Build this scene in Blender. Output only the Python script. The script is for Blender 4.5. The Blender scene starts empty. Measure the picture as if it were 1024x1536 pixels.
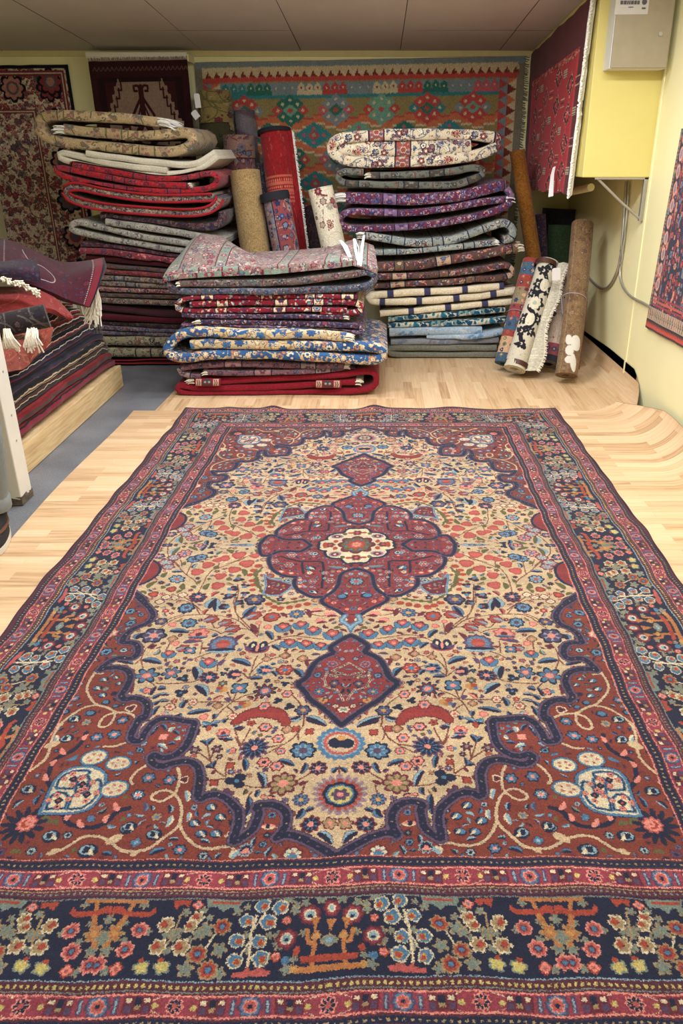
# A carpet shop: a large Persian carpet on the floor, piles and rolls of rugs behind it.
import bpy, bmesh, math, random, json
import numpy as np
from mathutils import Vector, Matrix, noise

scene = bpy.context.scene
COL = scene.collection
# ---------------------------------------------------------------- camera calibration (metres; camera 1.5 m above the floor)
FPX, PCX, PCY, CAM_H = 1165.0, 565.0, 768.0, 1.5
PITCH = math.atan(539/FPX)
def ray(px, py):
    a = (px-PCX)/FPX; b = -(py-PCY)/FPX
    return a, math.cos(PITCH)+b*math.sin(PITCH), -math.sin(PITCH)+b*math.cos(PITCH)
def at(px, py, Y):                       # point seen at a pixel on the upright plane at distance Y
    d = ray(px, py); t = Y/d[1]; return Vector((t*d[0], Y, CAM_H+t*d[2]))
def at_x(px, py, X):                     # ... on the side plane at X
    d = ray(px, py); t = X/d[0]; return Vector((X, t*d[1], CAM_H+t*d[2]))
def on_floor(px, py, z=0.0):
    d = ray(px, py); t = (z-CAM_H)/d[2]; return Vector((t*d[0], t*d[1], z))
def px_m(Y, Z=0.5):                      # metres per pixel at a distance
    return (Y*math.cos(PITCH)-(Z-CAM_H)*math.sin(PITCH))/FPX

# ---------------------------------------------------------------- objects
def link(o, parent=None):
    COL.objects.link(o)
    if parent is not None: o.parent = parent
    return o
def tag(o, label=None, cat=None, group=None, kind=None):
    if label: o['label'] = label
    if cat: o['category'] = cat
    if group: o['group'] = group
    if kind: o['kind'] = kind
    return o
def thing(name, loc, label, cat, group=None):
    o = bpy.data.objects.new(name, None); o.empty_display_size = .1; o.location = loc; link(o)
    return tag(o, label, cat, group)
class MB:
    """collects geometry in world space; build() links it as one mesh object"""
    def __init__(s): s.v = []; s.f = []; s.uv = []; s.mi = []; s.cur = 0
    def quad_uv(s, idx, uvs): s.f.append(tuple(idx)); s.uv.append(list(uvs)); s.mi.append(s.cur)
    def face(s, idx, uvs=None): s.quad_uv(idx, uvs or [(0, 0)]*len(idx))
    def add(s, pts): n = len(s.v); s.v += [tuple(p) for p in pts]; return n
    def box(s, x0, y0, z0, x1, y1, z1, b=0.0):
        if b <= 0:
            n = s.add([(x0,y0,z0),(x1,y0,z0),(x1,y1,z0),(x0,y1,z0),(x0,y0,z1),(x1,y0,z1),(x1,y1,z1),(x0,y1,z1)])
            for q in ((0,3,2,1),(4,5,6,7),(0,1,5,4),(1,2,6,5),(2,3,7,6),(3,0,4,7)):
                s.quad_uv([n+i for i in q], [(s.v[n+i][0]+s.v[n+i][1], s.v[n+i][2]+s.v[n+i][1]*.3) for i in q])
        else:
            bm = bmesh.new(); bmesh.ops.create_cube(bm, size=1)
            for v in bm.verts: v.co = Vector(((x0+x1)/2+v.co.x*(x1-x0), (y0+y1)/2+v.co.y*(y1-y0), (z0+z1)/2+v.co.z*(z1-z0)))
            bmesh.ops.bevel(bm, geom=bm.edges[:], offset=b, segments=2, affect='EDGES', profile=.5)
            s.bm(bm)
    def bm(s, bm, M=None):
        n = len(s.v); bm.verts.ensure_lookup_table()
        s.v += [tuple(M @ v.co if M else v.co) for v in bm.verts]
        for f in bm.faces: s.face([n+v.index for v in f.verts], [(v.co.x+v.co.y, v.co.z) for v in f.verts])
        bm.free()
    def tube(s, pts, r, seg=10, cap=True, radii=None):
        pts = [Vector(p) for p in pts]; rings = []; up = Vector((0, 0, 1)); L = 0
        for i, p in enumerate(pts):
            t = (pts[min(i+1, len(pts)-1)]-pts[max(i-1, 0)]).normalized()
            a = t.cross(up);
            if a.length < .05: a = t.cross(Vector((1, 0, 0)))
            a.normalize(); b = a.cross(t); rr = radii[i] if radii else r
            if i: L += (p-pts[i-1]).length
            rings.append((s.add([p+a*rr*math.cos(k*2*math.pi/seg)+b*rr*math.sin(k*2*math.pi/seg) for k in range(seg)]), L))
        for (n0, l0), (n1, l1) in zip(rings[:-1], rings[1:]):
            for k in range(seg):
                q = (k+1) % seg; s.quad_uv([n0+k, n0+q, n1+q, n1+k], [(k*.02, l0), (k*.02+.02, l0), (k*.02+.02, l1), (k*.02, l1)])
        if cap:
            s.face([rings[0][0]+k for k in range(seg)]); s.face([rings[-1][0]+k for k in reversed(range(seg))])
    def build(s, name, mats, parent=None, smooth=True, loc=None, kind=None):
        me = bpy.data.meshes.new(name); base = Vector((0, 0, 0))
        if parent is not None:
            q = parent
            while q is not None: base = base+q.location; q = q.parent
        elif loc is not None: base = Vector(loc)
        me.from_pydata([tuple(Vector(v)-base) for v in s.v], [], s.f)
        uvl = me.uv_layers.new(name='UVMap')
        flat = [c for f in s.uv for p in f for c in p]; uvl.data.foreach_set('uv', flat)
        mats = mats if isinstance(mats, (list, tuple)) else [mats]
        for m in mats: me.materials.append(m)
        if len(mats) > 1: me.polygons.foreach_set('material_index', s.mi)
        bm = bmesh.new(); bm.from_mesh(me); bmesh.ops.recalc_face_normals(bm, faces=bm.faces[:]); bm.to_mesh(me); bm.free()
        if smooth:
            me.polygons.foreach_set('use_smooth', [True]*len(me.polygons)); me.set_sharp_from_angle(angle=math.radians(48))
        o = bpy.data.objects.new(name, me)
        if parent is None: o.location = base
        link(o, parent)
        if kind: o['kind'] = kind
        return o

# ---------------------------------------------------------------- materials
def lin(c): return tuple(((x/255+.055)/1.055)**2.4 if x/255 > .04045 else x/255/12.92 for x in c)+(1.0,)
def new_mat(name):
    m = bpy.data.materials.new(name); m.use_nodes = True; nt = m.node_tree
    return m, nt, nt.nodes['Principled BSDF']
def nd(nt, t, **k):
    n = nt.nodes.new(t)
    for a, b in k.items(): setattr(n, a, b)
    return n
def plain(name, col, rough=.6, metal=0.0, var=.06, scale=12.0, bump=0.0, bscale=200.0, spec=.4):
    m, nt, p = new_mat(name); L = nt.links.new
    tc = nd(nt, 'ShaderNodeTexCoord'); n = nd(nt, 'ShaderNodeTexNoise'); n.inputs['Scale'].default_value = scale; n.inputs['Detail'].default_value = 6
    L(tc.outputs['Object'], n.inputs['Vector'])
    r = nd(nt, 'ShaderNodeMapRange'); r.inputs['To Min'].default_value = 1-var*2; r.inputs['To Max'].default_value = 1+var*2; L(n.outputs['Fac'], r.inputs['Value'])
    mx = nd(nt, 'ShaderNodeMix', data_type='RGBA', blend_type='MULTIPLY'); mx.inputs[0].default_value = 1; mx.inputs[6].default_value = lin(col)
    L(r.outputs[0], mx.inputs[7]); L(mx.outputs[2], p.inputs['Base Color'])
    p.inputs['Roughness'].default_value = rough; p.inputs['Metallic'].default_value = metal; p.inputs['Specular IOR Level'].default_value = spec
    if bump:
        n2 = nd(nt, 'ShaderNodeTexNoise'); n2.inputs['Scale'].default_value = bscale; L(tc.outputs['Object'], n2.inputs['Vector'])
        b = nd(nt, 'ShaderNodeBump'); b.inputs['Strength'].default_value = bump; b.inputs['Distance'].default_value = .004; L(n2.outputs['Fac'], b.inputs['Height']); L(b.outputs[0], p.inputs['Normal'])
    return m
def image_of(name, arr):
    """turn a painted pattern (rows top-down, 0..255) into a generated image"""
    a = np.clip(arr, 0, 255)[::-1]/255.0; h, w = a.shape[:2]
    g = a.mean(2, keepdims=True); a = np.clip(g+(a-g)*.84, 0, 1)          # old wool: softened dyes
    im = bpy.data.images.new(name, w, h, alpha=False)
    buf = np.ones((h, w, 4), np.float32); buf[:, :, :3] = a
    im.pixels.foreach_set(buf.ravel()); im.update(); im.pack()
    return im
def woven(name, arr, sx, sy, rough=.95, rot=0.0, interp='Linear', bump=.35):
    """wool: painted pattern repeated every sx by sy metres of UV, uneven dye, knotted surface"""
    m, nt, p = new_mat(name); L = nt.links.new
    uv = nd(nt, 'ShaderNodeUVMap'); mp = nd(nt, 'ShaderNodeMapping'); mp.inputs['Scale'].default_value = (1/sx, 1/sy, 1)
    L(uv.outputs[0], mp.inputs['Vector'])
    t = nd(nt, 'ShaderNodeTexImage', image=image_of(name, arr), interpolation=interp); L(mp.outputs[0], t.inputs['Vector'])
    tc = nd(nt, 'ShaderNodeTexCoord'); n = nd(nt, 'ShaderNodeTexNoise'); n.inputs['Scale'].default_value = 9; n.inputs['Detail'].default_value = 8; L(tc.outputs['Object'], n.inputs['Vector'])
    r = nd(nt, 'ShaderNodeMapRange'); r.inputs['To Min'].default_value = .82; r.inputs['To Max'].default_value = 1.16; L(n.outputs['Fac'], r.inputs['Value'])
    mx = nd(nt, 'ShaderNodeMix', data_type='RGBA', blend_type='MULTIPLY'); mx.inputs[0].default_value = 1; L(t.outputs['Color'], mx.inputs[6]); L(r.outputs[0], mx.inputs[7]); L(mx.outputs[2], p.inputs['Base Color'])
    p.inputs['Roughness'].default_value = rough; p.inputs['Specular IOR Level'].default_value = .15
    p.inputs['Sheen Weight'].default_value = .12; p.inputs['Sheen Roughness'].default_value = .5
    n2 = nd(nt, 'ShaderNodeTexNoise'); n2.inputs['Scale'].default_value = 260; n2.inputs['Detail'].default_value = 3; L(tc.outputs['Object'], n2.inputs['Vector'])
    b = nd(nt, 'ShaderNodeBump'); b.inputs['Strength'].default_value = bump; b.inputs['Distance'].default_value = .004; L(n2.outputs['Fac'], b.inputs['Height']); L(b.outputs[0], p.inputs['Normal'])
    return m
# ---------------------------------------------------------------- pattern painting (knotted pile designs, one pixel ~ one knot)
PAL = dict(cream=(198,168,126), red=(128,50,40), med=(138,42,46), navy=(27,32,60), edge=(92,66,92), blue=(66,112,150),
  light=(124,158,172), pink=(226,128,112), coral=(184,76,72), olive=(92,88,50), tan=(160,130,88), maroon=(104,34,48),
  gold=(196,136,70), sage=(112,126,116), yellow=(196,176,92), mag=(148,50,66), ivory=(212,192,154), brick=(170,60,44),
  lilac=(140,112,128), black=(26,22,28), white=(236,228,206), vine=(112,52,46), green=(70,122,74), purple=(82,58,92),
  grey=(128,130,122), dkred=(112,28,34), teal=(30,104,130), orange=(184,108,56), plum=(84,36,52))

class Canvas:
    def __init__(s, w, h, col, res=1.0):
        s.res = res; s.w = int(round(w/res)); s.h = int(round(h/res))
        s.a = np.empty((s.h, s.w, 3), np.float32); s.a[:] = PAL.get(col, col) if isinstance(col, str) else col
    def _box(s, x0, y0, x1, y1):
        i0 = max(0, int(x0/s.res)-1); i1 = min(s.w, int(x1/s.res)+2)
        j0 = max(0, int(y0/s.res)-1); j1 = min(s.h, int(y1/s.res)+2)
        if i1 <= i0 or j1 <= j0: return None
        xs = (np.arange(i0, i1)+.5)*s.res; ys = (np.arange(j0, j1)+.5)*s.res
        return s.a[j0:j1, i0:i1], xs[None, :], ys[:, None]
    def _c(s, col): return PAL[col] if isinstance(col, str) else col
    def rect(s, x0, y0, x1, y1, col):
        b = s._box(x0, y0, x1, y1)
        if b is None: return
        v, X, Y = b; v[(X >= x0) & (X < x1) & (Y >= y0) & (Y < y1)] = s._c(col)
    def ell(s, x, y, rx, ry, col, ang=0.0):
        R = max(rx, ry); b = s._box(x-R, y-R, x+R, y+R)
        if b is None: return
        v, X, Y = b; c, n = math.cos(ang), math.sin(ang); dx, dy = X-x, Y-y
        v[((dx*c+dy*n)/rx)**2+((dy*c-dx*n)/ry)**2 < 1] = s._c(col)
    def poly(s, pts, col):
        P = np.array(pts, float); b = s._box(P[:,0].min(), P[:,1].min(), P[:,0].max(), P[:,1].max())
        if b is None: return
        v, X, Y = b; m = np.zeros((Y.shape[0], X.shape[1]), bool)
        for (x0, y0), (x1, y1) in zip(P, np.roll(P, -1, 0)):
            if y0 == y1: continue
            c = ((Y >= y0) != (Y >= y1)); xi = x0+(Y-y0)*(x1-x0)/(y1-y0)
            m ^= c & (X < xi)
        v[m] = s._c(col)
    def stroke(s, pts, w, col):
        c = s._c(col); r = w/2
        for (x0, y0), (x1, y1) in zip(pts[:-1], pts[1:]):
            b = s._box(min(x0, x1)-r, min(y0, y1)-r, max(x0, x1)+r, max(y0, y1)+r)
            if b is None: continue
            v, X, Y = b; dx, dy = x1-x0, y1-y0; L = dx*dx+dy*dy or 1e-9
            t = np.clip(((X-x0)*dx+(Y-y0)*dy)/L, 0, 1)
            v[(X-x0-t*dx)**2+(Y-y0-t*dy)**2 < r*r] = c
    def dots(s, pts, step, r, col):
        acc = 0.0
        for (x0, y0), (x1, y1) in zip(pts[:-1], pts[1:]):
            L = math.hypot(x1-x0, y1-y0); t = step-acc
            while t < L:
                s.ell(x0+(x1-x0)*t/L, y0+(y1-y0)*t/L, r, r, col); t += step
            acc = L-(t-step)
    def flower(s, x, y, r, n, pet, cen, out=None, ph=0.0, k=.24, alt=None, cr=.3, ring=None):
        b = s._box(x-r*1.2, y-r*1.2, x+r*1.2, y+r*1.2)
        if b is None: return
        v, X, Y = b; dx, dy = X-x, Y-y; rr = np.sqrt(dx*dx+dy*dy); th = np.arctan2(dy, dx)+ph
        lob = (1-k)+k*np.abs(np.cos(n*th/2))
        if out: v[rr < r*lob*1.0] = s._c(out)
        ri = r*lob*(.8 if out else 1)-(.6 if out else 0)
        m = rr < ri; v[m] = s._c(pet)
        if alt: v[m & (np.cos(n*th) < -.55) & (rr > r*.3)] = s._c(alt)
        if ring: v[rr < r*cr*1.5] = s._c(ring)
        v[rr < r*cr] = s._c(cen)
    def leaf(s, x0, y0, x1, y1, w, col, col2=None, out=None, bend=.25, saw=0.0):
        dx, dy = x1-x0, y1-y0; L = math.hypot(dx, dy) or 1e-6; c, n = dx/L, dy/L; R = L/2+w
        mx, my = (x0+x1)/2, (y0+y1)/2; b = s._box(mx-R, my-R, mx+R, my+R)
        if b is None: return
        v, X, Y = b; u = ((X-mx)*c+(Y-my)*n)/(L/2); q = ((Y-my)*c-(X-mx)*n)-bend*w*(1-u*u)
        hw = w*.5*np.clip(1-u*u, 0, 1)**.6*(1-.25*u)
        if saw: hw = hw*(1-saw*((u*4) % 1.0))
        ok = np.abs(u) < 1
        if out: v[ok & (np.abs(q) < hw+1.6)] = s._c(out)
        v[ok & (np.abs(q) < hw)] = s._c(col)
        if col2: v[ok & (q < hw) & (q > hw*.15)] = s._c(col2)

def smooth(pts, k=2):
    for _ in range(k):
        o = [pts[0]]
        for p, q in zip(pts[:-1], pts[1:]):
            o += [(p[0]*.75+q[0]*.25, p[1]*.75+q[1]*.25), (p[0]*.25+q[0]*.75, p[1]*.25+q[1]*.75)]
        pts = o+[pts[-1]]
    return pts

def stamp(c, x, y, r, st):
    f = c.flower
    S = {
     'p': lambda: f(x,y,r,6,'pink','blue','maroon'), 'pn': lambda: f(x,y,r,6,'pink','navy','maroon'),
     's': lambda: f(x,y,r,3,'pink','pink','coral'), 'x': lambda: None,
     'n': lambda: f(x,y,r,8,'navy','pink','maroon',alt='blue'), 'nr': lambda: f(x,y,r,8,'navy','pink','maroon',alt='lilac'),
     'b': lambda: f(x,y,r,8,'blue','purple','navy',alt='light'), 'bo': lambda: f(x,y,r,8,'blue','gold','purple',alt='navy'),
     'l': lambda: f(x,y,r,7,'light','coral','navy',alt='blue'), 'k': lambda: f(x,y,r,6,'maroon','grey','navy',k=.5),
     'd': lambda: c.ell(x,y,r,r*.9,'brick'), 'rd': lambda: f(x,y,r,3,'brick','coral','maroon'),
     'r': lambda: f(x,y,r,8,'brick','blue','maroon',k=.15), 'r2': lambda: f(x,y,r,6,'brick','blue','maroon',alt='pink'),
     'u': lambda: f(x,y,r,6,'purple','gold','navy',alt='blue'), 'u2': lambda: f(x,y,r,6,'purple','pink','navy',alt='light'),
     'u3': lambda: f(x,y,r,7,'purple','coral','lilac'), 'up': lambda: f(x,y,r,7,'pink','blue','purple',alt='purple'),
     'm': lambda: f(x,y,r,9,'maroon','pink','navy',k=.45,ring='blue'), 'co': lambda: f(x,y,r,3,'coral','coral','brick',ph=r),
     'c': lambda: f(x,y,r,6,'ivory','coral','vine',alt='pink'), 't': lambda: f(x,y,r,4,'tan','pink','vine'),
     'o': lambda: f(x,y,r,4,'ivory','cream','maroon'), 'f': lambda: f(x,y,r,6,'blue','pink','navy',k=.35),
     'fw': lambda: f(x,y,r,6,'blue','pink','navy',alt='white',k=.35), 'tq': lambda: f(x,y,r,6,'tan','blue','maroon',k=.4),
     'bk': lambda: f(x,y,r,12,'navy','gold','blue',alt='blue',k=.2), 'w2': lambda: (f(x,y,r,6,'med','coral','light',k=.35), c.ell(x-r*.3,y,r*.18,r*.18,'ivory'), c.ell(x+r*.3,y,r*.18,r*.18,'ivory')),
     'li': lambda: (c.leaf(x-r,y,x+r,y,r*1.1,'lilac','light','purple',0), f(x,y,r*.5,6,'cream','olive','purple')),
     'mb': lambda: (c.leaf(x-r*1.2,y,x+r*1.2,y,r*1.1,'green','brick','sage',0), f(x,y,r*.55,8,'light','coral','navy',alt='blue')),
     'mb2': lambda: f(x,y,r,10,'light','coral','navy',alt='teal'), 'mg': lambda: (f(x,y,r,6,'coral','blue','maroon',k=.4)),
     'lf': lambda: c.leaf(x-r,y+r*.2,x+r,y-r*.1,r*.6,'sage','blue','maroon'), 'pe': lambda: (c.ell(x,y,r*1.1,r,'brick'), c.ell(x,y,r*.8,r*.7,'pink'), c.ell(x,y,r*.4,r*.35,'ivory')),
     'cw': lambda: f(x,y,r,5,'ivory','sage','maroon',k=.4), 'sq': lambda: c.rect(x-r*.8,y-r*.8,x+r*.8,y+r*.8,'pink'),
     'or': lambda: f(x,y,r,4,'gold','red'), 'gs': lambda: (c.leaf(x-r,y,x+r,y-r*.4,r*.7,'green','sage')),
     'tf': lambda: (f(x,y,r,3,'ivory','ivory',k=.3), f(x,y,r*.75,3,'maroon','navy',k=.4)),
     'cn': lambda: (c.leaf(x-r,y,x+r,y,r*.9,'pink','ivory',None,0), c.rect(x-r*.25,y-r*.4,x+r*.25,y+r*.3,'navy')),
    }
    if st in S: S[st](); return
    if st == 'nd':
        f(x,y,r,12,'navy','pink','purple',k=.3,alt='blue',cr=.22)
    elif st == 'T':
        f(x,y,r,8,'tan','pink','maroon',k=.25,alt='olive'); c.ell(x,y,r*.4,r*.2,'pink')
    elif st in ('rs',): f(x,y,r,4,'brick','brick','maroon',ph=.78,k=.35)
    elif st == 'PB':
        f(x,y,r,18,'light','cream','blue',k=.12); f(x,y,r*.72,22,'cream','cream','coral',k=.1)
        c.ell(x-r*.18,y,r*.33,r*.3,'purple'); c.ell(x+r*.18,y,r*.33,r*.3,'navy'); c.ell(x,y-r*.3,r*.15,r*.15,'gold')
    elif st == 'PR':
        f(x,y,r,20,'brick','brick','lilac',k=.25,alt='coral'); f(x,y,r*.62,8,'blue','blue','navy',k=.08)
        f(x,y,r*.42,8,'yellow','yellow',None,k=.1); f(x,y,r*.32,6,'purple','pink',None,k=.4)
    elif st == 'bi':
        for q in (-1, 1): c.leaf(x,y,x+q*r,y-r*.5,r*.5,'blue','light','navy')
        for q in (-1, 1): c.leaf(x,y+r*.1,x+q*r*.9,y+r*.3,r*.4,'navy')
        c.leaf(x,y+r*.1,x,y+r,r*.5,'brick',None,'maroon',0)
    elif st in ('p2',):
        f(x,y-r*.1,r,7,'pink','maroon','coral'); c.leaf(x-r*.9,y+r*.35,x+r*.9,y+r*.35,r*.4,'blue','navy',None,0)
    elif st == 'pb': f(x-r*.2,y,r*.8,5,'pink','coral','maroon'); c.ell(x+r*.5,y,r*.35,r*.4,'blue')
    elif st in ('n3','k3','k4'):
        for q in range(3): c.ell(x+r*.5*math.cos(q*2.1+x),y+r*.5*math.sin(q*2.1+x),r*.5,r*.45,'navy' if st != 'k4' or q else 'blue')
        c.ell(x,y,r*.22,r*.22,{'n3':'blue','k3':'navy','k4':'brick'}[st])
    elif st in ('np','bn'):
        f(x,y,r,7,'navy','pink','purple' if st=='np' else 'blue',alt=None if st=='np' else 'blue'); c.ell(x-r*.4,y+r*.1,r*.4,r*.3,'pink')
    elif st == 'rb':
        f(x,y-r*.1,r,6,'brick','maroon','maroon'); c.leaf(x+r*.9,y+r*.5,x-r*.4,y-r*.3,r*.6,'lilac','light','maroon')
    elif st == 'tu':
        f(x,y-r*.25,r*.8,5,'coral','pink','maroon'); c.leaf(x,y+r*.9,x-r*.9,y-r*.5,r*.6,'blue','blue','navy',-.3); c.leaf(x,y+r*.9,x+r*.9,y-r*.5,r*.6,'blue','blue','navy')
    elif st == 'ir':
        c.ell(x,y+r*.25,r*.9,r*.6,'mag'); c.ell(x,y+r*.2,r*.75,r*.5,'navy')
        for q in (-1, 1):
            c.ell(x+q*r*.4,y-r*.2,r*.34,r*.55,'navy'); c.ell(x+q*r*.38,y-r*.15,r*.12,r*.28,'ivory'); c.leaf(x+q*r*.3,y+r*.4,x+q*r,y-r*.1,r*.35,'purple')
        c.ell(x,y+r*.1,r*.12,r*.5,'pink')
    elif st in ('br','br2','b4'):
        n = 4 if st == 'b4' else 6
        f(x,y,r,n,'blue','pink','navy',k=.45,ph=.78,alt='brick' if st != 'b4' else None)
    elif st == 'go':
        c.ell(x-r*.3,y,r*.5,r*.5,'gold'); c.ell(x+r*.35,y-r*.2,r*.45,r*.35,'brick'); c.ell(x+r*.4,y+r*.35,r*.35,r*.3,'blue'); c.ell(x,y+r*.4,r*.3,r*.3,'orange')
    elif st == 'PU':
        f(x,y-r*.2,r,12,'blue','brick','purple',k=.15,alt='lilac',cr=.45); c.leaf(x-r,y+r*.5,x+r,y+r*.5,r*.5,'navy','light','purple',0); c.ell(x,y-r*.1,r*.4,r*.2,'coral')
    elif st == 'sm':
        c.leaf(x+r,y,x-r*.6,y-r*.5,r*.7,'pink','pink','coral'); c.leaf(x+r*.6,y+r*.4,x-r,y+r*.2,r*.6,'maroon')
    elif st in ('g','g2','gw'):
        f(x,y,r,6,'light' if st != 'g' else 'blue','navy','navy',k=.35,alt='pink' if st == 'g2' else ('ivory' if st == 'gw' else 'light'))
    elif st in ('bw','nb','nw','gn','cw2'):
        c.ell(x,y,r,r*.85,'navy'); c.ell(x+r*.15,y-r*.1,r*.7,r*.6,{'bw':'blue','nb':'blue','nw':'light','gn':'light'}.get(st,'blue'))
        if st != 'nb': c.leaf(x-r*.7,y+r*.5,x+r*.2,y-r*.6,r*.5,'ivory')
        if st in ('nw','gn'): c.rect(x-r*.1,y-r*.5,x+r*.5,y+r*.3,'navy')
    elif st == 'cp':
        f(x,y,r*1.2,7,'ivory','coral','pink'); c.leaf(x-r,y+r*.8,x+r,y-r*.6,r*.5,'pink','light')
    elif st == 'PD':
        f(x,y,r,13,'navy','navy','navy',k=.5); f(x-r*.12,y-r*.1,r*.46,9,'pink','brick','coral',k=.2,cr=.5); f(x-r*.2,y-r*.15,r*.2,6,'pink','coral')
    elif st == 'hp':
        f(x,y,r,9,'navy','pink','light'); c.ell(x,y+r*.3,r*.6,r*.25,'pink')
    elif st == 'hc':
        f(x,y,r,7,'ivory','coral','maroon',alt='light'); c.ell(x,y+r*.2,r*.45,r*.35,'blue')

def border_tile(res):
    """half a repeat of the wide blue border, from the red flower pot to the orange one"""
    c = Canvas(465, 177, 'navy', res)
    def T(x, y, k=2):
        px = (240 if k == 2 else 0)+x/3.94
        return (481-px)*1.4134, (y-87)/468*177
    R = lambda r: r/3.94*1.4134
    S = lambda lst, k=2: [c.leaf(*T(x-w,y,k),*T(x+w,y+h,k),R(32),'sage','sage','tan',.2) for x,y,w,h in lst]
    for x,y,r in ((740,165,36),(800,120,32),(650,300,34),(890,95,40),(1000,90,36),(660,360,36),(790,300,28),(750,130,30),(720,490,40),(760,440,26),(600,300,26),(640,350,24),
                  (455,125,26),(400,155,36),(240,205,30),(235,280,62),(335,390,52),(165,490,56),(350,515,44),(180,420,30),(90,170,34),(190,160,30),(60,300,50),(40,390,36),(480,300,30),(490,390,28),(700,90,44),(610,420,26),(200,300,40),(100,280,20),(10,300,30),(160,330,26)):
        x0,y0 = T(x,y); c.flower(x0,y0,R(r*.92),5,'sage','sage','tan',ph=x,k=.55)
    for x,y,r in ((585,330,50),(560,250,36),(640,400,44),(480,390,30),(680,300,30),(720,340,30),(760,420,24),(450,400,36),(840,285,30),(600,215,40),(780,120,34),(680,510,34),(850,490,30),(560,520,34),(350,180,30),(480,110,34),(700,235,26),(430,520,30)):
        x0,y0 = T(x,y,1); c.flower(x0,y0,R(r*.9),5,'sage','sage','tan',ph=x,k=.55)
    # red pot group
    c.stroke([T(870,300),T(860,480)],R(26),'orange'); c.stroke([T(815,290),T(825,350),T(850,360)],R(26),'orange'); c.ell(*T(870,325),R(28),R(20),'gold')
    c.poly([T(785,425),T(1030,425),T(1030,468),T(800,462)],'brick'); c.ell(*T(765,395),R(20),R(24),'brick')
    c.poly([T(755,480),T(1030,485),T(1030,520),T(900,520),T(760,515)],'orange'); c.ell(*T(765,490),R(24),R(20),'gold')
    for x,y,r in ((962,152,66),(825,195,68),(700,325,64)):
        c.flower(*T(x,y),R(r),7,'mag','light','maroon',k=.16,ring='ivory',cr=.36); c.ell(*T(x,y+8),R(14),R(10),'navy')
    for x,y in ((945,250),(858,245)): c.poly([T(x-26,y-30),T(x+26,y-30),T(x,y+50)],'orange')
    c.flower(*T(940,350),R(44),3,'sage','light','tan',k=.4)
    for x,y,r in ((695,220,28),(652,420,30)): c.flower(*T(x,y),R(r),5,'pink','coral','brick')
    c.ell(*T(712,440),R(28),R(22),'blue')
    # blue tree
    c.stroke([T(520,180),T(500,290),T(500,500)],R(16),'ivory'); c.stroke([T(515,260),T(570,160)],R(10),'ivory'); c.stroke([T(500,330),T(440,440)],R(10),'ivory')
    for x,y,r in ((545,122,50),(655,140,50),(465,212,46),(590,220,52),(425,335,48),(545,335,46),(425,450,48),(566,432,54)):
        c.flower(*T(x,y),R(r),5,'light','light','ivory',k=.14); c.flower(*T(x,y),R(r*.82),5,'blue','blue',k=.16); c.flower(*T(x+12,y+6),R(r*.5),4,'brick','brick','gold',ph=x)
    c.poly([T(420,520),T(480,505),T(500,480),T(530,500),T(560,480),T(640,500),T(620,530),T(420,540)],'coral')
    # red rosettes
    c.stroke([T(300,300),T(260,380)],R(12),'ivory')
    for x,y,r in ((330,255,58),(220,410,58),(286,495,60)): c.flower(*T(x,y),R(r),7,'brick','blue','tan',k=.26,ring='maroon',cr=.28)
    c.poly([T(195,90),T(420,90),T(400,150),T(350,130),T(310,165),T(270,135),T(210,140)],'sage'); c.rect(*T(400,92),*T(230,108),'brick')
    # tan tree
    c.stroke([T(60,180),T(55,300),T(10,420)],R(14),'tan')
    for x,y,r in ((165,205,46),(140,255,44),(120,370,56),(-10,240,54),(-15,370,56)):
        c.flower(*T(x,y),R(r),6,'tan','maroon','ivory',k=.3,cr=.22); c.flower(*T(x-14,y-6),R(r*.42),4,'brick','brick')
    c.poly([T(0,92),T(110,92),T(95,140),T(60,120),T(20,150)],'brick'); c.flower(*T(150,125),R(34),4,'pink','lilac','brick')
    for x,y in ((40,480),(-70,490)): c.flower(*T(x,y),R(50),5,'yellow','yellow','sage',k=.3); c.ell(*T(x-12,y-38),R(18),R(14),'brick')
    # orange candelabrum
    c.rect(*T(790,84,1),*T(599,110,1),'orange'); c.stroke([T(715,110,1),T(700,150,1)],R(26),'orange')
    c.poly([T(599,140,1),T(640,125,1),T(690,160,1),T(820,160,1),T(850,130,1),T(860,165,1),T(820,195,1),T(700,200,1),T(640,180,1),T(599,190,1)],'brick')
    c.stroke([T(690,200,1),T(655,290,1),T(630,370,1)],R(34),'orange'); c.flower(*T(655,300,1),R(60),6,'orange','gold','tan',k=.5)
    c.stroke([T(592,220,1),T(585,440,1)],R(20),'sage'); c.flower(*T(590,330,1),R(56),6,'sage','sage','tan',k=.5)
    for x,y,r in ((792,275,52),(747,395,56),(620,475,54),(512,482,60)): c.flower(*T(x,y,1),R(r),7,'coral','blue','pink',k=.26,ring='maroon',cr=.28)
    c.flower(*T(735,500,1),R(40),4,'pink','coral','brick')
    return c

def guard_tile(res):
    c = Canvas(286, 40, 'mag', res)
    def blk(x):
        c.rect(x-26,4,x+26,36,'maroon')
        for k in range(3): c.rect(x-23+k*17,7+(k%2)*13,x-12+k*17,16+(k%2)*13,'tan' if k%2 else 'ivory'); c.rect(x-24+k*17,20-(k%2)*14,x-12+k*17,34-(k%2)*14,'navy' if k%2 else 'purple')
    for x0 in (0, 286):
        c.leaf(x0-58,20,x0+58,20,42,'mag','mag','ivory',0); c.flower(x0,20,19,8,'navy','coral','pink',k=.3,alt='pink')
        for q in (-38,38): c.ell(x0+q,21,6,6,'yellow')
    for x in (72, 214): blk(x)
    c.rect(106,4,116,36,'purple'); c.rect(170,4,180,36,'purple'); c.rect(109,8,113,34,'light'); c.rect(173,8,177,34,'light')
    c.flower(143,20,24,8,'blue','blue','purple',k=.12); c.flower(143,20,15,8,'coral','navy','pink',k=.2,cr=.3)
    return c

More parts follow.
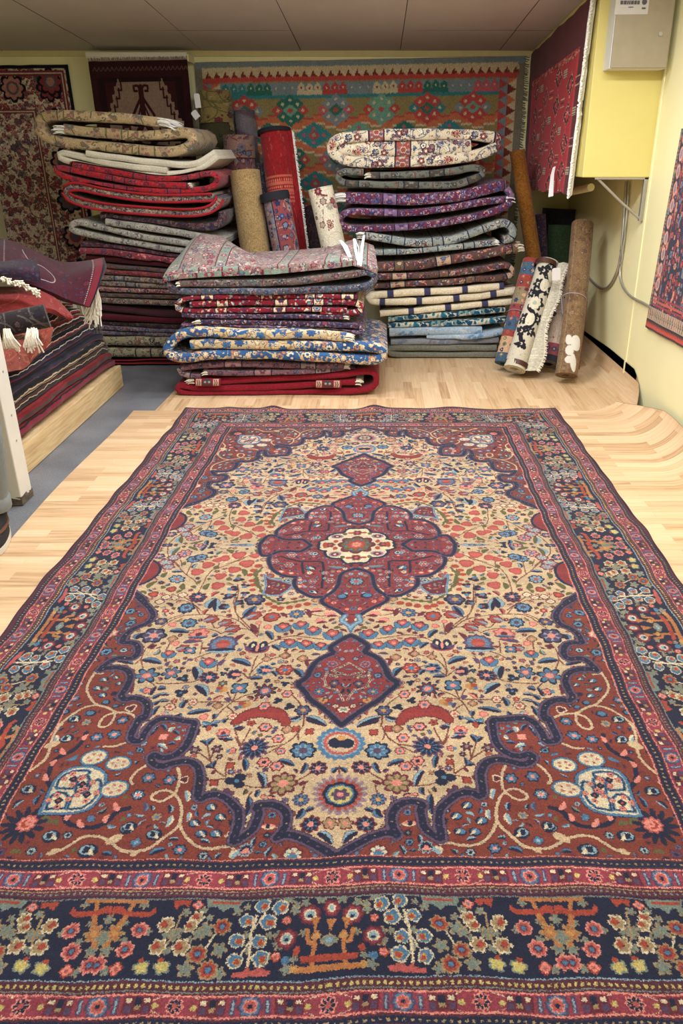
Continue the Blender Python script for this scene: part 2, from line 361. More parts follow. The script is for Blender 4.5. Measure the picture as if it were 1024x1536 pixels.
def medallion_rug(D, res=1.2):
    A0, B0, A1, B1 = 815, 1550, 1195, 1930
    c = Canvas(A1, B1, 'cream', res)
    sp = smooth(D['edge'], 1)
    lobe = smooth(D['lobe'], 1)
    for v in D['V']: c.stroke(smooth(v, 1), 4.2, 'vine')
    for v in D['OV']:
        c.stroke(smooth(v, 1), 9, 'olive'); c.dots(v, 30, 9, 'olive')
    LS = {'n':('navy','blue'),'b':('navy','light'),'m':('maroon',None),'u':('purple',None),'g':('olive',None),'bg':('olive','light'),'l':('light','ivory')}
    def leaves(test):
        for x0,y0,x1,y1,w,st in D['L']:
            if test(x0,y0): c.leaf(x0,y0,x1,y1,w*1.7,LS[st][0],LS[st][1],'maroon' if st in 'nb' else None,saw=.25 if w > 22 else 0)
    # spandrel regions
    E = np.array(sp)
    poly = [tuple(p) for p in sp]+[(A0+40, 360), (A0+40, B0+40), (0, B0+40)]
    def inside(px, py, P):
        r = False
        for (x0,y0),(x1,y1) in zip(P, P[1:]+P[:1]):
            if (y0 > py) != (y1 > py) and px < (x1-x0)*(py-y0)/(y1-y0)+x0: r = not r
        return r
    medout = [tuple(p) for p in D['pend']]
    allf = D['F']
    insp = lambda x,y: inside(x,y,poly)
    inpd = lambda x,y: inside(x,y,[(0,640)]+medout+[(0,1105)])
    mo = smooth(D['med1'][:13],1)+smooth(D['med2'],1)+smooth(D['med3'][:5],1)+smooth(D['med4'],1)
    mpoly = [(0,660)]+[tuple(p) for p in mo]+[(410,0),(0,0)]
    inmd = lambda x,y: inside(x,y,mpoly)
    leaves(lambda x,y: not insp(x,y))
    cr = smooth(D['cres'], 2); mid = len(cr)/2
    for w, col in ((7, 'maroon'), (0, (152,46,44))):                   # red crescent with a combed inner edge
        for i, (x, y) in enumerate(cr):
            h = 8+26*(1-((i-mid)/mid)**2); c.rect(x-9-w/2, y-h*.35-w/2, x+9+w/2, y+h*(.9 if i % 3 else .5)+w/2, col)
    for x,y,r,st in allf:
        if not insp(x,y) and not inpd(x,y) and not inmd(x,y): stamp(c,x,y,r*(1.22 if r < 40 else 1.1),st)
    def fill(seed, test, bg, n, rmin, rmax, cols, x1=820, y1=1550, leafy=.5):
        rn = random.Random(seed); bgc = np.array(PAL[bg], np.float32)
        for _ in range(n):
            x, y, r = rn.uniform(4, x1), rn.uniform(4, y1), rn.uniform(rmin, rmax)
            if not test(x, y): continue
            q = int((r*.8+1)/res); i, j = int(x/res), int(y/res); v = c.a[max(0,j-q):j+q, max(0,i-q):i+q]
            if v.size == 0 or np.abs(v-bgc).max() > 1: continue
            if rn.random() < leafy:
                t = rn.uniform(0, 6.28); c.leaf(x-r*math.cos(t), y-r*math.sin(t), x+r*math.cos(t), y+r*math.sin(t), r*.8, rn.choice(cols), rn.choice(cols), 'vine', rn.choice([-.4,.4]))
            else: c.flower(x, y, r*.9, rn.choice([4,5,6,7]), rn.choice(cols), rn.choice(cols), 'maroon', ph=rn.random()*3, k=.35)
    FC = ['navy','blue','brick','pink','coral','maroon','purple','olive','navy','light','tan']
    fout = lambda x,y: not insp(x,y) and not inpd(x,y) and not inmd(x,y)
    fill(1, fout, 'cream', 3000, 16, 26, FC); fill(2, fout, 'cream', 7000, 9, 14, FC)
    # extra small filling in the ground where it is thin
    rnd = random.Random(4)
    # pendant
    c.poly([(0,640)]+smooth(medout,1)+[(0,1105)], 'med')
    for x,y,r,st in allf:
        if inpd(x,y): stamp(c,x,y,r,st)
    fill(3, inpd, 'med', 5000, 6, 14, ['blue','light','navy','purple','lilac','tan','navy'], 300, 1150, .6)
    for w in D['mw']: c.stroke(w, 6, 'ivory'); c.stroke(w, 2.4, 'navy')
    for w, col in ((28,'edge'),(17,'navy')): c.stroke(smooth(medout,1), w, col)
    # medallion
    c.poly(mpoly, 'med'); c.poly(smooth(D['panel'],1), 'maroon'); c.stroke(D['panel']+D['panel'][:1], 9, 'light'); c.stroke(D['panel']+D['panel'][:1], 4, 'blue')
    for k in ('med5','med6'): c.stroke(smooth(D[k],1), 10, 'navy')
    rr = random.Random(9)
    for _ in range(70):
        x, y = rr.uniform(10,390), rr.uniform(0,560)
        if inmd(x,y) and (x > 150 or y > 180): c.flower(x,y,rr.uniform(6,11),5,rr.choice(['light','pink','blue','purple','ivory','navy','sage']),rr.choice(['maroon','coral','navy']),ph=x)
    for x,y,r,st in allf:
        if inmd(x,y): stamp(c,x,y,r,st)
    fill(4, inmd, 'med', 6000, 6, 15, ['purple','navy','plum','blue','lilac','light','purple','navy'], 420, 700, .6); fill(6, lambda x,y: True, 'maroon', 3000, 7, 13, ['tan','sage','blue','ivory','brick'], 420, 700, .6)
    for k in ('med1','med2','med3','med4'):
        for w, col in ((22,'edge'),(14,'navy')): c.stroke(smooth(D[k],1), w, col)
    c.stroke(smooth(D['med1'][:5],1), 22, 'blue'); c.stroke(smooth(D['med1'][:5],1), 10, 'light')
    # centre rosette
    for g, col in ((15,'navy'),(3,'ivory')):
        for hx, hy in ((150,45),(118,104),(52,148)):
            c.ell(hx*.55,0,hx*.45+g,hy*.98+g,col); c.rect(0,0,hx*.6,hy*.98+g,col); c.ell(hx*.6,hy*.6,hx*.4+g,hy*.4+g,col)
    for x,y,st in ((112,0,'k'),(0,112,'k')): c.flower(x,y,26,6,'maroon','coral','tan'); 
    for q in (-1,1): c.ell(88,30*q,10,14,'brick')
    c.ell(30,112,12,8,'brick'); c.ell(84,78,26,20,'lilac'); c.ell(84,78,17,13,'maroon'); c.ell(84,78,6,6,'ivory'); c.ell(132,0,10,26,'brick'); c.ell(52,104,9,12,'olive')
    c.flower(0,0,82,8,'olive','olive','maroon',k=.2,alt='blue'); c.flower(0,0,56,8,'brick','gold','olive',k=.3); c.flower(0,0,28,8,'pink','gold','coral')
    # spandrels
    c.poly(poly, 'red'); c.poly([(A0+40,225)]+lobe+[(A0+40,30)], 'med')
    for w, col in ((30,'edge'),(22,'navy')): c.stroke(lobe, w*.45, col)
    for x,y,r in ((758,150,34),(735,105,30),(740,185,28)): c.flower(x,y,r,6,'lilac','light','maroon',alt='ivory'); 
    for p in D['PV']:
        q = smooth(p,1); c.stroke(q, 13, 'navy')
        for i in range(2, len(q)-2, 3): c.leaf(q[i][0],q[i][1],q[i][0]+(18 if i%2 else -6),q[i][1]-26,14,'pink')
    leaves(insp)
    for v in D['CV']: c.stroke(smooth(v,1), 12, 'maroon')
    for v in D['CV']: c.stroke(smooth(v,1), 8, 'cream')
    for x,y,r in D['CB']: c.ell(x,y,r*.62,r*.36,'cream',ang=.6)
    for x,y,r,st in allf:
        if insp(x,y): stamp(c,x,y,r,st)
    T = smooth(D['tear'],1); c.stroke(T+T[:1], 20, 'navy'); c.stroke(T+T[:1], 16, 'blue'); c.poly(T, 'ivory')
    for p in D['tearc']: q = smooth(p,1); c.stroke(q+q[:1], 9, 'blue'); c.stroke(q+q[:1], 3, 'navy')
    for x,y,r in D['blobs']:
        c.ell(x,y,r*1.16,r*.92,'navy'); c.ell(x,y,r*1.12,r*.88,'blue'); c.ell(x,y,r*.95,r*.72,'ivory')
        for k in range(5): c.flower(x+r*.5*math.cos(k*1.26),y+r*.38*math.sin(k*1.26),r*.15,5,'pink','navy' if k%2 else 'green','coral')
    for p in D['tearc']:
        P = np.array(p); mx, my = P.mean(0)
        for k in range(4): c.flower(mx+24*math.cos(k*1.7),my+20*math.sin(k*1.7),9,5,'pink','navy' if k%2 else 'green','coral')
        c.flower(mx,my,11,4,'navy','brick')
    fill(5, insp, 'red', 3500, 13, 24, ['blue','navy','light','navy','blue','sage','purple']); fill(7, insp, 'red', 5000, 8, 12, ['blue','navy','light','maroon'])
    for w, col in ((34,'navy'),(31,'edge'),(18,'navy')): c.stroke(sp, w, col)
    c.dots(sp, 26, 2.6, 'edge'); c.dots(sp, 104, 2.4, 'tan')
    # ---- borders
    X = (np.arange(c.w)+.5)*res; Y = (np.arange(c.h)+.5)*res
    X, Y = np.meshgrid(X, Y)
    dx, dy = X-A0, Y-B0
    side = dx > dy; d = np.maximum(dx, dy); u = np.where(side, Y, X)
    def tri(v, half): m = np.mod(v, 2*half); return np.minimum(m, 2*half-m)
    a = c.a
    def put(m, col): a[m] = PAL[col]
    bt = border_tile(res); gt = guard_tile(res)
    main = (d >= 103) & (d < 281)
    uu = np.where(side, (600-tri(u,600))/600*465, tri(u,465))
    ii = np.clip((uu/res).astype(int),0,bt.w-1); jj = np.clip(((d-103)/res).astype(int),0,bt.h-1)
    jj2 = jj
    a[main] = bt.a[jj2[main], ii[main]]
    ug = np.where(side, u+60, u+(0)); gi = np.clip((np.mod(ug,286)/res).astype(int),0,gt.w-1)
    for lo, w in ((33,41),(310,40)):
        m = (d >= lo) & (d < lo+w); gj = np.clip(((d-lo)/w*40/res).astype(int),0,gt.h-1); a[m] = gt.a[gj[m], gi[m]]
    def band(lo, hi, col): put((d >= lo) & (d < hi), col)
    def dotted(lo, hi, col, step, r):
        mid = (lo+hi)/2; m = (np.mod(u, step) < r*2) & (np.abs(d-mid) < r); put(m, col)
    band(-1,2,'pink'); band(2,31,'navy'); band(2,6,'plum'); band(26,33,'plum'); dotted(9,23,'tan',14,2.6); band(31,34,'pink')
    band(73,76,'pink'); band(76,103,'plum'); band(81,83,'tan'); dotted(86,93,'sage',12,2.6); band(96,99,'navy')
    band(101,104,'sage'); band(280,283,'light'); band(283,310,'plum'); dotted(289,297,'yellow',13,3.2); band(302,304,'sage'); band(308,311,'pink')
    band(349,352,'pink'); band(352,380,'navy'); band(352,357,'plum'); band(371,380,'plum'); dotted(357,371,'tan',14,2.8)
    return c.a
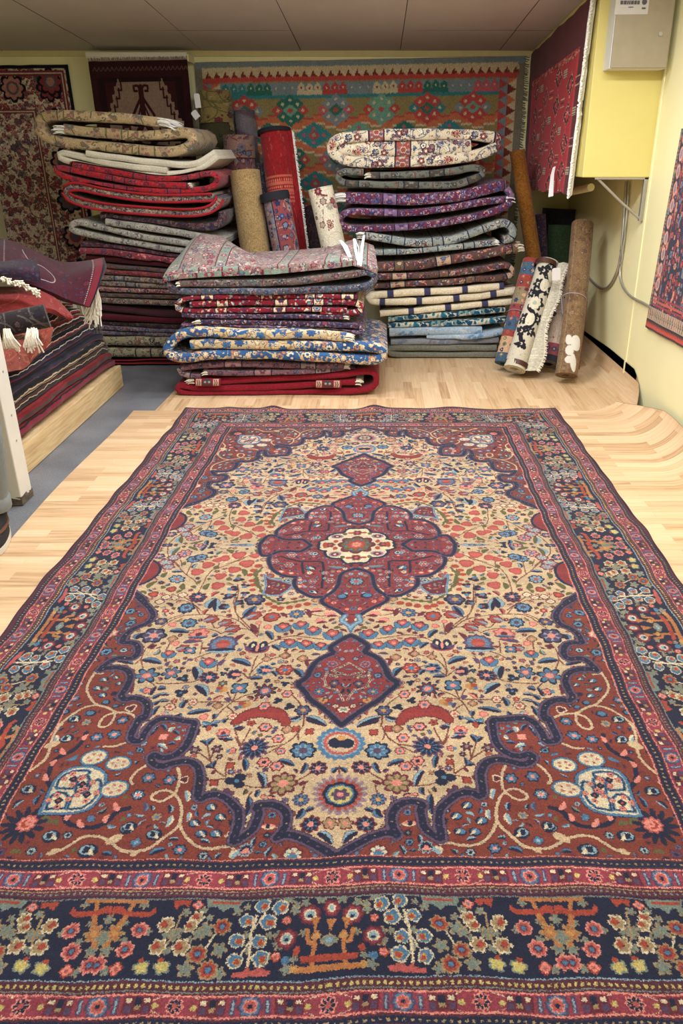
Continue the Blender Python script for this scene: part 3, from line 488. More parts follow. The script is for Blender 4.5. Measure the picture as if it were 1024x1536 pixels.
RUG = json.loads('''{"edge":[[3,1549],[27,1531],[53,1512],[77,1494],[107,1481],[129,1480],[145,1492],[131,1470],[125,1446],[129,1418],[144,1396],[167,1384],[190,1384],[206,1393],[194,1408],[200,1435],[204,1462],[222,1485],[246,1502],[245,1478],[241,1439],[244,1406],[259,1385],[278,1368],[293,1358],[314,1352],[334,1356],[344,1367],[357,1360],[357,1338],[356,1312],[361,1279],[376,1251],[397,1238],[422,1236],[448,1246],[473,1258],[495,1247],[507,1223],[499,1212],[477,1227],[447,1220],[426,1192],[418,1157],[419,1115],[423,1078],[453,1077],[492,1069],[526,1071],[545,1094],[556,1131],[552,1162],[574,1162],[589,1149],[590,1120],[586,1085],[584,1060],[570,1076],[574,1037],[585,1008],[608,987],[637,979],[656,990],[675,972],[668,942],[669,898],[679,866],[698,843],[730,834],[763,837],[778,846],[774,827],[756,793],[731,779],[703,787],[687,772],[687,744],[705,708],[731,693],[760,699],[764,677],[761,639],[740,605],[713,588],[705,552],[714,519],[740,477],[774,443],[808,407],[751,458],[787,414],[820,382],[835,366]],"lobe":[[828,336],[804,322],[781,298],[763,249],[767,198],[787,157],[820,134],[829,120]],"med1":[[-8,634],[3,599],[22,573],[35,567],[25,531],[47,505],[76,480],[105,455],[122,427],[111,396],[88,373],[69,326],[62,279],[59,244],[40,217],[0,196]],"med2":[[123,401],[158,406],[189,384],[221,346],[236,298],[231,261]],"med3":[[233,259],[273,255],[307,229],[339,178],[353,125],[344,82],[318,54],[277,49],[232,60],[213,37],[189,1]],"med4":[[346,84],[372,95],[389,76],[403,31],[410,-6]],"med5":[[128,336],[124,259],[130,167],[131,136],[183,136],[225,136],[269,114],[306,93]],"med6":[[212,136],[205,229]],"panel":[[351,244],[325,279],[289,288],[273,298],[236,318],[247,355],[276,392],[309,396],[340,382],[341,326]],"pend":[[-9,647],[23,670],[60,709],[63,725],[47,751],[69,766],[100,796],[118,840],[129,885],[158,910],[124,948],[100,990],[63,1026],[30,1062],[-1,1100]],"core":[[8,-159],[48,-155],[60,-120],[114,-116],[118,-63],[139,-45],[148,-2]],"F":[[219,1104,17,"p"],[172,1152,16,"p"],[201,1241,16,"pn"],[168,1258,16,"p"],[160,1202,12,"p"],[233,1187,35,"nd"],[101,1200,30,"b"],[56,1266,22,"nr"],[65,1454,22,"n"],[97,1377,18,"bo"],[144,1320,34,"T"],[287,1246,12,"rs"],[88,1128,13,"rs"],[2,1175,60,"PB"],[2,1359,64,"PR"],[184,1109,12,"x"],[130,1115,13,"rs"],[154,1115,15,"t"],[396,1192,15,"k"],[337,1185,15,"k"],[375,1088,22,"bi"],[330,1126,17,"p2"],[296,1192,13,"pb"],[322,1312,12,"rs"],[266,1302,25,"n3"],[578,415,25,"n"],[603,482,27,"b"],[567,573,25,"b"],[467,468,17,"n3"],[418,443,14,"n3"],[363,429,32,"u"],[495,552,22,"rb"],[440,573,22,"rb"],[404,609,23,"rb"],[349,532,24,"rb"],[283,540,27,"r"],[322,573,10,"s"],[288,601,12,"s"],[621,584,13,"s"],[236,605,25,"tu"],[205,700,21,"tu"],[514,643,31,"p2"],[421,708,46,"PU"],[301,714,36,"ir"],[598,670,16,"t"],[578,696,13,"s"],[543,725,20,"rb"],[520,733,20,"b4"],[585,757,19,"tu"],[445,799,24,"tu"],[265,782,13,"t"],[206,764,15,"t"],[550,853,27,"br"],[507,880,17,"n3"],[431,873,26,"n"],[356,856,21,"np"],[263,840,23,"bn"],[197,840,25,"r2"],[325,924,26,"b4"],[378,929,20,"go"],[247,942,30,"m"],[192,911,12,"k3"],[200,990,13,"k3"],[160,1019,14,"k3"],[177,961,16,"p"],[500,948,18,"n3"],[512,1016,16,"c"],[450,990,14,"c"],[376,1008,13,"t"],[298,1002,21,"go"],[235,1011,17,"p"],[405,1056,12,"s"],[320,1056,14,"c"],[218,1103,16,"p"],[383,830,8,"n3"],[391,853,10,"n3"],[197,519,25,"bo"],[124,498,17,"sm"],[76,528,21,"sm"],[106,569,19,"sm"],[235,609,24,"tu"],[175,592,24,"tu"],[126,624,24,"tu"],[60,647,27,"tu"],[197,700,22,"tu"],[144,708,24,"tu"],[96,714,21,"tu"],[210,764,14,"t"],[148,782,16,"t"],[314,452,10,"d"],[286,475,10,"d"],[265,488,10,"d"],[230,475,11,"d"],[200,461,10,"d"],[119,1037,21,"u"],[668,655,38,"u2"],[625,870,36,"br2"],[609,945,17,"pb"],[667,569,21,"u"],[796,511,23,"g"],[773,583,22,"g"],[824,452,17,"g"],[753,532,14,"g"],[796,621,9,"g"],[818,643,20,"cp"],[741,740,17,"gw"],[795,751,24,"g"],[823,793,21,"g2"],[751,893,14,"bw"],[717,885,11,"bw"],[698,914,11,"bw"],[757,933,15,"bw"],[728,966,14,"bw"],[708,999,13,"nb"],[676,1016,11,"nb"],[808,984,18,"f"],[813,1043,15,"nb"],[738,1049,16,"nb"],[775,1073,17,"nw"],[736,1093,17,"tq"],[628,1026,18,"tf"],[631,1076,20,"f"],[819,914,14,"gw"],[783,670,12,"g"],[681,1149,20,"f"],[636,1137,22,"f"],[632,1077,20,"f"],[762,1152,19,"nw"],[776,1074,19,"nw"],[736,1088,19,"tq"],[785,1293,10,"f"],[786,1340,20,"nw"],[823,1202,14,"nb"],[824,1231,15,"cw"],[825,1263,9,"nb"],[820,1368,12,"f"],[823,1384,6,"cw"],[676,1485,21,"nw"],[639,1482,13,"gw"],[708,1525,14,"gw"],[577,1527,24,"nw"],[757,1450,57,"PD"],[505,1462,19,"nw"],[397,1302,14,"tf"],[493,1298,21,"f"],[435,1303,20,"f"],[503,1358,20,"fw"],[365,1523,18,"f"],[444,1427,18,"tq"],[314,1394,15,"bw"],[286,1426,15,"bw"],[345,1442,15,"bw"],[324,1474,15,"bw"],[290,1474,15,"bw"],[502,1458,18,"nw"],[434,1482,20,"gn"],[495,1146,14,"sq"],[209,1523,19,"hp"],[307,1537,15,"gw"],[543,1197,13,"g"],[461,1324,7,"g"],[170,1454,19,"cn"],[100,1539,26,"hc"],[171,1508,12,"g"],[700,-320,30,"b"],[754,-206,24,"u2"],[797,-133,24,"u2"],[695,-108,26,"u2"],[659,-14,29,"up"],[793,-14,26,"u2"],[701,71,27,"up"],[801,99,22,"u2"],[748,165,23,"bo"],[652,-159,26,"b"],[623,-179,24,"b"],[653,120,26,"b"],[627,104,24,"b"],[681,279,27,"l"],[577,401,28,"n"],[604,476,26,"b"],[584,167,23,"co"],[615,219,23,"co"],[522,254,21,"co"],[518,322,23,"co"],[475,203,21,"co"],[531,112,22,"co"],[557,127,17,"co"],[614,-288,24,"co"],[575,-219,24,"co"],[527,-159,22,"co"],[688,355,17,"rd"],[745,392,18,"rd"],[628,-76,14,"k3"],[590,-102,14,"k3"],[588,-57,13,"k3"],[604,15,14,"k3"],[595,65,12,"k3"],[457,346,18,"k4"],[468,401,19,"k4"],[468,467,18,"k4"],[451,279,15,"k4"],[708,441,16,"o"],[692,409,16,"o"],[658,414,14,"o"],[634,392,16,"o"],[511,-14,34,"li"],[758,-410,21,"co"],[701,-381,18,"co"],[579,-410,30,"n"],[518,-358,25,"co"],[508,-292,27,"co"],[466,-251,27,"co"],[433,-199,25,"co"],[519,-153,25,"co"],[467,-124,26,"co"],[418,-127,23,"co"],[476,87,26,"co"],[409,93,19,"co"],[432,157,26,"co"],[476,203,23,"co"],[476,-20,52,"li"],[451,-323,19,"k4"],[445,279,18,"k4"],[459,346,18,"k4"],[416,326,16,"k4"],[458,396,17,"k4"],[410,384,16,"k4"],[415,443,16,"k4"],[365,423,32,"u"],[385,178,13,"d"],[401,211,11,"d"],[406,244,11,"d"],[395,288,10,"d"],[389,319,10,"d"],[386,355,10,"d"],[311,453,11,"d"],[289,471,11,"d"],[264,480,11,"d"],[230,471,10,"d"],[201,467,10,"d"],[169,453,12,"d"],[142,426,14,"t"],[369,125,13,"t"],[384,26,15,"w2"],[357,-33,22,"mg"],[363,49,19,"mg"],[277,-8,28,"mb"],[320,-20,16,"gs"],[233,-6,24,"gs"],[320,-185,23,"w2"],[260,-105,23,"w2"],[181,-95,24,"w2"],[262,82,21,"w2"],[327,136,20,"w2"],[263,162,21,"w2"],[288,219,13,"pe"],[251,229,11,"pe"],[178,189,21,"bw"],[214,280,12,"pe"],[210,328,13,"pe"],[159,366,17,"nw"],[164,288,18,"w2"],[121,229,14,"w2"],[96,288,18,"w2"],[167,71,19,"gw"],[80,178,32,"lf"],[189,60,13,"w2"],[1,298,31,"mb2"],[-1,239,20,"gs"],[43,401,22,"nb"],[95,427,18,"rd"],[-4,462,17,"w2"],[-6,567,23,"gw"],[27,336,12,"gs"],[298,336,22,"c"],[329,254,15,"r"],[259,288,15,"gw"],[238,382,13,"w2"],[194,288,13,"l"],[-8,733,26,"bk"],[51,813,18,"u3"],[21,784,11,"l"],[95,870,15,"b"],[80,948,20,"bo"],[65,990,14,"or"],[-9,850,24,"l"],[-9,895,17,"cw"],[37,911,17,"u"],[5,1031,19,"cw"],[27,1016,12,"cw"],[-2,1059,11,"b"],[59,975,10,"u"],[-10,924,16,"u"],[48,1008,9,"u"]],"L":[[254,1223,247,1268,9,"n"],[225,1356,224,1422,9,"n"],[214,1274,190,1331,11,"b"],[90,1246,101,1288,8,"n"],[165,1236,121,1258,10,"n"],[159,1077,121,1077,10,"b"],[106,1077,43,1107,12,"b"],[90,1406,105,1435,11,"n"],[84,1414,62,1406,7,"n"],[44,1478,13,1515,12,"b"],[-31,1482,-9,1515,12,"b"],[291,1115,275,1104,8,"n"],[103,1329,77,1315,7,"m"],[208,1333,208,1359,7,"n"],[195,1131,184,1115,7,"u"],[213,1146,193,1144,5,"u"],[18,1284,2,1266,8,"n"],[-1,1266,-23,1284,8,"n"],[326,1152,300,1149,8,"b"],[219,1256,222,1261,7,"u"],[195,1512,192,1485,7,"b"],[160,1544,148,1515,7,"b"],[239,1544,221,1523,12,"l"],[386,1152,366,1170,8,"n"],[366,1170,353,1141,8,"n"],[352,1251,328,1258,8,"n"],[332,1256,328,1227,6,"n"],[330,1281,318,1266,6,"m"],[339,1144,307,1149,10,"b"],[297,1112,274,1104,8,"b"],[387,1338,379,1377,9,"l"],[420,1385,415,1414,8,"b"],[408,1420,412,1458,9,"l"],[366,1408,365,1439,8,"l"],[431,1537,396,1523,9,"n"],[395,1494,373,1494,7,"b"],[275,1544,263,1529,7,"b"],[324,1492,300,1502,7,"b"],[464,1390,459,1408,6,"b"],[532,1131,521,1101,8,"b"],[519,1094,497,1120,8,"n"],[485,1126,475,1104,10,"l"],[475,1120,453,1137,8,"n"],[448,1141,459,1157,8,"l"],[474,1173,448,1173,8,"n"],[495,1187,482,1167,8,"n"],[499,1173,469,1192,7,"l"],[536,1141,527,1120,7,"n"],[556,1187,528,1208,7,"b"],[592,1187,606,1187,6,"u"],[541,1251,531,1236,6,"b"],[522,407,492,498,17,"b"],[623,624,553,628,15,"n"],[553,689,490,677,15,"u"],[388,685,359,639,11,"m"],[356,468,391,544,12,"n"],[292,624,258,677,11,"n"],[254,704,227,736,11,"n"],[372,782,310,820,15,"n"],[483,820,467,888,18,"b"],[464,911,415,964,17,"b"],[456,1043,390,1028,11,"n"],[301,880,260,883,10,"n"],[572,929,550,924,8,"n"],[564,961,532,961,8,"b"],[555,990,524,990,8,"n"],[478,1019,469,978,10,"n"],[326,1008,318,1031,8,"u"],[340,1082,332,1065,8,"n"],[407,1008,390,996,7,"u"],[401,984,405,967,8,"u"],[451,519,430,532,10,"m"],[343,609,322,632,10,"n"],[465,655,445,643,9,"n"],[524,813,516,793,8,"u"],[577,820,573,793,8,"u"],[407,813,392,782,10,"u"],[361,972,345,990,10,"u"],[238,846,220,873,9,"n"],[248,813,232,806,7,"n"],[520,786,498,789,9,"u"],[245,536,226,519,9,"m"],[348,577,321,639,11,"m"],[378,1043,373,1065,9,"n"],[304,1109,283,1100,8,"b"],[168,834,143,880,13,"n"],[109,1065,42,1103,12,"b"],[121,1065,157,1076,11,"b"],[57,609,30,609,10,"g"],[37,617,11,632,8,"m"],[258,511,227,544,9,"m"],[172,486,149,544,12,"m"],[147,511,129,502,8,"m"],[129,561,101,565,10,"m"],[78,569,56,552,9,"m"],[123,764,91,761,8,"u"],[138,793,129,827,8,"m"],[138,799,113,793,7,"m"],[209,617,197,647,9,"m"],[179,655,153,639,7,"m"],[245,655,233,677,8,"m"],[134,924,96,898,14,"b"],[66,958,39,978,9,"n"],[28,972,59,978,8,"b"],[90,827,69,830,7,"u"],[737,799,682,813,12,"n"],[661,786,596,806,15,"n"],[645,961,649,911,8,"m"],[722,677,711,643,14,"n"],[590,967,581,924,9,"n"],[574,936,548,929,10,"n"],[577,984,557,958,9,"n"],[560,961,533,958,7,"b"],[564,1013,551,990,8,"n"],[550,993,528,990,7,"b"],[552,1059,545,1013,8,"n"],[753,1059,727,1037,10,"n"],[826,1059,808,1025,9,"n"],[787,1019,775,1008,7,"b"],[692,978,682,996,6,"b"],[720,1422,695,1450,8,"g"],[694,1439,671,1450,9,"g"],[755,1527,726,1529,7,"g"],[828,1435,827,1401,9,"g"],[825,1183,824,1157,10,"n"],[754,1390,747,1356,8,"n"],[618,1529,606,1529,10,"g"],[541,1533,515,1537,8,"n"],[529,1439,516,1435,7,"g"],[800,1120,791,1109,8,"n"],[536,1372,528,1364,7,"g"],[806,1137,784,1167,9,"l"],[727,-140,730,-199,12,"g"],[698,-172,688,-219,15,"g"],[818,-70,792,-102,11,"g"],[750,-33,736,-114,22,"bg"],[752,82,737,15,20,"bg"],[819,60,802,43,16,"g"],[738,274,730,229,13,"g"],[779,350,751,298,13,"g"],[641,355,652,308,14,"g"],[728,350,711,341,13,"g"],[559,350,554,303,13,"g"],[712,-8,691,-51,10,"g"],[704,15,653,49,11,"g"],[571,82,551,49,13,"bg"],[537,37,508,76,10,"g"],[557,-120,529,-70,17,"g"],[549,203,540,167,10,"g"],[680,167,683,136,11,"g"],[716,224,669,219,12,"b"],[799,373,774,392,10,"g"],[637,49,625,3,10,"n"],[523,480,510,409,21,"b"],[621,326,598,341,11,"g"],[595,308,591,279,9,"g"],[724,-254,691,-267,11,"g"],[667,-351,640,-395,11,"g"],[482,288,483,259,10,"g"],[660,382,644,355,9,"g"],[566,279,553,269,10,"g"],[586,114,585,93,8,"g"],[576,-147,589,-127,8,"g"],[775,-351,760,-366,15,"g"],[617,-337,616,-366,12,"g"],[388,-147,383,-213,12,"g"],[439,-267,426,-294,13,"g"],[424,-239,416,-267,11,"g"],[530,43,508,71,13,"g"],[418,37,400,82,13,"g"],[446,198,425,254,13,"g"],[458,254,438,254,11,"g"],[553,-102,528,-70,15,"g"],[519,-199,529,-226,14,"g"],[524,-76,499,-95,10,"g"],[481,-159,470,-179,10,"g"],[388,531,359,471,13,"n"],[384,259,387,198,9,"g"],[369,336,374,259,12,"g"],[559,-351,553,-374,11,"g"],[489,269,473,288,8,"g"],[169,496,157,531,10,"m"]],"V":[[[658,609],[615,528],[543,519],[464,524],[399,552],[348,609],[314,655]],[[543,519],[582,452],[626,407]],[[436,407],[430,477],[399,552]],[[558,617],[511,605],[463,617],[437,639]],[[492,569],[466,613],[439,577]],[[437,636],[406,613]],[[390,601],[348,609]],[[499,779],[474,757],[451,744]],[[484,751],[489,685]],[[578,908],[486,901],[457,885]],[[305,880],[304,799],[294,764]],[[308,860],[280,793],[233,772],[192,757]],[[305,880],[277,846]],[[305,880],[329,853]],[[337,990],[311,961],[274,948]],[[337,990],[358,942]],[[337,990],[288,984]],[[337,990],[355,1019],[370,1059],[374,1082]],[[345,990],[384,990],[430,990]],[[348,1013],[321,1037],[306,1082],[300,1114]],[[319,569],[314,655]],[[268,696],[244,677],[209,677]],[[410,840],[414,799],[394,772]],[[598,685],[597,744]],[[238,827],[217,834]],[[328,929],[337,990]],[[306,1094],[291,1141],[274,1175],[233,1187]],[[274,1175],[259,1109]],[[108,1094],[122,1141],[155,1178],[200,1213]],[[155,1175],[190,1185]],[[115,1157],[119,1137]],[[112,1060],[112,1094]],[[108,1312],[67,1279]],[[180,1329],[235,1324],[278,1298]],[[222,1342],[227,1356]],[[89,1329],[94,1356]],[[295,1288],[297,1246]],[[0,1261],[1,1298]],[[79,1439],[65,1454]],[[345,1231],[373,1152]],[[345,1231],[346,1187]],[[345,1231],[375,1208],[395,1195]],[[345,1231],[323,1266],[296,1288]],[[296,1288],[296,1251]],[[324,1302],[295,1295],[271,1298]],[[296,1141],[278,1175],[269,1183]],[[665,786],[669,729]],[[665,786],[646,840]],[[586,905],[546,906],[497,901]],[[665,786],[678,813]],[[598,905],[581,924]],[[656,569],[632,536],[599,519]],[[730,-172],[703,-239],[654,-281],[635,-337],[613,-410]],[[650,244],[694,189],[773,82],[788,15]],[[650,244],[654,157]],[[650,244],[609,288],[598,318]],[[580,373],[574,219],[520,178],[466,125]],[[780,-33],[771,-82],[743,-159]],[[707,-172],[715,-239]],[[751,147],[744,114],[696,178]],[[704,125],[686,178]],[[697,427],[635,427],[593,445],[543,496]],[[543,147],[537,198]],[[575,-337],[569,-267]],[[643,-199],[648,-281]],[[422,496],[441,336]],[[440,445],[444,346],[444,318]],[[436,445],[418,514],[390,547],[343,603],[324,642]],[[513,157],[467,125],[421,82]],[[574,-337],[523,-239],[469,-159],[422,-147]],[[565,-281],[577,-381]],[[468,136],[448,114]],[[527,-95],[543,3]],[[518,-172],[520,-226]],[[250,677],[196,655],[143,663],[89,673]],[[265,536],[220,519]],[[151,519],[117,536],[90,532]],[[175,955],[144,984],[120,1025]],[[118,1049],[109,1103]]],"OV":[[[368,189],[386,259],[360,346],[328,401],[278,450],[213,436],[176,423]]],"CV":[[[790,840],[788,860],[794,898],[791,936],[763,978],[732,1011],[702,1019],[668,1043],[641,1043],[615,1051],[595,1070]],[[762,863],[784,860]],[[732,1011],[766,1022],[791,1059],[811,1096],[807,1088],[809,1120],[804,1152],[790,1192],[787,1231],[805,1266],[823,1288],[826,1312],[825,1329]],[[668,1043],[659,1082],[669,1106],[687,1109],[697,1096],[696,1059],[668,1043]],[[669,1533],[646,1529],[623,1508],[604,1485],[574,1482],[546,1490],[523,1506],[498,1525],[478,1528],[462,1528],[436,1523],[413,1496],[389,1466],[380,1446],[384,1414],[395,1377],[412,1349],[432,1336],[454,1342],[469,1359],[466,1372],[441,1377],[425,1361],[412,1349],[407,1312],[413,1284],[427,1261]],[[380,1446],[365,1474],[344,1500],[318,1515],[287,1517],[263,1510],[245,1510],[240,1517]],[[261,1474],[253,1504]],[[512,1254],[533,1279],[540,1312],[528,1322]],[[650,1187],[621,1187],[596,1170]]],"CB":[[813,1098,26],[792,1175,34],[822,1313,22],[527,1492,34],[658,1529,22],[464,1533,18],[815,1103,22],[261,1478,14]],"tear":[[729,1412],[726,1351],[727,1302],[713,1270],[681,1261],[645,1266],[613,1284],[605,1312],[600,1347],[607,1385],[624,1403],[659,1413],[701,1413]],"tearc":[[[723,1403],[721,1347],[681,1349],[674,1399]],[[717,1333],[721,1302],[707,1277],[682,1270],[649,1274],[651,1288],[676,1295],[673,1329],[678,1334]],[[668,1402],[672,1351],[637,1347],[636,1315],[616,1302],[606,1338],[614,1377],[633,1398]],[[666,1345],[673,1302],[644,1288],[642,1342]]],"blobs":[[660,1227,33],[584,1249,31],[571,1338,33]],"PV":[[[716,1131],[713,1173],[735,1208],[764,1227],[763,1266],[755,1302],[729,1333]],[[670,1418],[653,1446],[617,1458],[582,1458],[557,1439],[543,1410],[515,1401]]],"cres":[[305,1079],[295,1056],[268,1034],[238,1026],[199,1034],[176,1051],[161,1087]],"mw":[[[67,853],[72,892],[58,929],[25,942],[6,990]],[[-7,799],[51,850],[-9,873]],[[67,866],[33,880]]]}''')
# ---------------------------------------------------------------- patterns of the other rugs
def knots(a, rnd, amt=.09):
    n = np.random.RandomState(rnd).normal(1, amt, a.shape[:2]+(1,)).astype(np.float32)
    return a*n
def floral(seed, ground, cols, dens=1.0, w=900, h=500, res=3.0, size=26, vine='vine', out='navy', bands=0, bandcol=None, light=None):
    """scattered palmettes, rosettes, leaves and scrolling stems on a plain ground"""
    r = random.Random(seed); c = Canvas(w, h, ground, res)
    for _ in range(int(9*dens)):
        x, y = r.uniform(0, w), r.uniform(0, h); p = [(x, y)]; a = r.uniform(0, 6.28); k = r.choice([-1, 1])*r.uniform(.12, .4)
        for _ in range(14): a += k; x += 26*math.cos(a); y += 26*math.sin(a); p.append((x, y))
        c.stroke(p, 8, vine)
    n = int(w*h/(size*size*7)*dens)
    for i in range(n):
        x, y, s = r.uniform(0, w), r.uniform(0, h), size*r.uniform(.6, 1.35)
        a, b, d = r.choice(cols), r.choice(cols), r.choice(cols)
        q = r.random()
        if q < .45: 
            for ox in (0, w, -w): c.flower(x+ox, y, s, r.choice([5, 6, 7, 8]), a, b, out if r.random() < .7 else None, ph=r.random(), k=.3, alt=d if r.random() < .5 else None)
        elif q < .8:
            t = r.uniform(0, 6.28); c.leaf(x, y, x+s*1.9*math.cos(t), y+s*1.9*math.sin(t), s*.75, a, b, out if r.random() < .5 else None, .4)
        else: c.ell(x, y, s*.4, s*.35, a)
    for i in range(int(n*1.3)):                                   # small scrolls, buds and specks between
        x, y, s = r.uniform(0, w), r.uniform(0, h), size*r.uniform(.2, .42); a = r.choice(cols); q = r.random()
        if q < .4:
            t = r.uniform(0, 6.28); b = r.choice([-1, 1])*.9; pts = [(x, y)]
            for _ in range(5): x += s*.9*math.cos(t); y += s*.9*math.sin(t); t += b; pts.append((x, y))
            c.stroke(pts, max(res*1.3, s*.4), out if q < .2 else a)
        elif q < .75: c.flower(x, y, s*1.3, 4, a, r.choice(cols), None, k=.5, ph=q*9)
        else: c.ell(x, y, s, s*.7, a, q*5)
    for k in range(bands):
        x = w*(k+.5)/bands+r.uniform(-60, 60); bw = r.uniform(60, 110); bc = bandcol or r.choice(cols)
        c.rect(x, 0, x+bw, h, bc); [c.flower(x+r.uniform(8,bw-8), r.uniform(0,h), size*r.uniform(.25,.5), 5, r.choice(cols), r.choice(cols), None, k=.4) for _ in range(int(h/9))]; c.rect(x-8, 0, x, h, out); c.rect(x+bw, 0, x+bw+8, h, out); c.rect(x-20, 0, x-14, h, light or ground); c.rect(x+bw+14, 0, x+bw+20, h, light or ground)
        for j in range(int(h/70)+1): c.flower(x+bw/2, j*70, 26, 6, r.choice(cols), r.choice(cols), ground, k=.3)
    return knots(c.a, seed)
def solid(seed, col, w=400, h=300, res=4.0, amt=.08):
    c = Canvas(w, h, col, res); r = random.Random(seed)
    for _ in range(30):
        y = r.uniform(0, h); q = r.uniform(.92, 1.07); c.rect(0, y, w, y+r.uniform(4, 12), tuple(v*q for v in c._c(col)))
    return knots(c.a, seed, amt)
def striped(seed, rows, w=600, res=3.0):
    """rows: (colour, width mm) going round the fold"""
    h = sum(q for _, q in rows); c = Canvas(w, h, 'black', res); r = random.Random(seed); y = 0
    for col, q in rows:
        c.rect(0, y, w, y+q, col); y += q
    xs = np.arange(c.w)*res; d = (7*np.sin(xs/w*6.283*2+seed)+5*np.sin(xs/w*6.283*5+seed*2)+3*np.sin(xs/w*6.283*11))/res
    c.a = np.stack([np.roll(c.a[:, i], int(d[i]), 0) for i in range(c.w)], 1)
    return knots(c.a, seed, .1)
def blotch(seed, ground, cols, n=60, w=600, h=300, res=4.0):
    c = Canvas(w, h, ground, res); r = random.Random(seed)
    for _ in range(n):
        x, y = r.uniform(0, w), r.uniform(0, h); col = r.choice(cols)
        for _ in range(5): c.ell(x+r.uniform(-35, 35), y+r.uniform(-20, 20), r.uniform(6, 24), r.uniform(5, 16), col, r.random()*3)
    return knots(c.a, seed, .08)
def lattice(seed, ground, col, w=640, h=320, res=3.0, wid=26):
    c = Canvas(w, h, ground, res)
    for k in range(-1, 5):
        x = k*160
        for (p, q) in (((0,0),(40,80)),((40,80),(40,160)),((40,160),(0,240)),((0,240),(0,320)),((160,0),(120,80)),((120,80),(120,160)),((120,160),(160,240)),((40,80),(120,80)),((40,160),(120,160))):
            c.stroke([(x+p[0], p[1]), (x+q[0], q[1])], wid, col)
    return knots(c.a, seed, .06)
def bordered(seed, W, H, field, cols, border, bcols, bw=170, guard='navy', res=4.0, size=30, fields=None, edge='navy', dens=1.0):
    """a whole rug seen flat: field, wide border with rosettes, guard stripes"""
    f = floral(seed, field, cols, dens, W, H, res, size, out='maroon'); c = Canvas(W, H, field, res); c.a = f.copy(); r = random.Random(seed+5)
    X, Y = np.meshgrid((np.arange(c.w)+.5)*res, (np.arange(c.h)+.5)*res); d = np.minimum(np.minimum(X, W-X), np.minimum(Y, H-Y))
    b = floral(seed+1, border, bcols, dens*1.1, W, H, res, size*.9, out='maroon'); m = d < bw; c.a[m] = b[m]
    n = int((W+H)*2/(bw*.9))
    for k in range(n):
        t = k/n*2*(W+H)
        if t < W: x, y = t, bw*.5
        elif t < W+H: x, y = W-bw*.5, t-W
        elif t < 2*W+H: x, y = 2*W+H-t, H-bw*.5
        else: x, y = bw*.5, 2*W+2*H-t
        c.flower(x, y, bw*.34, 8, r.choice(bcols), r.choice(bcols), edge, k=.25, ring=r.choice(bcols))
    for lo, hi, q in ((bw-6, bw+26, guard), (bw+4, bw+14, field), (bw*.12, bw*.24, guard), (bw*.16, bw*.2, field), (-1, bw*.07, edge)):
        c.a[(d >= lo) & (d < hi)] = PAL[q] if isinstance(q, str) else q
    return knots(c.a, seed, .08)
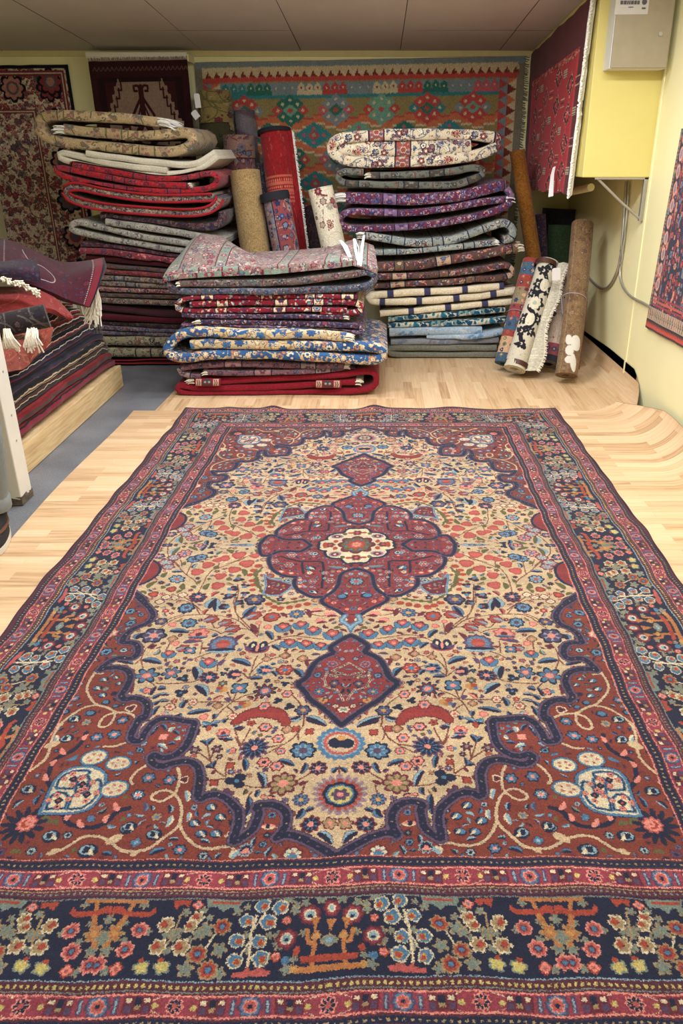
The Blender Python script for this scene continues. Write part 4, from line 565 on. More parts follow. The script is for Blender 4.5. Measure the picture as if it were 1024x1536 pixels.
def kilim_pattern(res=4.0):
    """flat-woven kilim: running-hook top border, rows of small combs, stepped diamonds on bands"""
    W, H = 2700, 1500; c = Canvas(W, H, (112,104,84), res); r = random.Random(2)
    G = dict(green=(38,98,84), teal=(44,112,116), red=(168,58,52), rose=(172,74,80), or_=(176,92,56), sand=(176,158,122), ol=(128,112,66), slate=(104,118,122), mint=(92,138,116), br=(110,44,36))
    def dia(x, y, w, h, col, st=6):
        for k in range(st): c.rect(x-w*(1-k/st), y-h*(k+1)/st, x+w*(1-k/st), y+h*(k+1)/st, col)
    # side borders of triangles
    for x0 in (60, W-200):
        c.rect(x0, 0, x0+140, H, G['slate'])
        for k in range(int(H/75)):
            c.poly([(x0, k*75), (x0+70, k*75+37), (x0, k*75+75)], G['red']); c.poly([(x0+140, k*75), (x0+70, k*75+37), (x0+140, k*75+75)], G['sand'])
            c.poly([(x0+70, k*75+37), (x0+140, k*75+75), (x0+70, k*75+112)], G['or_'] if k % 2 else G['br'])
    # top: hooks
    c.rect(0, 0, W, 50, G['slate']); c.rect(60, 40, W-60, 120, G['sand'])
    for k in range(36):
        x = 70+k*72; c.poly([(x, 118), (x+36, 66), (x+72, 118)], G['br']); c.poly([(x, 120), (x+72, 120), (x+72, 110), (x, 110)], G['red']); c.stroke([(x+8, 108), (x+34, 60), (x+58, 62), (x+60, 84), (x+46, 86)], 10, G['sand'])
    c.rect(60, 118, W-60, 150, G['red']); c.rect(200, 140, W-200, 165, G['ol'])
    # comb row
    cc = ['teal','green','slate','sand','red','slate','sand','red','green','slate','rose']
    c.rect(200, 150, W-200, 240, G['slate'])
    for k in range(11):
        x = 210+k*208; col = G[cc[k]]; c.rect(x, 205, x+208, 240, col)
        for j in range(3): dia(x+34+j*68, 186, 30, 34, col, 4); dia(x+34+j*68, 190, 9, 8, G['sand'] if cc[k] != 'sand' else G['br'], 2)
    c.rect(200, 238, W-200, 262, G['teal']); c.rect(200, 262, W-200, 300, G['ol'])
    c.rect(200, 300, W-200, H, G['ol'])
    for row in range(7):                                          # stepped zigzag bands between the rows of diamonds
        yb = 425+row*178
        for k in range(-1, 27):
            x = 200+k*95; st = (0, 1, 2, 1)[k % 4]; o = (st if row % 2 == 0 else 2-st)*24
            x0, x1 = max(x, 200), min(x+97, W-200)
            if x1 <= x0: continue
            c.rect(x0, yb-40+o, x1, yb+8+o, G['or_']); c.rect(x0, yb+8+o, x1, yb+24+o, G['sand']); c.rect(x0, yb-52+o, x1, yb-40+o, G['sand'] if row % 2 else G['red'])
    for row in range(7):
        y = 345+row*178
        for k in range(7):
            x = 390+k*380+(190 if row % 2 else 0)
            if x > W-300: continue
            if row % 2 == 0:
                a, b = [('red','slate'),('green','red'),('slate','rose'),('mint','red'),('red','teal')][k % 5]
                for dx, dy in ((0,-74),(0,74),(-104,0),(104,0),(-62,-44),(62,44),(-62,44),(62,-44)): dia(x+dx, y+dy, 50, 40, G[a if dx == 0 or abs(dx) == 62 else b], 5); dia(x+dx, y+dy, 14, 11, G['sand'], 2)
                dia(x, y, 58, 42, G['mint' if k % 2 else 'green'], 5); dia(x, y, 24, 18, G['red'], 3)
            else:
                dia(x, y, 150, 92, G[['green','teal','mint'][k % 3]], 7); dia(x, y, 48, 34, G['red'], 4); dia(x, y, 20, 14, G['mint'], 3)
                for dx in (-84, 84): dia(x+dx, y, 20, 14, G['rose'], 3)
                for dy in (-52, 52): dia(x, y+dy, 18, 12, G['rose'], 3)
    # serrated weave
    a = c.a; sh = (np.random.RandomState(3).randint(-1, 2, a.shape[1])); out = a.copy()
    for i in range(a.shape[1]): out[:, i] = np.roll(a[:, i], sh[i], 0)
    return knots(out*1.15, 3, .07)
def geometric_pattern(res=3.5):
    """dark maroon village rug: beige field, hooked medallion, stepped corners"""
    W, H = 860, 1300; c = Canvas(W, H, (52,18,22), res); M = (58,18,22); B = (140,112,92)
    for k in range(22): c.stroke([(30+k*38, 70), (48+k*38, 45), (60+k*38, 70)], 7, (96,66,58))
    c.rect(60, 120, W-60, H, (38,14,18)); c.rect(120, 150, W-120, H, B)
    for s in (0, 1):
        fx = (lambda x: x) if s == 0 else (lambda x: W-x)
        c.poly([(fx(120), 150), (fx(225), 150), (fx(120), 420)], M)
        for k in range(5):
            x, y = 238-k*26, 165+k*60
            c.stroke([(fx(x), y-30), (fx(x), y+20), (fx(x-34), y+20), (fx(x-34), y+44)], 15, B); c.stroke([(fx(x+22), y-30), (fx(x+22), y+42), (fx(x-10), y+42)], 13, M)
    x = W/2
    c.stroke([(x, 190), (x, 420)], 46, M)
    for q in (-1, 1):
        c.stroke([(x, 250), (x+q*95, 390), (x+q*95, 460), (x+q*50, 460)], 22, M); c.stroke([(x, 215), (x+q*30, 175), (x+q*62, 180), (x+q*60, 215), (x+q*36, 215)], 16, M)
        c.stroke([(x+q*20, 330), (x+q*48, 400), (x+q*48, 420)], 14, M)
        for k in range(3):
            X, Y = x+q*(165+k*65), 470+k*70
            c.stroke([(X-30, Y+60), (X-30, Y), (X+30, Y), (X+30, Y+34), (X, Y+34)], 17, M)
    c.poly([(x, 400), (x+130, 560), (x+60, 640), (x, 700), (x-60, 640), (x-130, 560)], M); c.poly([(x, 470), (x+60, 560), (x, 640), (x-60, 560)], B)
    for q in (-1, 1): c.rect(x+q*250-30, 640, x+q*250+30, H, M)
    return knots(c.a, 8, .08)
def turkmen_pattern(res=3.5):
    """deep red tribal rug: rows of tall lozenges with pale plaques between, plain dark ends"""
    W, H = 1300, 2100; c = Canvas(W, H, (96,12,26), res); r = random.Random(5)
    c.rect(90, 330, W-150, H-260, (206,30,44)); c.rect(130, 380, W-190, H-310, (186,22,38))
    for k in range(4):
        for j in range(6):
            x, y = 240+k*265, 480+j*250+(120 if k % 2 else 0)
            if y > H-400: continue
            c.poly([(x, y-125), (x+88, y), (x, y+125), (x-88, y)], (214,44,52)); c.poly([(x, y-98), (x+66, y), (x, y+98), (x-66, y)], (58,12,26)); c.poly([(x, y-60), (x+40, y), (x, y+60), (x-40, y)], (206,36,46))
            for q in range(70):
                a, b = r.uniform(-1, 1), r.uniform(-1, 1)
                if abs(a)+abs(b) < 1: c.ell(x+a*84, y+b*120, 8, 7, r.choice([(196,140,104),(214,190,150),(30,26,44),(206,66,58),(80,90,96),(30,26,44)]))
            if (k+j) % 2 == 0: c.rect(x+100, y-40, x+172, y+30, (186,164,132)); [c.rect(x+100, y-26+q*20, x+172, y-20+q*20, (80,50,54)) for q in range(3)]
            else:
                for q in range(3): c.rect(x+96, y-40+q*34, x+178, y-28+q*34, (190,156,120) if q != 1 else (60,16,30))
    for k in range(420): x, y = r.uniform(90, W-150), r.choice([r.uniform(335, 385), r.uniform(H-310, H-262)]); c.ell(x, y, 11, 8, r.choice([(200,140,100),(60,14,30),(190,60,56)]))
    for k in range(60): c.rect(100+k*18, H-250, 108+k*18, H-210, (150,40,50))
    return knots(c.a, 5, .1)
def tribal_pattern(res=3.0):
    """navy and coral rug with rosettes, combs and a red flat-woven end"""
    W, H = 1150, 1150; c = Canvas(W, H, (38,34,62), res); r = random.Random(12)
    cl = [(196,80,62),(160,44,58),(214,130,100),(58,70,110),(104,120,140),(120,40,54)]
    for _ in range(1300):
        x, y = r.uniform(0, W), r.uniform(0, H)
        if r.random() < .55: c.flower(x, y, r.uniform(14, 30), 6, r.choice(cl), r.choice(cl), (28,24,44), k=.3)
        else: c.rect(x, y, x+r.uniform(8, 22), y+r.uniform(20, 60), r.choice(cl))
    for k in range(12):
        for x in (70,): c.ell(x, 40+k*92, 30, 40, (214,150,120)); c.ell(x, 40+k*92, 17, 25, (140,120,140))
    c.rect(0, 0, 26, H, (150,110,92)); c.rect(120, 0, 132, H, (150,50,50))
    for k in range(60): c.rect(0, k*20, 26, k*20+9, r.choice([(190,120,90),(90,70,70),(60,110,100)]))
    for y0, hh, q in ((H-215, 12, (160,50,56)), (H-190, 14, (200,80,60)), (H-165, 12, (160,50,56))): c.rect(40, y0, W, y0+hh, q)
    c.rect(0, H-140, W, H-62, (178,150,122))
    for k in range(40): x = 10+k*30; c.stroke([(x, H-130), (x, H-70)], 7, r.choice([(50,90,90),(90,50,50),(200,100,60)])); c.stroke([(x-9, H-110), (x+9, H-90)], 5, (70,50,50))
    c.rect(0, H-62, W, H, (206,62,40)); c.rect(0, H-62, W, H-50, (40,26,34)); c.rect(0, H-12, W, H, (60,26,30))
    for k in range(60): c.poly([(k*20, H-50), (k*20+10, H-28), (k*20+20, H-50)], (60,24,30))
    return knots(c.a, 12, .08)
# ---------------------------------------------------------------- the room
XR, YB, XL, YF = 1.69, 7.35, -3.3, -1.6
def ceil_z(y): return 2.255+(YB-y)*.058
M_wall = plain('yellow_paint', (238,231,182), .55, var=.03, scale=3, bump=.12, bscale=90)
M_wall2 = plain('yellow_paint_bulkhead', (216,202,122), .5, var=.03, scale=3, bump=.1, bscale=90)
M_ceil = plain('ceiling_tile', (202,194,188), .9, var=.04, scale=5, bump=.3, bscale=140)
M_gap = plain('ceiling_joint', (120,108,100), .9)
M_white = plain('white_gloss_paint', (214,210,200), .45, var=.06, scale=8)
M_metal = plain('galvanised_pipe', (176,172,162), .4, metal=.6, var=.05)

def quad(name, pts, mat, kind='structure'):
    m = MB(); n = m.add(pts); m.face([n, n+1, n+2, n+3], [(p[0], p[1]+p[2]) for p in pts]); return tag(m.build(name, mat, smooth=False), kind=kind)
def slab_wall(name, x0, y0, x1, y1, mat, z0=-.05, zh=2.95):
    m = MB(); m.box(x0, y0, z0, x1, y1, zh); return tag(m.build(name, mat, smooth=False), kind='structure')
# grey painted concrete
def concrete():
    m, nt, p = new_mat('grey_painted_concrete'); L = nt.links.new
    tc = nd(nt, 'ShaderNodeTexCoord'); n = nd(nt, 'ShaderNodeTexNoise'); n.inputs['Scale'].default_value = 4; n.inputs['Detail'].default_value = 10; L(tc.outputs['Object'], n.inputs['Vector'])
    n2 = nd(nt, 'ShaderNodeTexNoise'); n2.inputs['Scale'].default_value = 120; L(tc.outputs['Object'], n2.inputs['Vector'])
    a = nd(nt, 'ShaderNodeMath', operation='ADD'); L(n.outputs['Fac'], a.inputs[0]); L(n2.outputs['Fac'], a.inputs[1])
    cr = nd(nt, 'ShaderNodeValToRGB'); cr.color_ramp.elements[0].position = .35; cr.color_ramp.elements[0].color = lin((88,90,96)); cr.color_ramp.elements[1].position = .7; cr.color_ramp.elements[1].color = lin((124,126,130))
    h = nd(nt, 'ShaderNodeMath', operation='MULTIPLY'); h.inputs[1].default_value = .5; L(a.outputs[0], h.inputs[0]); L(h.outputs[0], cr.inputs[0]); L(cr.outputs[0], p.inputs['Base Color']); p.inputs['Roughness'].default_value = .6
    return m
m = MB(); m.box(XL-.1, YF-.1, -.1, XR+.1, YB+.1, 0); tag(m.build('floor', concrete(), smooth=False), kind='structure')
slab_wall('wall_back', XL-.1, YB, XR+.1, YB+.1, M_wall); slab_wall('wall_right', XR, YF-.1, XR+.1, YB, M_wall)
slab_wall('wall_left', XL-.1, YF-.1, XL, YB, M_wall); slab_wall('wall_front', XL, YF-.1, XR, YF, M_wall)
# suspended ceiling: tiles with fine open joints
m = MB(); xs = [XL-.05]; x = -3.05
while x < XR: xs.append(x); x += .81
xs.append(XR+.05); ys = [YF-.05]; y = .45
while y < YB-.3: ys.append(y); y += 1.22
ys.append(YB+.05); ys = sorted(set(ys)); g = .0025
for i in range(len(xs)-1):
    for j in range(len(ys)-1):
        x0, x1, y0, y1 = xs[i]+g, xs[i+1]-g, ys[j]+g, ys[j+1]-g
        sag = .0025*math.sin(i*2.3+j*1.7)
        n = m.add([(x0,y0,ceil_z(y0)+sag),(x1,y0,ceil_z(y0)),(x1,y1,ceil_z(y1)+sag),(x0,y1,ceil_z(y1))]); m.cur = 0; m.face([n,n+1,n+2,n+3])
        n2 = m.add([(x0,y0,ceil_z(y0)+.03),(x1,y0,ceil_z(y0)+.03),(x1,y1,ceil_z(y1)+.03),(x0,y1,ceil_z(y1)+.03)]); m.cur = 1
        for a in range(4): b = (a+1) % 4; m.face([n+a,n+b,n2+b,n2+a])
m.cur = 1; n = m.add([(XL-.1,YF-.1,ceil_z(YF)+.03),(XR+.1,YF-.1,ceil_z(YF)+.03),(XR+.1,YB+.1,ceil_z(YB)+.03),(XL-.1,YB+.1,ceil_z(YB)+.03)]); m.face([n,n+1,n+2,n+3])
tag(m.build('ceiling', [M_ceil, M_gap], smooth=False), kind='structure')
# boxed-in bulkhead along the right wall
XB, YBK, ZB = 1.275, 5.25, 1.36
m = MB(); m.box(XB, YBK, ZB, XR+.02, YB+.02, 2.6, .006); tag(m.build('wall_bulkhead', M_wall2, smooth=False), kind='structure')
# panel joint and corner bead on the right wall
m = MB(); m.box(XR-.006, 5.205, 0, XR+.01, 5.235, 2.6, .003); tag(m.build('trim_1', M_wall, smooth=False), kind='structure')
m = MB(); m.box(-3.2, YB-.012, 2.215, XB, YB+.01, 2.3, .004); tag(m.build('trim_2', plain('cream_edge_trim', (206,196,140), .6), smooth=False), kind='structure')

# wood-look vinyl: strip parquet print
def vinyl(name):
    m, nt, p = new_mat(name); L = nt.links.new
    uv = nd(nt, 'ShaderNodeUVMap'); 
    def brick(w, h, off):
        b = nd(nt, 'ShaderNodeTexBrick'); b.offset = off; b.inputs['Scale'].default_value = 1; b.inputs['Brick Width'].default_value = w; b.inputs['Row Height'].default_value = h; b.inputs['Mortar Size'].default_value = .0006; b.inputs['Bias'].default_value = 0
        b.inputs['Color1'].default_value = (0,0,0,1); b.inputs['Color2'].default_value = (1,1,1,1); b.inputs['Mortar'].default_value = (.2,.2,.2,1); L(uv.outputs[0], b.inputs['Vector']); return b
    b = brick(.42, .062, .37)
    mp = nd(nt, 'ShaderNodeMapping'); mp.inputs['Scale'].default_value = (2.2, 38, 1); L(uv.outputs[0], mp.inputs['Vector'])
    sx = nd(nt, 'ShaderNodeVectorMath', operation='ADD'); L(mp.outputs[0], sx.inputs[0]); L(b.outputs['Color'], sx.inputs[1])
    n = nd(nt, 'ShaderNodeTexNoise'); n.inputs['Scale'].default_value = 1.6; n.inputs['Detail'].default_value = 7; n.inputs['Distortion'].default_value = .6; L(sx.outputs[0], n.inputs['Vector'])
    mx = nd(nt, 'ShaderNodeMix', data_type='FLOAT'); mx.inputs[0].default_value = .64; L(b.outputs['Color'], mx.inputs[2]); L(n.outputs['Fac'], mx.inputs[3])
    cr = nd(nt, 'ShaderNodeValToRGB'); e = cr.color_ramp.elements; e[0].position = .12; e[0].color = lin((150,112,78)); e[1].position = .85; e[1].color = lin((224,197,160))
    k = e.new(.42); k.color = lin((202,168,128)); L(mx.outputs[0], cr.inputs[0]); L(cr.outputs[0], p.inputs['Base Color'])
    p.inputs['Roughness'].default_value = .42; p.inputs['Specular IOR Level'].default_value = .4
    bp = nd(nt, 'ShaderNodeBump'); bp.inputs['Strength'].default_value = .05; L(n.outputs['Fac'], bp.inputs['Height']); L(bp.outputs[0], p.inputs['Normal'])
    return m
M_vin = vinyl('strip_wood_vinyl'); M_vback = plain('vinyl_backing', (150,140,120), .8)
def sheet(name, rows, label, z=.0, th=.003, swap=False):
    """rows: list of (list of 3-D points across the sheet, u coordinate)"""
    m = MB(); nr, nc = len(rows), len(rows[0]); L = []
    for r in rows:
        acc = [r[0][0]]; 
        for a, b in zip(r[:-1], r[1:]): acc.append(acc[-1]+(Vector(b)-Vector(a)).length)
        L.append(acc)
    n = m.add([p for r in rows for p in r]); n2 = m.add([(p[0], p[1], p[2]-th) for r in rows for p in r])
    def U(i, j): return (L[i][j], rows[i][0][1]) if not swap else (rows[i][0][1], L[i][j])
    for i in range(nr-1):
        for j in range(nc-1):
            q = [(i,j),(i,j+1),(i+1,j+1),(i+1,j)]
            m.cur = 0; m.quad_uv([n+a*nc+b for a, b in q], [U(a, b) for a, b in q]); m.cur = 1; m.face([n2+a*nc+b for a, b in reversed(q)])
    m.cur = 1
    for i in range(nr-1):
        for j in (0, nc-1): m.face([n+i*nc+j, n+(i+1)*nc+j, n2+(i+1)*nc+j, n2+i*nc+j])
    for j in range(nc-1):
        for i in (0, nr-1): m.face([n+i*nc+j, n+i*nc+j+1, n2+i*nc+j+1, n2+i*nc+j])
    return tag(m.build(name, [M_vin, M_vback]), label, 'floor covering')
def curl_row(x0, y, z, xw, rise, rad, lift=0.0, skew=0.0):
    """flat from x0, then a cove of radius rad up against the wall to height rise"""
    pts = []; xf = xw-rad
    for k in range(14): t = k/13; pts.append((x0+(xf-x0)*t, y, z+lift*t**6))
    amax = math.pi/2 if rise >= rad else math.acos(max(-1, 1-rise/rad))
    for k in range(1, 13): a = amax*k/12; pts.append((xf+rad*math.sin(a), y+skew*k/12, z+lift+rad*(1-math.cos(a))))
    e = pts[-1]; pts.append((e[0], e[1], z+lift+max(rise, e[2]-z-lift+.002)))
    return pts
rows = []
for k in range(58):
    y = -1.5+k*(4.765+1.5)/57
    q = max(0, (y-1.2)/3.6); xl = -1.56+.012*math.sin(y*3.1)
    xw = XR-.012; rad = .21+.02*math.sin(y*2.2); rise = .105+.035*math.sin(y*1.7+.6)
    if y > 4.3: rise *= 1-.55*(y-4.3)/.465; rad += .3*(y-4.3)
    rows.append(curl_row(xl, y, .008, xw-.03*max(0, (y-4.4)), rise, rad))
sheet('vinyl_sheet', rows, 'front sheet of wood-look vinyl under the big carpet, its right side coved up the wall')
rows = []
for k in range(40):
    y = 4.68+k*(7.3-4.68)/39; xl = -1.42-.02*math.sin(y*2)
    xw = XR-.004; rise = .05+.16*min(1, max(0, (y-4.7)/.3))-.04*max(0, (y-5.6)); rad = .15
    if y < 4.9: xw -= .025*(4.9-y)/.22
    r = curl_row(xl, y, .004, xw, rise, rad)
    rows.append(r)
sheet('vinyl_sheet', rows, 'rear sheet of wood-look vinyl beneath the rug piles, its cut edge against the wall', swap=True)
# ---------------------------------------------------------------- the big carpet on the floor
def big_carpet():
    q = medallion_rug(RUG, 1.2)                       # quarter: rows = distance from centre along length, cols = across
    half = np.concatenate([q[:, ::-1], q], 1)         # near half, centre row first
    full = np.concatenate([half[::-1], half], 0)      # far end first
    h, w = full.shape[:2]; rs = np.random.RandomState(11)
    yy, xx = np.mgrid[0:h, 0:w].astype(np.float32)
    wx = 3.2*np.sin(yy/190+1)+2.4*np.sin(yy/71+xx/300)+1.6*np.sin(yy/23+xx/41); wy = 3.4*np.sin(xx/160+.5)+2.2*np.sin(xx/67-yy/210)+1.6*np.sin(xx/29-yy/37)
    jx = rs.randint(-1, 2, (h//2+1, w//2+1)).repeat(2, 0).repeat(2, 1)[:h, :w]; jy = rs.randint(-1, 2, (h//2+1, w//2+1)).repeat(2, 0).repeat(2, 1)[:h, :w]
    full = full[np.clip((yy+wy+jy).astype(int), 0, h-1), np.clip((xx+wx+jx).astype(int), 0, w-1)]
    # abrash: dye lots change in bands along the length; single knots vary too
    rowv = np.convolve(rs.normal(0, 1, h+160), np.ones(40)/40, 'same')[80:80+h]; rowv2 = np.convolve(rs.normal(0, 1, h+160), np.ones(9)/9, 'same')[80:80+h]
    k = 1+.10*rowv[:, None, None]*2+.05*rowv2[:, None, None]
    kn = rs.normal(1, .085, (h//2+1, w//2+1, 1)).repeat(2, 0).repeat(2, 1)[:h, :w]
    ch = rs.normal(1, .03, (h//2+1, w//2+1, 3)).repeat(2, 0).repeat(2, 1)[:h, :w]
    full = full*k*kn*ch*.84+3
    mat = woven('persian_wool', full.astype(np.float32), 1, 1, .9, bump=.22)
    NX, NY = 170, 280; m = MB()
    ax = lambda y: -.084+.0094*(y-2.884)
    def edges(y):
        wv = .004*math.sin(y*9)+.003*math.sin(y*23+1)
        hl = .815-(.02*max(0, y-3)/1.8)+.012*max(0, 2.2-y)
        L = 1.183-.035*max(0, (y-2.6)/2.2); R = 1.243-.035*max(0, (y-3)/1.8)
        return ax(y)-L+wv, ax(y)-hl, ax(y), ax(y)+hl+.012, ax(y)+R+wv*.8
    K = [0, 380/2390, .5, 2010/2390, 1]
    yk = [.905, 1.298, 2.884, 4.406, 4.79]; vk = [0, 380/3860, .5, 3480/3860, 1]
    def interp(t, a, b): return float(np.interp(t, a, b))
    P = []; UV = []
    for j in range(NY+1):
        v = j/NY; y = interp(v, vk, yk); e = edges(y)
        for i in range(NX+1):
            u = i/NX; x = interp(u, K, e)
            edge = min(u, 1-u)*2.39; en = min(v, 1-v)*3.8
            z = .014+.0035*noise.noise(Vector((x*1.3, y*1.3, 0)))+.0025*noise.noise(Vector((x*4, y*5, 3)))
            z += .006*math.exp(-edge/.05)*(.5+.5*math.sin(y*11+math.sin(y*4)))
            yo = 0
            if v > .9:
                far = math.exp(-(1-v)*3.8/.07)
                for cx, a, s in ((-.66,.022,.06), (-.02,.026,.07), (.46,.014,.12), (-.95,.006,.05), (.9,.008,.1)): z += a*far*math.exp(-((x-cx)/s)**2)
                yo = far*(.012*math.sin(x*5+.4)+.008*math.sin(x*13))
            if v < .2: z += .004*math.exp(-((y-1.25)/.05)**2)*(1+math.sin(x*3))+.003*math.sin(x*6)*math.exp(-((y-1.02)/.06)**2)
            P.append((x, y+yo, z)); UV.append((u, v))
    n = m.add(P); W = NX+1
    for j in range(NY):
        for i in range(NX):
            ids = [j*W+i, j*W+i+1, (j+1)*W+i+1, (j+1)*W+i]; m.quad_uv([n+k for k in ids], [UV[k] for k in ids])
    ring = [i for i in range(W)]+[j*W+NX for j in range(1, NY+1)]+[NY*W+i for i in range(NX-1, -1, -1)]+[j*W for j in range(NY-1, 0, -1)]
    low = m.add([(P[i][0], P[i][1], max(.0085, P[i][2]-.010)) for i in ring]); R = len(ring)
    for a in range(R):
        b = (a+1) % R; m.quad_uv([n+ring[a], n+ring[b], low+b, low+a], [UV[ring[a]], UV[ring[b]], UV[ring[b]], UV[ring[a]]])
    root = thing('persian_carpet', (-.08, 2.85, .009), 'large hand-knotted carpet with a beige field, red medallion and navy border, spread on the floor', 'carpet')
    m.build('pile', mat, root)
    s = MB(); s.tube([(P[i][0]-.002, P[i][1], max(.0125, P[i][2]-.004)) for i in [j*W for j in range(NY+1)]], .005, 6); s.build('selvedge', M_selv, root)
    s = MB(); s.tube([(P[i][0]+.002, P[i][1], max(.0125, P[i][2]-.004)) for i in [j*W+NX for j in range(NY+1)]], .005, 6); s.build('selvedge', M_selv, root)
    return root
M_selv = plain('dark_overcast_wool', (52,34,48), .9, var=.15, scale=60)
big_carpet()
# ---------------------------------------------------------------- folded rugs in piles
M_fringe = plain('cotton_fringe', (222,214,196), .95, var=.1, scale=80)
M_fringe_w = plain('white_cotton_fringe', (236,234,228), .95, var=.06, scale=80)
def fringe_mesh(m, p, t, nrm, y0, y1, half, length, rnd, n=46, droop=.25, r=.0028):
    """twisted cotton strands leaving an end edge: p end point (x,z), t outward direction, nrm across"""
    for k in range(n):
        y = y0+(y1-y0)*(k+rnd.random())/n; off = rnd.uniform(-.75, .75)*half
        a = Vector((p[0]+nrm[0]*off, y, p[1]+nrm[1]*off)); L = length*rnd.uniform(.7, 1.15); d = Vector((t[0], rnd.uniform(-.35, .1), t[1])); s = rnd.uniform(-.2, .2)
        pts = [a-d*.006, a+d*L*.4+Vector((0, 0, L*.1*s)), a+d*L*.75+Vector((0, rnd.uniform(-.004, .004), -droop*L*.25+L*s*.2)), a+d*L+Vector((0, rnd.uniform(-.008, .008), -droop*L*.6+L*s*.3))]
        m.tube(pts, r, 4, True, [r*1.3, r*1.1, r, r*.7])
def resample(pts, step):
    out = [pts[0]]; acc = 0.0
    for a, b in zip(pts[:-1], pts[1:]):
        L = math.hypot(b[0]-a[0], b[1]-a[1])
        if L < 1e-6: continue
        t = step-acc
        while t <= L: out.append((a[0]+(b[0]-a[0])*t/L, a[1]+(b[1]-a[1])*t/L)); t += step
        acc = L-(t-step)
    out.append(pts[-1]); return out
FLOOR_Z = .012
class Field:
    """top surface of what already lies in a pile, on a 1.5 cm grid: the next rug is pressed flat against it"""
    def __init__(s, x0, x1, y0, y1, c=.015):
        s.x0, s.y0, s.c = x0, y0, c; s.h = np.full((int((y1-y0)/c)+2, int((x1-x0)/c)+2), -1.0)
    def rest(s, m, eps=.004, first=0, keep=True):
        h = s.h; k = h.copy()
        for dy in (-1, 0, 1):
            for dx in (-1, 0, 1): k = np.maximum(k, np.roll(np.roll(h, dy, 0), dx, 1))
        for i in range(first, len(m.v)):
            x, y, z = m.v[i]; a, b = int((y-s.y0)/s.c), int((x-s.x0)/s.c)
            if 0 <= a < h.shape[0] and 0 <= b < h.shape[1] and z < k[a, b]+eps: m.v[i] = (x, y, k[a, b]+eps)
        if not keep: return
        for f in m.f:
            P = [m.v[i] for i in f]
            a0, a1 = [int((q-s.y0)/s.c) for q in (min(p[1] for p in P), max(p[1] for p in P))]; b0, b1 = [int((q-s.x0)/s.c) for q in (min(p[0] for p in P), max(p[0] for p in P))]
            if a1 < 0 or b1 < 0: continue
            v = s.h[max(a0,0):a1+1, max(b0,0):b1+1]
            if v.size: np.maximum(v, max(p[2] for p in P), out=v)
FIELDS = dict(B=Field(-1.6,.3,4.8,6.2), C=Field(-.6,1.5,5.9,7.2), A=Field(-3.1,-1.0,5.6,7.2))
def fold_geometry(m, path_px, th_px, Y, depth, seed, wob=.010, kx=1.0, uoff=0.0, hmin=FLOOR_Z, conv=None, top_sink=0.0, mp=None, ease=.5):
    """thick ribbon following path_px (photo pixels) on the plane at Y, running back by depth, rounded along its front"""
    conv = conv or (lambda p: (lambda v: (v.x, v.z))(at(p[0], p[1], Y)))
    P = [conv(p) for p in path_px]; th = .87*th_px*(px_m(Y, sum(p[1] for p in P)/len(P)) if mp is None else mp)
    P = resample(smooth(P, 3), .03); rnd = random.Random(seed); ph = rnd.uniform(0, 50)
    nP = len(P); rings = []; L = 0; info = []
    NA = 7
    for i, p in enumerate(P):
        a, b = P[max(i-1, 0)], P[min(i+1, nP-1)]; t = Vector((b[0]-a[0], b[1]-a[1])).normalized(); nr = Vector((-t.y, t.x))
        if i: L += math.hypot(p[0]-P[i-1][0], p[1]-P[i-1][1])
        h = th/2*(1+.14*noise.noise(Vector((L*5, ph, 0))))
        yf = Y+wob*2*noise.noise(Vector((L*2.5, ph, 7)))+wob*noise.noise(Vector((L*9, ph, 2)))
        zo = .004*noise.noise(Vector((L*6, ph, 4)))
        ring = []; vs = []
        prof = [(1, depth), (1, depth*.55), (1, .16), (1, .07)]
        for w, y in prof: ring.append((w*h*(1+.05*noise.noise(Vector((L*4, y*5, ph)))), y+h)); vs.append(-(y))
        for k in range(NA):
            an = math.pi/2-math.pi*(k+.5)/NA; ring.append((h*math.sin(an), h-h*ease*2*.5*math.cos(an)*1.0)); vs.append((math.pi/2-an)*h)
        for w, y in prof[::-1]: ring.append((-w*h, y+h)); vs.append(math.pi*h+y)
        pts = []
        for w, y in ring:
            x = p[0]+nr.x*w; z = p[1]+nr.y*w+zo
            pts.append((x, yf+y-h*.0, max(hmin, z)))
        rings.append((m.add(pts), L, vs)); info.append((p, t, nr, h, yf))
    N = len(rings[0][2])
    for (n0, l0, v0), (n1, l1, v1) in zip(rings[:-1], rings[1:]):
        for k in range(N-1): m.quad_uv([n0+k, n1+k, n1+k+1, n0+k+1], [(uoff+l0*kx, v0[k]), (uoff+l1*kx, v1[k]), (uoff+l1*kx, v1[k+1]), (uoff+l0*kx, v0[k+1])])
        m.quad_uv([n0+N-1, n1+N-1, n1, n0], [(l0, 0), (l1, 0), (l1, .02), (l0, .02)])
    for n0, l, v, flip in ((rings[0][0], 0, rings[0][2], 0), (rings[-1][0], L, rings[-1][2], 1)):
        ids = [n0+k for k in range(N)]; m.face(ids if flip else ids[::-1], [(l+k*.004, .1) for k in range(N)])
    return info
def group_key(g): return 'B' if 'centre' in g else ('C' if 'right' in g else 'A')
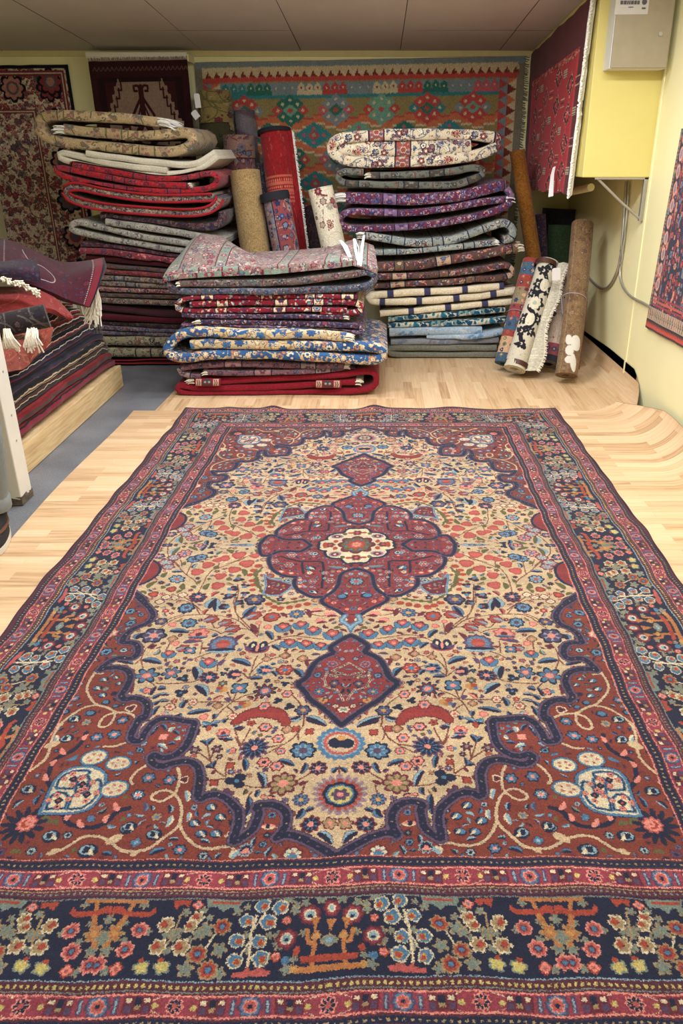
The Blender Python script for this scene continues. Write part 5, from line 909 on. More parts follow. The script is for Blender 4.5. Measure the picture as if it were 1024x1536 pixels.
def folded(label, mat, Y, depth, paths, th, *_, mats=None, fringes=(), seed=1, group=None, bind=None, wob=.010, extra=None, cat='rug', fl=None, fmat=None, name='folded_rug'):
    ths = th if isinstance(th, (list, tuple)) else [th]*len(paths)
    m = MB(); infos = []
    for k, (p, q) in enumerate(zip(paths, ths)):
        m.cur = (mats or {}).get(k, 0)
        infos.append(fold_geometry(m, p, q, Y+.004*k, depth-.01*k, seed*7+k, wob, uoff=k*.37+seed*.21))
    m.cur = 0
    if extra: extra(m)
    under = Field(0, 1, 0, 1); q = FIELDS[group_key(group)]; under.x0, under.y0, under.h = q.x0, q.y0, q.h.copy()
    FIELDS[group_key(group)].rest(m)
    xs = [v[0] for v in m.v]; zs = [v[2] for v in m.v]
    loc = ((min(xs)+max(xs))/2, Y+depth/2, min(zs))
    parts = []
    if not fringes and not bind:
        o = m.build(name, mat, loc=loc); tag(o, label, cat, group); return o
    root = thing(name, loc, label, cat, group); m.build('pile', mat, root)
    rnd = random.Random(seed)
    for (k, end, length) in fringes:
        p, t, nr, h, yf = infos[k][0 if end == 0 else -1]; s = -1 if end == 0 else 1
        f = MB(); fringe_mesh(f, p, t*s, nr, yf+.004, yf+min(depth*.5, .32), h, length, rnd, 90); under.rest(f, .004, 0, False)
        o = f.build('fringe', fmat or M_fringe, root); o['kind'] = 'stuff'
    if bind:
        bm_, bmat = bind
        for sgn in (1, -1):
            b = MB(); pts = [(q[0][0]+q[2].x*q[3]*sgn*.95, q[4]+.006, max(.02, q[0][1]+q[2].y*q[3]*sgn*.95)) for q in infos[0]]
            b.tube(pts, bm_, 6); b.build('binding', bmat, root)
    return root

# wool of the piles ---------------------------------------------------------------------------------------------
def W(name, arr, sx, sy, **k): return woven(name, arr, sx, sy, **k)
def fw(name, seed, ground, cols, dens=1.0, size=24, bands=0, **k): return W(name, floral(seed, ground, cols, dens*1.7, 900, 500, 2.6, size*.82, bands=bands, **k), .9, .5)

G_B, G_C, G_A = 'rugs folded in the centre pile', 'rugs folded in the right-hand pile', 'rugs folded in the tall left-hand pile'
YB_, DB = 5.08, .78
# --- centre pile, from the floor up
redw = W('plain_red_wool', solid(41, (138,16,34), amt=.1), .4, .3)
folded('plain crimson folded rug lying on the floor at the bottom of the centre pile', redw, YB_+.02, DB,
  [[(290,572.5),(335,574),(410,568.5),(498,565.5),(546,557.5),(560,559),(565,567),(564,579),(548,588),(459,591),(388,592),(290,593.5),(268,590),(263,582),(272,578.5),(293,585),(335,584),(410,582.5),(459,579),(500,575.5),(534,574.5)]], 10.5,
  fringes=((0,0,.055),(0,1,.045)), seed=1, group=G_B)
def patch(px0, px1, py0, py1, Y, name, root):
    m = MB(); A = [at(px0,py0,Y), at(px1,py0,Y), at(px1,py1,Y), at(px0,py1,Y)]; n = 6; rows = []
    for k in range(n+1):
        t = k/n; a = A[0].lerp(A[3], t); b = A[1].lerp(A[2], t); bul = -.5*(1-(2*t-1)**2)**.5*(A[0]-A[3]).length*.5
        rows.append(m.add([(a.x, Y+.0+bul, a.z), (b.x, Y+bul, b.z)]))
    for k in range(n): m.quad_uv([rows[k], rows[k]+1, rows[k+1]+1, rows[k+1]], [(0, k/n), (1, k/n), (1, (k+1)/n), (0, (k+1)/n)])
    return m.build(name, M_patch, root)
pc = Canvas(200, 60, (138,24,36), 2)
for x in (0, 140): pc.rect(x, 6, x+46, 56, (190,160,140)); [pc.stroke([(x+10+k*16, 12), (x+18+k*16, 30), (x+10+k*16, 48)], 7, (120,50,50)) for k in range(2)]
pc.ell(92, 30, 38, 26, (58,64,70)); pc.ell(92, 22, 20, 12, (110,50,50)); pc.ell(76, 36, 10, 8, (150,150,140)); pc.ell(108, 36, 10, 8, (150,150,140))
M_patch = W('woven_end_panel', pc.a, 1, 1)
root = [o for o in COL.objects if o.get('label', '').startswith('plain crimson')][0]
patch(294, 331, 567.5, 579.5, YB_+.012, 'patterned_panel', root); patch(474, 512, 570, 582, YB_+.012, 'patterned_panel', root)

mauve = fw('mauve_floral_wool', 42, (118,76,86), [(150,104,108),(84,96,120),(92,44,60),(140,120,120),(70,56,80)], 1.4, 20, bands=2)
folded('mauve floral rug folded just above the crimson one in the centre pile', mauve, YB_, DB,
  [[(517,550),(459,550.5),(410,549),(335,546.5),(283,551),(267,554.5),(268,561),(283,565),(300,566.5)], [(310,560),(350,561),(410,560),(459,558.5),(535,558)]], [9.5,8.5], fringes=((0,0,.03),(1,0,.035)), seed=2, group=G_B)
crb = W('cream_blue_floral_wool', floral(43, (206,182,138), [(50,98,156),(44,80,140),(228,206,160),(190,126,90),(60,110,165),(50,90,150)], 2.6, 900, 460, 2.6, 32, 'tan', (70,80,110)), .9, .46)
cbl = W('dense_blue_floral_wool', floral(143, (46,92,150), [(214,190,146),(206,176,130),(50,84,140),(190,120,84),(224,206,164),(40,80,140)], 2.6, 900, 460, 2.6, 27, (200,176,130), (60,70,110)), .9, .46)
folded('cream rug with bold blue flowers, bulging out at both ends of the centre pile', [crb, cbl], YB_-.05, DB+.04,
  [[(519,508),(459,503.5),(410,503),(353,502),(320,500.5)],[(322,500.5),(300,500),(272,501),(253,516),(247,529),(258,538.5),(283,539),(302,534),(353,533.5),(410,533.5),(439,535.5),(498,537.5),(537,541.5),(563,544),(577,536),(575,525),(537,521.5),(478,521),(445,519.5)],[(448,519.8),(388,518.5),(335,518),(300,517.5),(284,519)]], 16, mats={1:1}, fringes=((0,0,.05),), seed=3, group=G_B)
purp = fw('purple_navy_wool', 44, (66,44,66), [(120,90,120),(40,44,84),(140,52,70),(170,150,150),(100,110,140)], 1.8, 18)
folded('thin purple and navy rug with white fringe above the cream and blue one, centre pile', purp, YB_+.01, DB,
  [[(516,477),(459,476),(410,476),(330,474.5),(272,474)],[(300,483.5),(350,483.5),(410,485.5),(498,487.5),(538,490),(548,495),(540,500),(498,497),(410,492.5),(300,490.5),(272,489)]], [7,8], fringes=((0,0,.03),(1,0,.045)), seed=4, group=G_B)
rc = fw('wine_cream_wool', 45, (142,22,44), [(226,206,170),(150,28,46),(52,58,104),(120,160,180),(214,150,110)], 1.1, 22, bands=3, bandcol=(222,202,160))
folded('wine red and cream rug in three layers, middle of the centre pile', rc, YB_+.015, DB,
  [[(535,446),(459,445),(410,445.5),(300,445.5),(269,450),(262,459),(270,468),(353,466.5),(400,466),(478,465.5),(520,465.5)],[(284,456.5),(353,455),(400,454.5),(478,454),(520,452.5),(541,457),(543,466),(530,470.5),(480,471)]], [7.5,10.5], seed=5, group=G_B)
rose = W('green_rose_wool', floral(46, (138,112,106), [(160,84,92),(108,136,118),(200,176,162),(72,92,120),(140,62,74),(128,150,132),(196,160,150)], 3.0, 900, 600, 2.6, 20, 'grey', 'maroon', bands=3, bandcol=(118,138,122)), .9, .6)
def top_sheet(m):
    front = [(244,416),(270,411),(314,408),(360,406),(410,404),(459,399),(500,395),(529,391),(552,398),(566,404)]
    back  = [(272,384),(286,360),(303,350),(335,356),(372,380),(402,397),(440,394),(485,374),(532,358),(560,368)]
    R = 9; rows = []
    for r in range(R):
        t = r/(R-1); Y = YB_+.0+t*(DB*.85); row = []
        for (fx, fy), (bx, by) in zip(front, back):
            a = at(fx, fy, YB_); b = at(bx, by, YB_+DB*.85); z = a.z+(b.z-a.z)*(t**.8)+.02*math.sin(t*math.pi); row.append((a.x+(b.x-a.x)*t, Y, z))
        rr = []
        for k in range(len(row)-1):
            for q in range(4):
                s = q/4; p0, p1 = row[k], row[k+1]; rr.append(tuple(p0[c]*(1-s)+p1[c]*s for c in range(3)))
        rr.append(row[-1]); rows.append(rr)
    n = len(rows[0]); i0 = m.add([p for rr in rows for p in rr]); low = m.add([(p[0], p[1], p[2]-.03) for rr in rows for p in rr])
    for r in range(R-1):
        for k in range(n-1):
            q = [(r,k),(r,k+1),(r+1,k+1),(r+1,k)]; m.quad_uv([i0+a*n+b for a, b in q], [(rows[a][b][0], a*.09+.1) for a, b in q]); m.quad_uv([low+a*n+b for a, b in reversed(q)], [(rows[a][b][0], a*.09) for a, b in reversed(q)])
    for k in range(n-1):
        for r in (0, R-1): m.quad_uv([i0+r*n+k, i0+r*n+k+1, low+r*n+k+1, low+r*n+k], [(k*.03, .1), (k*.03+.03, .1), (k*.03+.03, .12), (k*.03, .12)])
    for r in range(R-1):
        for k in (0, n-1): m.face([i0+r*n+k, i0+(r+1)*n+k, low+(r+1)*n+k, low+r*n+k])
    # two pale lengths of fringe crossing the right-hand hump
    return rows
dkg = fw('grey_brown_face_wool', 146, (104,92,84), [(130,112,104),(80,110,106),(140,70,74),(90,84,90),(150,140,120)], 1.6, 18)
sbl = fw('slate_blue_face_wool', 147, (72,80,98), [(96,108,128),(130,84,84),(60,64,84),(150,130,120),(86,112,120)], 1.5, 18)
troot = folded('green and rose floral rug on top of the centre pile, its back corners raised', [rose, dkg, sbl], YB_-.01, DB,
  [[(530,393),(501,397),(459,400),(410,404.5),(314,408),(268,411),(250,416)],[(540,410.5),(520,413),(459,421.5),(410,425.5),(335,426),(268,426.5)],[(252,414),(246,421),(252,432),(270,439),(353,437.5),(400,438.5),(478,436),(527,434.5),(555,430),(564,419),(556,409),(538,410.5)]], [14,12,11.5], mats={1:1, 2:2}, fringes=((1,1,.02),), seed=6, group=G_B, extra=top_sheet)
f = MB(); rn = random.Random(4)
for (a, b) in (((510,362,5.6),(526,391,5.09)), ((531,360,5.66),(538,398,5.06)), ((546,355,5.7),(541,399,5.06))):
    p, q = at(*a), at(*b)
    for k in range(10):
        off = Vector((rn.uniform(-.007,.007), rn.uniform(-.008,.008), rn.uniform(0,.008))); mid = p.lerp(q, .5)+Vector((rn.uniform(-.01,.01), 0, .02)); f.tube([p+off, mid+off, q+off*1.2], .0038, 5)
f.build('fringe', M_fringe_w, troot)['kind'] = 'stuff'

# --- right-hand pile, from the floor up
YC, DC = 6.15, .72
sage = W('sage_grey_wool', solid(51, (112,112,98)), .4, .3)
folded('plain sage grey rug folded on the floor at the bottom of the right-hand pile', sage, YC, DC,
  [[(745,523),(690,523),(620,523),(588,523),(581,527),(586,533),(620,534),(690,534),(748,533)]], 10, seed=11, group=G_C)
lil = W('blue_grey_wool', blotch(52, (128,132,140), [(104,116,138),(146,144,150),(112,108,124)], 40), .6, .3)
folded('faded blue-grey rug folded between the pale blue one and the sage one, right-hand pile', lil, YC+.005, DC,
  [[(748,511),(690,513),(620,514),(586,514.5)]], 10, seed=12, group=G_C)
pale = W('pale_blue_wool', blotch(53, (150,172,190), [(168,186,198),(96,136,178),(140,164,186)], 34), .6, .3)
folded('pale sky blue rug folded low in the right-hand pile', pale, YC-.015, DC,
  [[(723,498),(680,498),(620,498.5),(584,500)],[(756,498),(735,503.5),(690,507),(640,507)]], [14,9], seed=13, group=G_C)
teal = W('teal_cream_wool', blotch(54, (196,192,170), [(18,78,118),(24,104,134),(30,94,110),(18,60,90),(110,140,140)], 90), .6, .3)
folded('cream rug with splashes of teal, under the cream lattice one in the right-hand pile', teal, YC+.01, DC,
  [[(758,465),(715,469),(680,472),(636,475),(582,479)],[(760,480),(720,484),(680,485),(620,487.5),(582,489)]], 9.5, seed=14, group=G_C)
latt = W('cream_lattice_wool', lattice(55, (214,200,168), (58,58,92)), 1.15, .42)
folded('cream rug with a bold navy lattice, folded in three layers in the right-hand pile', latt, YC-.01, DC,
  [[(756,430),(715,434),(680,437),(622,440),(562,443),(550,449),(560,455),(622,453),(680,449.5),(728,444),(775,437)],[(770,453),(715,458),(680,462),(622,467),(570,472)]], [11,10], seed=15, group=G_C)
brown = fw('brown_red_blue_wool', 56, (92,66,58), [(150,80,76),(80,96,140),(180,150,120),(120,44,50),(110,90,60),(196,130,110)], 1.7, 24, bands=2)
folded('brown rug patterned in red and blue with a white end, middle of the right-hand pile', brown, YC, DC,
  [[(778,372.5),(755,376),(725,382),(673,391),(622,400),(562,402)],[(560,416),(622,415),(680,411),(721,406),(756,399),(770,403),(771,414),(742,419.5),(715,419),(680,423.5),(622,426),(560,430)]], [15,9.5], fringes=((0,0,.045),), seed=16, group=G_C)
pgb = fw('grey_blue_floral_wool', 57, (148,154,146), [(96,112,128),(176,178,166),(90,84,90),(120,140,160),(190,186,160)], 1.2, 20, bands=3, bandcol=(132,140,136))
folded('pale grey-blue floral rug dipping in the middle, above the brown one in the right-hand pile', pgb, YC, DC,
  [[(544,353.5),(589,360.5),(620,366),(673,363),(708,351),(743,338),(760,334),(772,345),(768,359),(756,361)],[(743,364.5),(708,368.5),(655,373.5),(620,378),(574,379.5),(552,380)]], [13,9], fringes=((0,0,.05),(1,0,.03)), seed=17, group=G_C, fmat=M_fringe_w)
burg = fw('burgundy_blue_wool', 58, (104,40,66), [(54,60,112),(150,124,132),(120,90,130),(190,150,140),(110,24,54),(80,76,130)], 2.0, 21, bands=1)
folded('burgundy and navy floral rug with white fringe, upper part of the right-hand pile', burg, YC-.01, DC,
  [[(517,297.5),(560,298.5),(620,300.5),(673,297),(708,291),(743,280.5),(759,278)],[(760,299.5),(725,303),(673,313),(620,321),(560,319),(522,317),(507,327),(511,341),(535,345.5),(574,343.5),(620,340.5),(673,334),(725,323),(764,309),(769,294),(760,282)]], [18,11], fringes=((0,0,.09),(1,0,.06)), seed=18, group=G_C, fmat=M_fringe_w)
ggr = fw('grey_green_wool', 59, (98,102,92), [(66,66,58),(120,122,110),(80,76,64),(110,84,74)], .9, 22, bands=2, bandcol=(70,66,58))
folded('dull grey-green rug folded under the topmost cream one in the right-hand pile', ggr, YC, DC,
  [[(545,258),(512,257),(504,266),(515,275.5),(558,277),(620,278),(681,279),(705,271.5),(726,262),(725,253),(711,251.5),(680,257.5),(620,263),(555,263.5)]], 11, fringes=((0,1,.04),), seed=19, group=G_C)
crm = fw('cream_red_blue_wool', 60, (208,194,164), [(70,84,124),(150,72,62),(176,148,140),(120,124,140),(190,160,130),(226,214,186)], 1.2, 27, bands=1, bandcol=(158,74,60), vine='grey')
folded('cream floral rug with red and blue motifs on top of the right-hand pile', crm, YC-.02, DC+.03,
  [[(745,206),(700,201),(620,201.5),(540,203.5),(507,207),(494,220),(503,236),(527,243.5),(560,243),(620,243.5),(673,239.5),(710,234),(738,226),(748,214),(741,204)],[(707,217),(673,221.5),(620,223),(575,223),(530,222),(507,221)]], [18,27], seed=20, group=G_C)

# --- tall left-hand pile, from the floor up
YA, DA = 5.92, .72
def strip(y0, y1, x0=128, x1=300): return [(x0, y0-(y1-y0)*.6), (170, y0), (210, y0+(y1-y0)*.5), (245, y1), (x1, y1+(y1-y0)*.4)]
dk = W('dark_maroon_wool', solid(70, (56,16,24)), .4, .3)
folded('very dark maroon rug with a red edge at the bottom of the left-hand pile', dk, YA+.01, DA, [[(120,546),(180,545.5),(240,544),(300,543)]], 11, seed=21, group=G_A, bind=(.006, plain('red_binding', (128,26,32), .9, var=.1)))
ol = fw('olive_beige_wool', 71, (150,140,108), [(96,92,70),(176,164,130),(84,70,60),(120,112,84),(150,96,80)], 1.1, 26, bands=1, bandcol=(140,128,98), vine='olive')
folded('olive beige floral rug folded second from the bottom of the left-hand pile', ol, YA-.01, DA, [strip(530.5,531)], 14.5, seed=22, group=G_A)
folded('olive beige floral rug third from the bottom of the left-hand pile', ol, YA-.005, DA, [strip(513,514)], 15.5, seed=33, group=G_A)
bl = fw('lilac_blue_wool', 72, (112,100,108), [(70,78,116),(140,116,120),(120,60,66),(150,140,130),(84,88,120)], 1.9, 16)
folded('thin lilac blue and brown rug folded above the olive beige pair, left-hand pile', bl, YA+.01, DA, [strip(493,497),strip(500.5,503)], 7, seed=23, group=G_A)
bk = fw('dark_brown_wool', 73, (54,38,36), [(90,66,56),(70,48,60),(100,84,64)], 1.5, 16)
folded('thin dark brown rug folded under the maroon ones in the left-hand pile', bk, YA+.02, DA, [strip(486.5,490)], 6.5, seed=24, group=G_A)
mr = W('maroon_red_wool', solid(74, (86,20,30)), .4, .3)
folded('dull red maroon rug folded beneath the sagging dark one, left-hand pile', mr, YA+.01, DA, [strip(477.5,482)], 9, seed=25, group=G_A)
folded('dark maroon rug sagging with a bulge at mid height in the left-hand pile', W('brown_maroon_wool', solid(75, (70,34,42)), .4, .3), YA+.015, DA, [[(120,458),(168,463.5),(205,468),(240,472),(300,474)]], 11, seed=26, group=G_A)
folded('light floral rug with a green tint just above the sagging maroon one, left-hand pile', fw('light_green_floral', 76, (112,104,84), [(150,140,112),(110,52,52),(80,84,70),(160,120,100)], 1.8, 17), YA, DA, [strip(452,455.5)], 8.5, seed=27, group=G_A)
folded('thin green-brown floral rug folded under the salmon one, left-hand pile', fw('green_brown_floral', 77, (84,74,62), [(110,96,76),(120,52,52),(60,66,58)], 1.8, 15), YA+.015, DA, [strip(443.5,446)], 7, seed=28, group=G_A)
folded('salmon and grey rug folded in the middle of the left-hand pile', fw('salmon_grey_wool', 78, (140,92,86), [(170,110,100),(90,88,96),(150,50,56),(170,150,130)], 1.7, 17), YA+.005, DA, [strip(435,438)], 8, seed=29, group=G_A)
folded('tan and slate blue rug folded in two layers in the middle of the left-hand pile', fw('tan_slate_wool', 79, (122,106,88), [(86,98,118),(150,130,106),(110,60,58),(96,84,70)], 1.6, 18, bands=2), YA, DA, [strip(418.5,423),strip(426.5,430)], 7.5, seed=30, group=G_A)
folded('dull red rug with brown flecks folded above the tan and slate one, left-hand pile', fw('dull_red_wool', 80, (124,40,46), [(140,60,60),(90,40,44),(110,84,70)], 1.2, 16), YA+.01, DA, [strip(409,414)], 8, seed=31, group=G_A)
folded('narrow brown rug with blue ends folded in the left-hand pile under the thin maroon one', fw('brown_blue_wool', 81, (86,64,54), [(60,80,96),(110,80,64),(90,40,40)], 1.5, 15), YA+.02, DA, [strip(400.5,406.5)], 6.5, seed=32, group=G_A)
folded('thin dark maroon rug folded directly below the coral pink one, left-hand pile', W('dark_red_brown_wool', solid(82, (72,22,28)), .4, .3), YA+.02, DA, [strip(390,397)], 9, seed=34, group=G_A)
folded('coral pink and crimson floral rug folded in the upper half of the left-hand pile', fw('coral_crimson_wool', 83, (132,44,54), [(206,110,100),(110,30,44),(90,70,90),(180,70,74),(70,40,60)], 1.7, 20), YA-.01, DA,
  [[(118,377.5),(151,377.5),(198,384.5),(261,393),(300,397)]], 11, seed=35, group=G_A)
folded('thin plum rug folded between the coral pink one and the grey one, left-hand pile', fw('plum_wool', 84, (66,30,42), [(100,50,60),(60,50,70),(120,70,74)], 1.4, 15), YA+.015, DA, [[(120,366.5),(160,369),(198,375),(261,385),(300,389)]], 7.5, seed=36, group=G_A)
gw = W('grey_white_wool', floral(85, (150,144,132), [(92,88,84),(176,170,156),(110,100,100),(84,80,88),(166,150,140)], 2.0, 900, 400, 3.0, 15, 'grey', 'grey', bands=2, bandcol=(136,134,122)), .9, .4)
folded('pale grey rug with a small dark pattern folded in three layers, left-hand pile', gw, YA-.015, DA,
  [[(157,333),(193,338.5),(247,346),(300,356),(338,363)],[(287,367),(231,359),(185,350.5),(138,339.5),(116,332.5),(105,337),(105,346),(122,350.5),(169,360.5),(216,368),(300,381)]], [11,10], seed=37, group=G_A)
folded('dark plum rug sagging under the red-edged one on the right side of the left-hand pile', fw('dark_plum_wool', 86, (62,36,44), [(92,64,66),(60,54,74),(110,84,74)], 1.5, 22), YA+.01, DA,
  [[(150,325),(220,333),(290,341),(322,341),(333,330),(331,318)]], 13, seed=38, group=G_A)
redge = fw('beige_navy_wool', 87, (136,112,98), [(64,60,92),(170,140,116),(120,60,62),(100,92,100),(180,150,130)], 1.8, 20)
folded('beige and navy floral rug with a red binding looped open in the left-hand pile', redge, YA-.02, DA,
  [[(318,296),(250,299),(200,295),(150,287),(115,278.5),(99,282),(98,292),(115,302),(154,311),(220,317),(278,320),(310,317),(326,307),(329,297)]], 12, seed=39, group=G_A, bind=(.009, plain('crimson_binding', (148,22,34), .9, var=.1)))
red2 = fw('bright_red_wool', 88, (164,24,34), [(186,40,44),(130,24,36),(150,60,64),(110,30,40)], 1.0, 18, bands=2, bandcol=(134,40,50))
folded('bright red rug with an open loop at its right end, high in the left-hand pile', red2, YA-.02, DA,
  [[(107,248),(163,257),(216,266.5),(259,269.5),(285,265.5),(305,260.5),(322,261),(327,271),(317,282),(295,286),(230,287.5),(163,281),(104,268),(84,259),(80,251),(93,252.5),(145,264),(216,276),(283,278.5)]], 9.5, fringes=((0,1,.012),), seed=40, group=G_A)
wht = W('plain_cream_wool', solid(89, (196,188,166), amt=.05), .4, .3)
folded('plain cream white rug under the tan floral one near the top of the left-hand pile', wht, YA-.02, DA,
  [[(128,230),(181,238),(240,244.5),(275,248),(296,246),(308,238),(322,228)],[(250,256),(198,250.5),(145,242),(110,232.5),(90,228),(84,234),(95,241),(145,253),(200,262),(270,262),(306,250),(326,234)]], [10.5,10.5], seed=41, group=G_A)
tanw = W('tan_floral_wool', floral(90, (164,140,98), [(120,100,72),(180,156,112),(110,92,80),(136,86,76),(92,96,84),(150,120,96)], 2.2, 900, 500, 2.6, 26, 'olive', 'olive', bands=1, bandcol=(158,132,92)), .9, .5)
folded('thick tan floral rug with white fringes on the very top of the left-hand pile', tanw, YA-.03, DA+.03,
  [[(237,183),(198,178.5),(145,175),(93,172),(62,173),(52,188),(62,206),(90,213),(145,219),(200,224.5),(240,228),(270,226),(289,214),(284,200),(266,197.5),(245,203),(198,203),(145,199.5),(94,194)]], 16.5, fringes=((0,0,.10),(0,1,.07)), seed=42, group=G_A, fmat=M_fringe_w)
# ---------------------------------------------------------------- rolled rugs standing on end
def axis_from(top_px, bot_px, Yt, lean):
    T = at(top_px[0], top_px[1], Yt); Yb = Yt-lean
    # follow the pixel line down until it meets the floor at distance Yb
    lo, hi = 0.0, 6.0
    dx, dy = bot_px[0]-top_px[0], bot_px[1]-top_px[1]
    for _ in range(60):
        k = (lo+hi)/2; p = at(top_px[0]+dx*k, top_px[1]+dy*k, Yb)
        if p.z > 0: lo = k
        else: hi = k
    B = at(top_px[0]+dx*lo, top_px[1]+dy*lo, Yb)
    return B, T
def roll_geometry(m, B, T, R, turns=3.2, t=.013, seg=26, uo=0.0, rim=0, NL=10, bulge=.0):
    """spiral-wound roll from base B to top T"""
    ax = (T-B).normalized(); a = ax.cross(Vector((0, 1, 0))); 
    if a.length < .1: a = ax.cross(Vector((1, 0, 0)))
    a.normalize(); b = a.cross(ax); L = (T-B).length
    N = int(turns*seg); prof = []; arc = 0; last = None
    for k in range(N+1):
        th = 2*math.pi*k/seg; r = R-t*1.25*th/(2*math.pi)
        if r < .018: break
        p = (r*math.cos(th+2.4), r*math.sin(th+2.4))
        if last: arc += math.hypot(p[0]-last[0], p[1]-last[1])
        last = p; prof.append((p, arc, r))
    inner = [((p[0]*(r-t)/r, p[1]*(r-t)/r), s, r) for p, s, r in prof]
    ring = prof+inner[::-1]; n = len(ring); rows = []
    for j in range(NL+1):
        f = j/NL; q = 1+bulge*math.sin(f*math.pi)+.012*noise.noise(Vector((f*6, B.x*9, B.y)))
        bend = Vector((.012*math.sin(f*3+B.x*5), .012*math.sin(f*2+B.y), 0))
        rows.append((m.add([B+ax*L*f+bend+(a*p[0]+b*p[1])*q for p, s, r in ring]), L*f))
    for (n0, v0), (n1, v1) in zip(rows[:-1], rows[1:]):
        for k in range(n):
            k2 = (k+1) % n; m.quad_uv([n0+k, n0+k2, n1+k2, n1+k], [(uo+ring[k][1], v0), (uo+ring[k2][1], v0), (uo+ring[k2][1], v1), (uo+ring[k][1], v1)])
    h = len(prof)
    for n0, v, fl in ((rows[0][0], 0, 1), (rows[-1][0], L, 0)):
        for k in range(h-1):
            q = [n0+k, n0+k+1, n0+n-2-k, n0+n-1-k]; m.quad_uv(q[::-1] if fl else q, [(uo+ring[k][1], v)]*4)
    return ax, a, b, L
def band(root, B, T, R, f0, f1, mat, name='end_binding', k=1.03):
    ax = (T-B).normalized(); m = MB(); L = (T-B).length; s = .004
    m.tube([B+ax*L*f0, B+ax*L*(f0*.7+f1*.3), B+ax*L*(f0*.3+f1*.7), B+ax*L*f1], R*k, 26, False); return m.build(name, mat, root)
def rolled(label, mat, top, bot, Rpx, Yt, lean, bands=(), group=None, turns=3.2, t=.013, seed=0, bulge=0.0, zt=None):
    B, T = axis_from(top, bot, Yt, lean); R = Rpx*px_m(Yt, T.z)
    B = B.copy(); B.z = max(B.z, .016+R*abs((T-B).normalized().x)*.9+R*abs((T-B).normalized().y)*.9)
    m = MB(); roll_geometry(m, B, T, R, turns, t, uo=seed*.13, bulge=bulge)
    root = thing('rolled_rug', (B.x, B.y, 0.012), label, 'rug', group)
    m.build('pile', mat, root)
    for f0, f1, bm_ in bands: band(root, B, T, R, f0, f1, bm_)
    return root, B, T, R
GR = 'rolled rugs standing between the piles'; GF = 'rolled rugs standing by the yellow wall'
def paper_tag(root_px, w, h, Y, tilt, label, string=True):
    c = at(root_px[0], root_px[1], Y); m = MB(); a = Vector((math.cos(tilt), 0, math.sin(tilt)))*w/2; b = Vector((-math.sin(tilt), -.1, math.cos(tilt)))*h/2
    n = m.add([c-a-b, c+a-b, c+a+b*.8, c+a*.6+b, c-a*.6+b, c-a+b*.8]); m.face([n+k for k in range(6)])
    n2 = m.add([Vector(m.v[n+k])+Vector((0, .002, 0)) for k in range(6)]); m.face([n2+k for k in reversed(range(6))])
    for k in range(6): q = (k+1) % 6; m.face([n+k, n+q, n2+q, n2+k])
    root = thing('price_tag', c, label, 'tag'); m.build('card', M_card, root, smooth=False)
    s = MB(); p = c+b*.9; s.tube([p, p+Vector((.006, .01, .03)), p+Vector((.0, .03, .05))], .0012, 5); s.build('string', M_string, root)
    return root
M_card = plain('white_card', (226,224,226), .6, var=.02); M_string = plain('pale_string', (170,164,180), .8)
oliv = W('olive_gold_wool', floral(101, (64,60,36), [(150,136,92),(160,146,104),(96,84,46),(140,120,76)], 1.0, 900, 700, 3.0, 40, (130,116,74), 'black'), .9, .7)
r, B, T, R = rolled('olive green rug roll with pale flowers standing beside the tan topped pile', oliv, (320,137), (328,215), 25.5, 7.08, .06, group=GR, seed=1)
band(r, B, T, R, .88, 1.0, W('gold_border_wool', floral(102, (132,112,60), [(80,70,40),(150,130,80),(96,40,40)], 1, 500, 300, 3, 26, 'olive'), .5, .3), 'border_band', 1.015)
paper_tag((296,151), .045, .10, 6.9, .05, 'upright white paper tag hanging on the olive green rug roll')
paper_tag((293,172), .05, .06, 6.89, .6, 'small tilted grey paper tag under the white one on the olive roll')
mauv = W('mauve_grey_wool', solid(103, (98,78,88), amt=.12), .4, .3)
r, B, T, R = rolled('mauve grey rug roll half wrapped in clear plastic, behind the rose brown one', mauv, (367,166), (374,250), 16.5, 7.22, .04, group=GR, seed=2)
def plastic():
    m, nt, p = new_mat('clear_plastic_film'); p.inputs['Base Color'].default_value = (.8,.8,.84,1); p.inputs['Roughness'].default_value = .25; p.inputs['Transmission Weight'].default_value = .75; p.inputs['IOR'].default_value = 1.1; p.inputs['Alpha'].default_value = .45
    return m
def wrap(root, B, T, R, f0, f1, turns):
    ax = (T-B).normalized(); a = ax.cross(Vector((0,1,0))).normalized(); b = a.cross(ax); m = MB(); L = (T-B).length; N = 60
    rows = []
    for k in range(N+1):
        th = 2*math.pi*turns*k/N; c = B+ax*L*(f0+(f1-f0)*k/N); d = a*math.cos(th)+b*math.sin(th); q = R*1.03+.003*math.sin(k*2.1)
        rows.append(m.add([c+d*q, c+d*q+ax*.13]))
    for r0, r1 in zip(rows[:-1], rows[1:]): m.face([r0, r1, r1+1, r0+1])
    return m.build('plastic_wrap', plastic(), root)
wrap(r, B, T, R, .70, .96, 2.2)
rol = fw('rose_brown_wool', 104, (112,64,60), [(150,96,84),(70,70,90),(130,110,96),(90,40,46)], 1.4, 26)
r, B, T, R = rolled('rose brown floral rug roll standing in front of the olive green roll', rol, (358,203), (362,280), 23, 6.80, .04, group=GR, seed=3)
band(r, B, T, R, .90, 1.0, W('rose_border', floral(105, (132,96,84), [(100,50,50),(90,90,100)], 1, 500, 300, 3, 20, 'vine'), .5, .3), 'border_band', 1.015)
gb = fw('greyblue_wool', 106, (84,86,98), [(104,112,130),(120,70,76),(64,66,84),(150,140,140)], 1.7, 18, bands=1)
rolled('faded grey-blue rug roll standing behind the plain tan roll', gb, (384,245), (391,310), 18, 7.0, .06, group=GR, seed=4)
rd_arr = floral(107, (160,26,32), [(176,44,42),(150,20,30),(190,70,56)], .5, 900, 600, 3.0, 16, (150,24,30), 'red')
